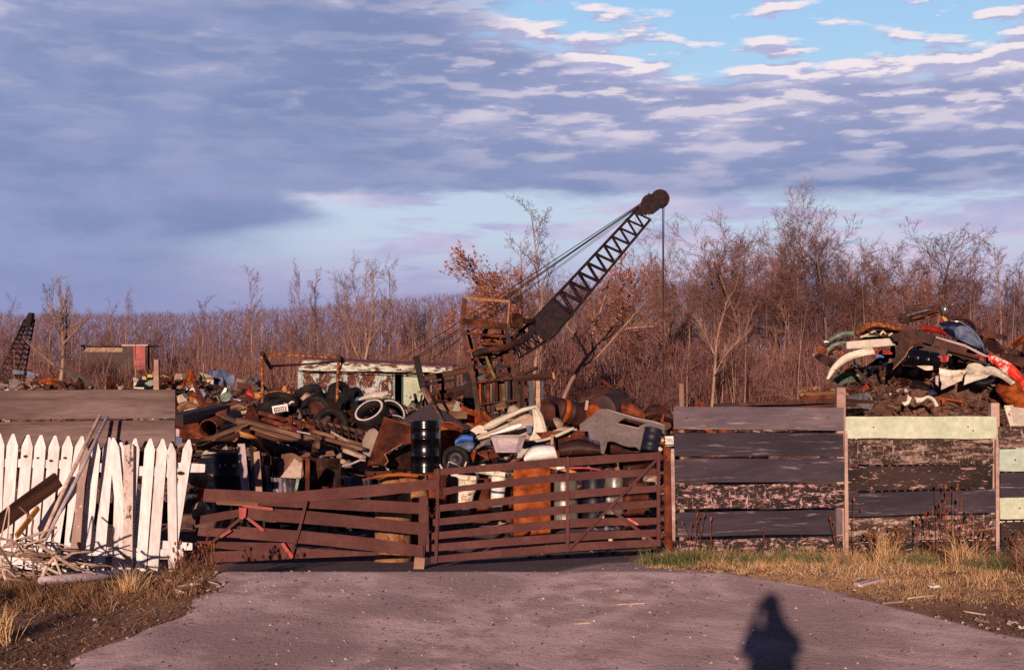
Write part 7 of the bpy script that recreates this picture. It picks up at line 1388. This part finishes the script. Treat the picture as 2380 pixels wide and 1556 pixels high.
def woods():
    rr = random.Random(5)
    def topz(x, Y):
        u = CU+x/Y*FPX; v = pw(u, [(-60, 735), (380, 732), (620, 722), (830, 708), (1000, 690), (1150, 678), (1500, 672), (1700, 660), (2100, 668), (2250, 712), (2450, 722)])
        v += noise.noise(Vector((u*.012, Y*.03, 0)))*12+noise.noise(Vector((u*.05, Y*.1, 5)))*7
        return CZ-(v-VH)/FPX*Y
    s = MB()
    for i in range(105000):
        Y = rr.uniform(106, 150); x = rr.uniform(-.40, .40)*Y; z0 = T(x, Y); zt = topz(x, Y); q = rr.random()**.85; z = z0+(zt-z0)*q
        L = rr.uniform(.35, 1.5)*(1-.35*q); w = rr.uniform(.012, .034)*(1.3-.75*q); a = rr.gauss(0, .75 if q > .3 else .3); b = rr.gauss(0, .3); d = Vector((math.sin(a), b, math.cos(a))).normalized()*L
        if z+d.z > zt+.5: d *= .5
        k = len(s.v); c = Vector((x, Y, z)); sd = Vector((w, rr.uniform(-w, w), 0))
        s.v += [c-sd, c+sd, c+d]; s.face((k, k+1, k+2))
    tag(obj('far_wood', s, m['far_wood'], org=(0, 106, 0)), 'far band of leafless woodland twigs closing the view', 'woodland', None, 'stuff')
    s = MB()
    for i in range(60000):
        Y = rr.uniform(72, 104); x = rr.uniform(-.39, .39)*Y; z0 = T(x, Y)-.1; u = CU+x/Y*FPX
        ht = pw(u, [(0, 2.0), (400, 2.2), (700, 2.8), (1200, 3.4), (1700, 3.8), (2380, 3.6)])*(1+.35*noise.noise(Vector((x*.25, Y*.2, 0))))
        q = rr.random()**1.4; z = z0+ht*q; L = rr.uniform(.35, 1.7)*(1-.4*q); w = rr.uniform(.008, .022); a = rr.gauss(0, .34); d = Vector((math.sin(a), rr.gauss(0, .25), math.cos(a))).normalized()*L
        k = len(s.v); c = Vector((x, Y, z)); s.v += [c-Vector((w, 0, 0)), c+Vector((w, 0, 0)), c+d]; s.face((k, k+1, k+2))
    tk = MB()
    for i in range(620):
        Y = rr.uniform(72, 112); x = rr.uniform(-.39, .39)*Y; z0 = T(x, Y)-.1; u = CU+x/Y*FPX; L = pw(u, [(0, 3.5), (700, 4.5), (1200, 5.2), (1700, 6.), (2380, 5.5)])*rr.uniform(.5, 1.2); r = rr.uniform(.018, .045)
        a = rr.gauss(0, .06); p = [Vector((x, Y, z0)), Vector((x+a*L*.5+rr.gauss(0, .05), Y, z0+L*.5)), Vector((x+a*L*1.2+rr.gauss(0, .08), Y, z0+L))]; tk.tube(p, [r, r*.7, r*.25], 5, False)
    tag(obj('thin_trunks', tk, m['bark'], org=(0, 72, 0)), 'countless thin pale stems standing in the brush', 'stems', None, 'stuff')
    tag(obj('brush', s, m['brush'], org=(0, 72, 0)), 'dense leafless reddish brush under the trees', 'brush', None, 'stuff')
woods()

# ------------------------------------------------------------------ grass, weeds, gravel
def blades(name, label, n, fn, mat, hgt, wid, lean=.5, flat=0., clump=14):
    """tufts of arching blades"""
    rr = random.Random(len(name)*3+n); s = MB(); c = 0; tries = 0
    while c < n and tries < n*4:
        tries += 1; q = fn(rr)
        if q is None: continue
        x0, y0, k = q; az = rr.uniform(0, 2*PI); cl = rr.uniform(.3, 1.)*lean; hb = hgt*k*rr.uniform(.6, 1.35)
        for _ in range(clump):
            x = x0+rr.gauss(0, .045); y = y0+rr.gauss(0, .045); z = T(x, y)+hn(x, y)*1.2-.01; h = hb*rr.uniform(.5, 1.2); a = az+rr.gauss(0, 1.0); l = cl*rr.uniform(.3, 1.7)+flat
            d = Vector((math.cos(a)*l*.6, math.sin(a)*l*.6, 1)).normalized(); w = wid*rr.uniform(.6, 1.3); b = rr.uniform(0, PI); sd = Vector((math.cos(b)*w, math.sin(b)*w, 0)); out = Vector((math.cos(a), math.sin(a), 0))
            p0 = Vector((x, y, z)); p1 = p0+d*h*.5; p2 = p1+(d+out*l*.8-Vector((0, 0, .25*l))).normalized()*h*.38; p3 = p2+(d+out*l*1.6-Vector((0, 0, .8*l))).normalized()*h*.34
            p2.z = max(p2.z, z+.008); p3.z = max(p3.z, z+.004); o = len(s.v)
            s.v += [p0-sd, p0+sd, p1+sd*.9, p1-sd*.9, p2+sd*.6, p2-sd*.6, p3]; s.face((o, o+1, o+2, o+3)); s.face((o+3, o+2, o+4, o+5)); s.face((o+5, o+4, o+6)); c += 1
    return tag(obj(name, s, mat, org=(0, 15, 0)), label, 'grass', None, 'stuff')
def gr_right(rr):
    y = rr.uniform(13.0, 19.2); x0 = xr(y) if y < 17.2 else 1.95; x = rr.uniform(x0, 8.0)
    # bare loam strip beside the road on the right
    lim = pw(x, [(2.0, 16.3), (2.6, 15.6), (3.3, 14.9), (4.0, 14.45), (4.7, 14.35), (5.3, 14.2), (5.6, 13.2), (6.0, 12.8), (8, 12.4)])
    if y < lim+noise.noise(Vector((x*2.2, 0, 3)))*.25: return None
    cl = noise.noise(Vector((x*1.3, y*1.3, 0)))*.5+noise.noise(Vector((x*4, y*4, 2)))*.5
    if cl < -.30 and rr.random() < .75: return None
    return x, y, (.35+1.5*max(0, cl+.05))*(.55+.45*sst(y, lim, lim+1.4))+(.35 if y > 18 else 0)
def gr_green(rr):
    cx, cy, r = rr.choice(((2.15, 17.9, .45), (2.45, 18.0, .5), (2.9, 17.6, .4), (3.6, 17.9, .5), (4.9, 17.2, .45), (5.6, 16.4, .5), (5.9, 14.0, .35), (1.95, 17.3, .3), (6.6, 15.6, .5)))
    return cx+rr.gauss(0, r*.5), cy+rr.gauss(0, r*.45), 1.
def gr_left(rr):
    y = rr.uniform(10.8, 16.6); x = rr.uniform(-7.2, xl(y)-.05)
    cl = noise.noise(Vector((x*1.2, y*1.2, 9)))*.6+noise.noise(Vector((x*4, y*4, 2)))*.4+.5*sst(y, 13.2, 15.2)-.12
    if y < 14.6 and (cl < .30 or rr.random() < .5): return None
    if cl < -.1: return None
    return x, y, .5+.5*max(0, cl)
def litter(rr):
    y = rr.uniform(10.8, 17.5); x = rr.uniform(-7.2, xl(y)+.1)
    if rr.random() < .40:
        y = rr.uniform(12.8, 18.8); x = rr.uniform(xr(min(y, 17)), 8.)
    return x, y, 1.
blades('dry_grass', 'straw coloured dry grass along the right fence', 60000, gr_right, m['grass'], .155, .0021, 1.5)
blades('green_grass', 'green tufts showing in the dry grass', 4200, gr_green, m['grass_green'], .20, .0032, 1.0)
blades('brown_grass', 'brown grass and weeds on the left verge', 15000, gr_left, m['grass_brown'], .17, .0028, 1.3)
blades('leaf_litter', 'flattened straw and leaf litter on both verges', 20000, litter, m['grass_brown'], .14, .0045, 1.2, 2.5, 3)
def tufts():
    rr = random.Random(3); spots = [(-4.75, 13.1, 'large straw tuft spreading at the bottom left of the verge'), (-4.15, 15.5, 'upright grass tuft at the end of the pale log'), (-3.75, 15.9, 'brown green grass tuft below the last pickets'), (-3.55, 16.4, 'thin weedy tuft at the left gate end'), (-5.6, 14.6, 'faded grass tuft below the branch pile'),
             (5.35, 16.9, 'tall reddish straw tuft before the second fence panel'), (6.15, 16.6, 'tall straw tuft before the last fence post'), (5.75, 15.8, 'red brown weedy tuft near the white litter'), (4.6, 17.6, 'pale straw tuft under the pale green board')]
    for x, y, lb in spots:
        s = MB(); big = 1.25 if x > 4.5 else 1.
        for i in range(230):
            a = rr.uniform(0, 2*PI); l = abs(rr.gauss(0, .75)); h = rr.uniform(.15, .42)*big*(1 if l < .8 else 1.1); d = Vector((math.cos(a)*l, math.sin(a)*l, 1)).normalized(); p = Vector((x+rr.gauss(0, .07), y+rr.gauss(0, .07), T(x, y))); w = rr.uniform(.002, .0045)
            b = rr.uniform(0, PI); sd = Vector((math.cos(b)*w, math.sin(b)*w, 0)); o = len(s.v); p1 = p+d*h*.6; p2 = p+d*h+Vector((math.cos(a)*.3, math.sin(a)*.3, -.3*min(1, l)))*h*.5
            s.v += [p-sd, p+sd, p1+sd*.7, p1-sd*.7, p2]; s.face((o, o+1, o+2, o+3)); s.face((o+3, o+2, o+4))
        one('grass_tuft', s, m['grass_brown' if ('brown' in lb or 'weedy' in lb) else 'grass'], lb, 'grass tuft')
tufts()
def weeds():
    rr = random.Random(9)
    def weed(u, v, Y, head, label, group=None):
        x = P(u, 0, Y).x; zb = T(x, Y); zt = P(u, v, Y).z; t = thing('dead_weed', Vector((x, Y, zb)), label, 'weed', group)
        bx = x+rr.gauss(0, .06); pts = [Vector((bx, Y, zb)), Vector((lerp(bx, x, .6)+rr.gauss(0, .02), Y, lerp(zb, zt, .5))), Vector((x, Y, zt))]; st = MB().tube(pts, [.006, .005, .004], 5)
        hds = [MB().lathe([(.001, -.03), (.014, -.02), (.018, 0), (.013, .025), (.001, .035)], 8, basis(pts[-1], (rr.gauss(0, .2), 0, 1)))]
        for k in range(head):
            q = pts[1].lerp(pts[2], rr.uniform(0, .8)); e = q+Vector((rr.uniform(-.12, .12), rr.uniform(-.05, .05), rr.uniform(.08, .22))); st.tube([q, e], [.004, .003], 4); hds.append(MB().lathe([(.001, -.022), (.012, -.01), (.013, .01), (.001, .025)], 7, basis(e, (rr.gauss(0, .3), 0, 1))))
        obj('stem', st, m['weed'], t); [obj('seed_head', hd, m['weed'], t) for hd in hds]
    for u, v, h in ((1620, 1196, 2), (1607, 1218, 1), (1636, 1198, 1), (1652, 1205, 0), (1773, 1230, 0), (1930, 1205, 1), (1985, 1160, 1)): weed(u, v, 18.7, h, 'short dead teasel before the first fence panel', 'dead teasels before the first panel')
    for u, v, h in ((2182, 1128, 1), (2198, 1131, 2), (2209, 1142, 1), (2226, 1127, 1), (2234, 1160, 1), (2195, 1168, 2), (2152, 1192, 2), (2168, 1188, 1), (2132, 1208, 2), (2155, 1204, 1), (2222, 1235, 2), (2256, 1197, 1), (2290, 1240, 2), (2272, 1236, 1), (2246, 1222, 1)): weed(u, v, 18.4, h, 'tall dead teasel before the second fence panel', 'tall teasels before the second panel')
    for i in range(14): weed(rr.uniform(2000, 2420), rr.uniform(1225, 1275), rr.uniform(17.6, 18.6), 3, 'low brown dead weed at the foot of the fence', 'low dead weeds at the fence foot')
    for i in range(14): weed(rr.uniform(405, 500), rr.uniform(1255, 1330), rr.uniform(16.1, 17.2), 2, 'thin dead weed between the pickets and the left gate', 'thin weeds at the left gate end')
weeds()
def gravel():
    rr = random.Random(21); s = MB()
    for i in range(6500):
        y = rr.uniform(10.8, 17); x = rr.uniform(-6.5, 7.5)
        if x < xl(y) or x > xr(y):
            if rr.random() < .4: continue
        r = rr.choice((.005, .006, .006, .008, .010, .013, .018, .024)); z = T(x, y)+.012+hn(x, y)*.45+r*.2; c = Vector((x, y, z)); o = len(s.v)
        pts = [(r, 0, 0), (-r*.9, 0, 0), (0, r*1.1, 0), (0, -r, 0), (0, 0, r*.8), (0, 0, -r*.6)]
        s.v += [c+Vector(p)+Vector((rr.gauss(0, r*.2), rr.gauss(0, r*.2), 0)) for p in pts]
        for f in ((0, 2, 4), (2, 1, 4), (1, 3, 4), (3, 0, 4), (2, 0, 5), (1, 2, 5), (3, 1, 5), (0, 3, 5)): s.face([o+k for k in f])
    tag(obj('gravel', s, m['pebble'], org=(0, 14, 0)), 'loose pebbles on the dirt road', 'gravel', None, 'stuff')
    for u, v, w, mt, lb, nm in ((2172, 1368, 26, 'white', 'crumpled white paper litter in the dry grass', 'paper'), (2282, 1448, 30, 'beige', 'flattened pale litter at the road edge on the right', 'paper'), (2352, 1450, 22, 'log', 'upper small grey white litter near the right frame corner', 'paper'), (2376, 1462, 20, 'white', 'lower small white litter at the right frame corner', 'paper'),
                                (1772, 1331, 16, 'rust_orange', 'small orange scrap in the grass before the fence', 'scrap'), (455, 1362, 22, 'white', 'white scrap at the bottom of the left verge weeds', 'paper'), (310, 1368, 34, 'steel_blue', 'flat grey plate in the left verge grass', 'plate'), (2080, 1362, 1, 'log', '', '')):
        if not nm: continue
        g = G(u, v); k = spx(g.y)*w
        one(nm, MB().surf(lambda a, b: g+Vector(((a-.5)*k, (b-.5)*k*.9, .015+.35*k*abs(noise.noise(Vector((a*3, b*3, u)))))), 7, 5, .004, False), m[mt], lb, 'litter')
    for (u0, v0), (u1, v1), w, mt, lb in (((1998, 1368), (2048, 1352), .05, 'log', 'grey board fragment lying in the dry grass'), ((1990, 1366), (2012, 1358), .07, 'beige', 'pale broken slab beside the grey board fragment'), ((2110, 1396), (2176, 1388), .012, 'stick', 'long straw stalk on the bare loam strip'), ((2050, 1408), (2100, 1402), .010, 'stick', 'second straw stalk on the bare loam strip'), ((1336, 1456), (1372, 1453), .010, 'stick', 'thin straw on the road left of the shadow'), ((1435, 1412), (1498, 1408), .012, 'stick', 'thin tan stick lying on the road below the gate'), ((2238, 1424), (2290, 1434), .012, 'stick', 'bent straw stalk near the right road edge')):
        a, b = G(u0, v0), G(u1, v1); up = Vector((0, 0, .02+w*.3)); board('stick', a+up, b+up, w, max(w*.5, .012), m[mt], None, up=(0, 1, 0), label=lb, cat='stick', wob=.01)
    rr = random.Random(4)
    for i in range(18):
        g = G(rr.uniform(395, 520), rr.uniform(1330, 1385)); a = rr.uniform(0, PI); d = Vector((math.cos(a), math.sin(a), .1))*rr.uniform(.05, .14); one('wood_chip', MB().tube([g+Vector((0, 0, .02)), g+d+Vector((0, 0, .03))], rr.uniform(.006, .014), 6), m[rr.choice(('stick', 'rust_pale', 'stick_dark', 'picket_bare'))], 'bit of broken wood or litter at the left road edge', 'wood chip', 'wood chips at the left road edge')
gravel()

# ------------------------------------------------------------------ the photographer, whose shadow falls on the road
def person():
    gz = T(0, -.2); H = CZ+.10
    V = []; E = []; RD = []
    def v(p, r): V.append((p[0]*1.2, p[1], p[2])); RD.append((r[0]*1.16, r[1])); return len(V)-1
    def ch(i, lst):
        for p, r in lst: j = v(p, r); E.append((i, j)); i = j
        return i
    yb = -.26; k = (CZ-gz)/1.62
    z = lambda h: gz+h*k
    pel = v((0, yb, z(.93)), (.195, .15)); ch_ = ch(pel, [((0, yb, z(1.12)), (.185, .14)), ((0, yb, z(1.28)), (.17, .13)), ((0, yb+.01, z(1.42)), (.11, .09)), ((0, yb+.03, z(1.50)), (.068, .064)), ((0, yb+.06, z(1.58)), (.080, .085)), ((0, yb+.06, z(1.63)), (.092, .10)), ((0, yb+.05, z(1.675)), (.070, .075))])
    chest = 2
    for s_ in (-1, 1):
        sh = ch(chest, [((s_*.135, yb, z(1.37)), (.075, .075)), ((s_*.185, yb+.06, z(1.25)), (.062, .062)), ((s_*.19, yb+.12, z(1.17)), (.056, .056)), ((s_*.14, yb+.17, z(1.34)), (.044, .044)), ((s_*.105, yb+.19, z(1.46)), (.034, .034)), ((s_*.085, yb+.20, z(1.53)), (.030, .018))])
        for f in range(4):
            x = s_*(.085-.018*f+.01); ch(sh, [((x, yb+.215, z(1.58)), (.009, .009)), ((x-s_*.012, yb+.225, z(1.60+.006*(1.5-abs(f-1.5)))), (.008, .008)), ((x-s_*.024, yb+.21, z(1.615)), (.007, .007))])
        ch(sh, [((s_*.055, yb+.19, z(1.535)), (.010, .010)), ((s_*.04, yb+.205, z(1.55)), (.009, .009))])
        ch(pel, [((s_*.10, yb, z(.88)), (.105, .105)), ((s_*.12, yb+.01, z(.50)), (.065, .07)), ((s_*.13, yb, z(.30)), (.058, .062)), ((s_*.13, yb-.01, z(.09)), (.042, .048)), ((s_*.14, yb+.06, z(.035)), (.045, .035)), ((s_*.145, yb+.15, z(.03)), (.035, .028))])
    me = bpy.data.meshes.new('person'); me.from_pydata([Vector(p) for p in V], E, []); o = bpy.data.objects.new('person', me); COL.objects.link(o)
    md = o.modifiers.new('skin', 'SKIN'); o.modifiers.new('sub', 'SUBSURF').levels = 2; o.modifiers['sub'].render_levels = 2
    for i, q in enumerate(RD): me.skin_vertices[0].data[i].radius = q; me.skin_vertices[0].data[i].use_root = (i == pel)
    me.materials.append(m['sky_cloth']); tag(o, 'standing person in a dark coat, both arms raised, whose shadow falls on the road', 'person')
    hair = MB().lathe([(.001, .10), (.05, .09), (.085, .05), (.098, .0), (.095, -.05), (.085, -.07)], 20, Matrix.Translation((0, yb+.045, z(1.63)))); obj('hair', hair, m['hair'], o, Mx=Matrix())
    for s_ in (-1, 1): pass
person()
print('objects', len(bpy.data.objects), 'faces', sum(len(q.polygons) for q in bpy.data.meshes))
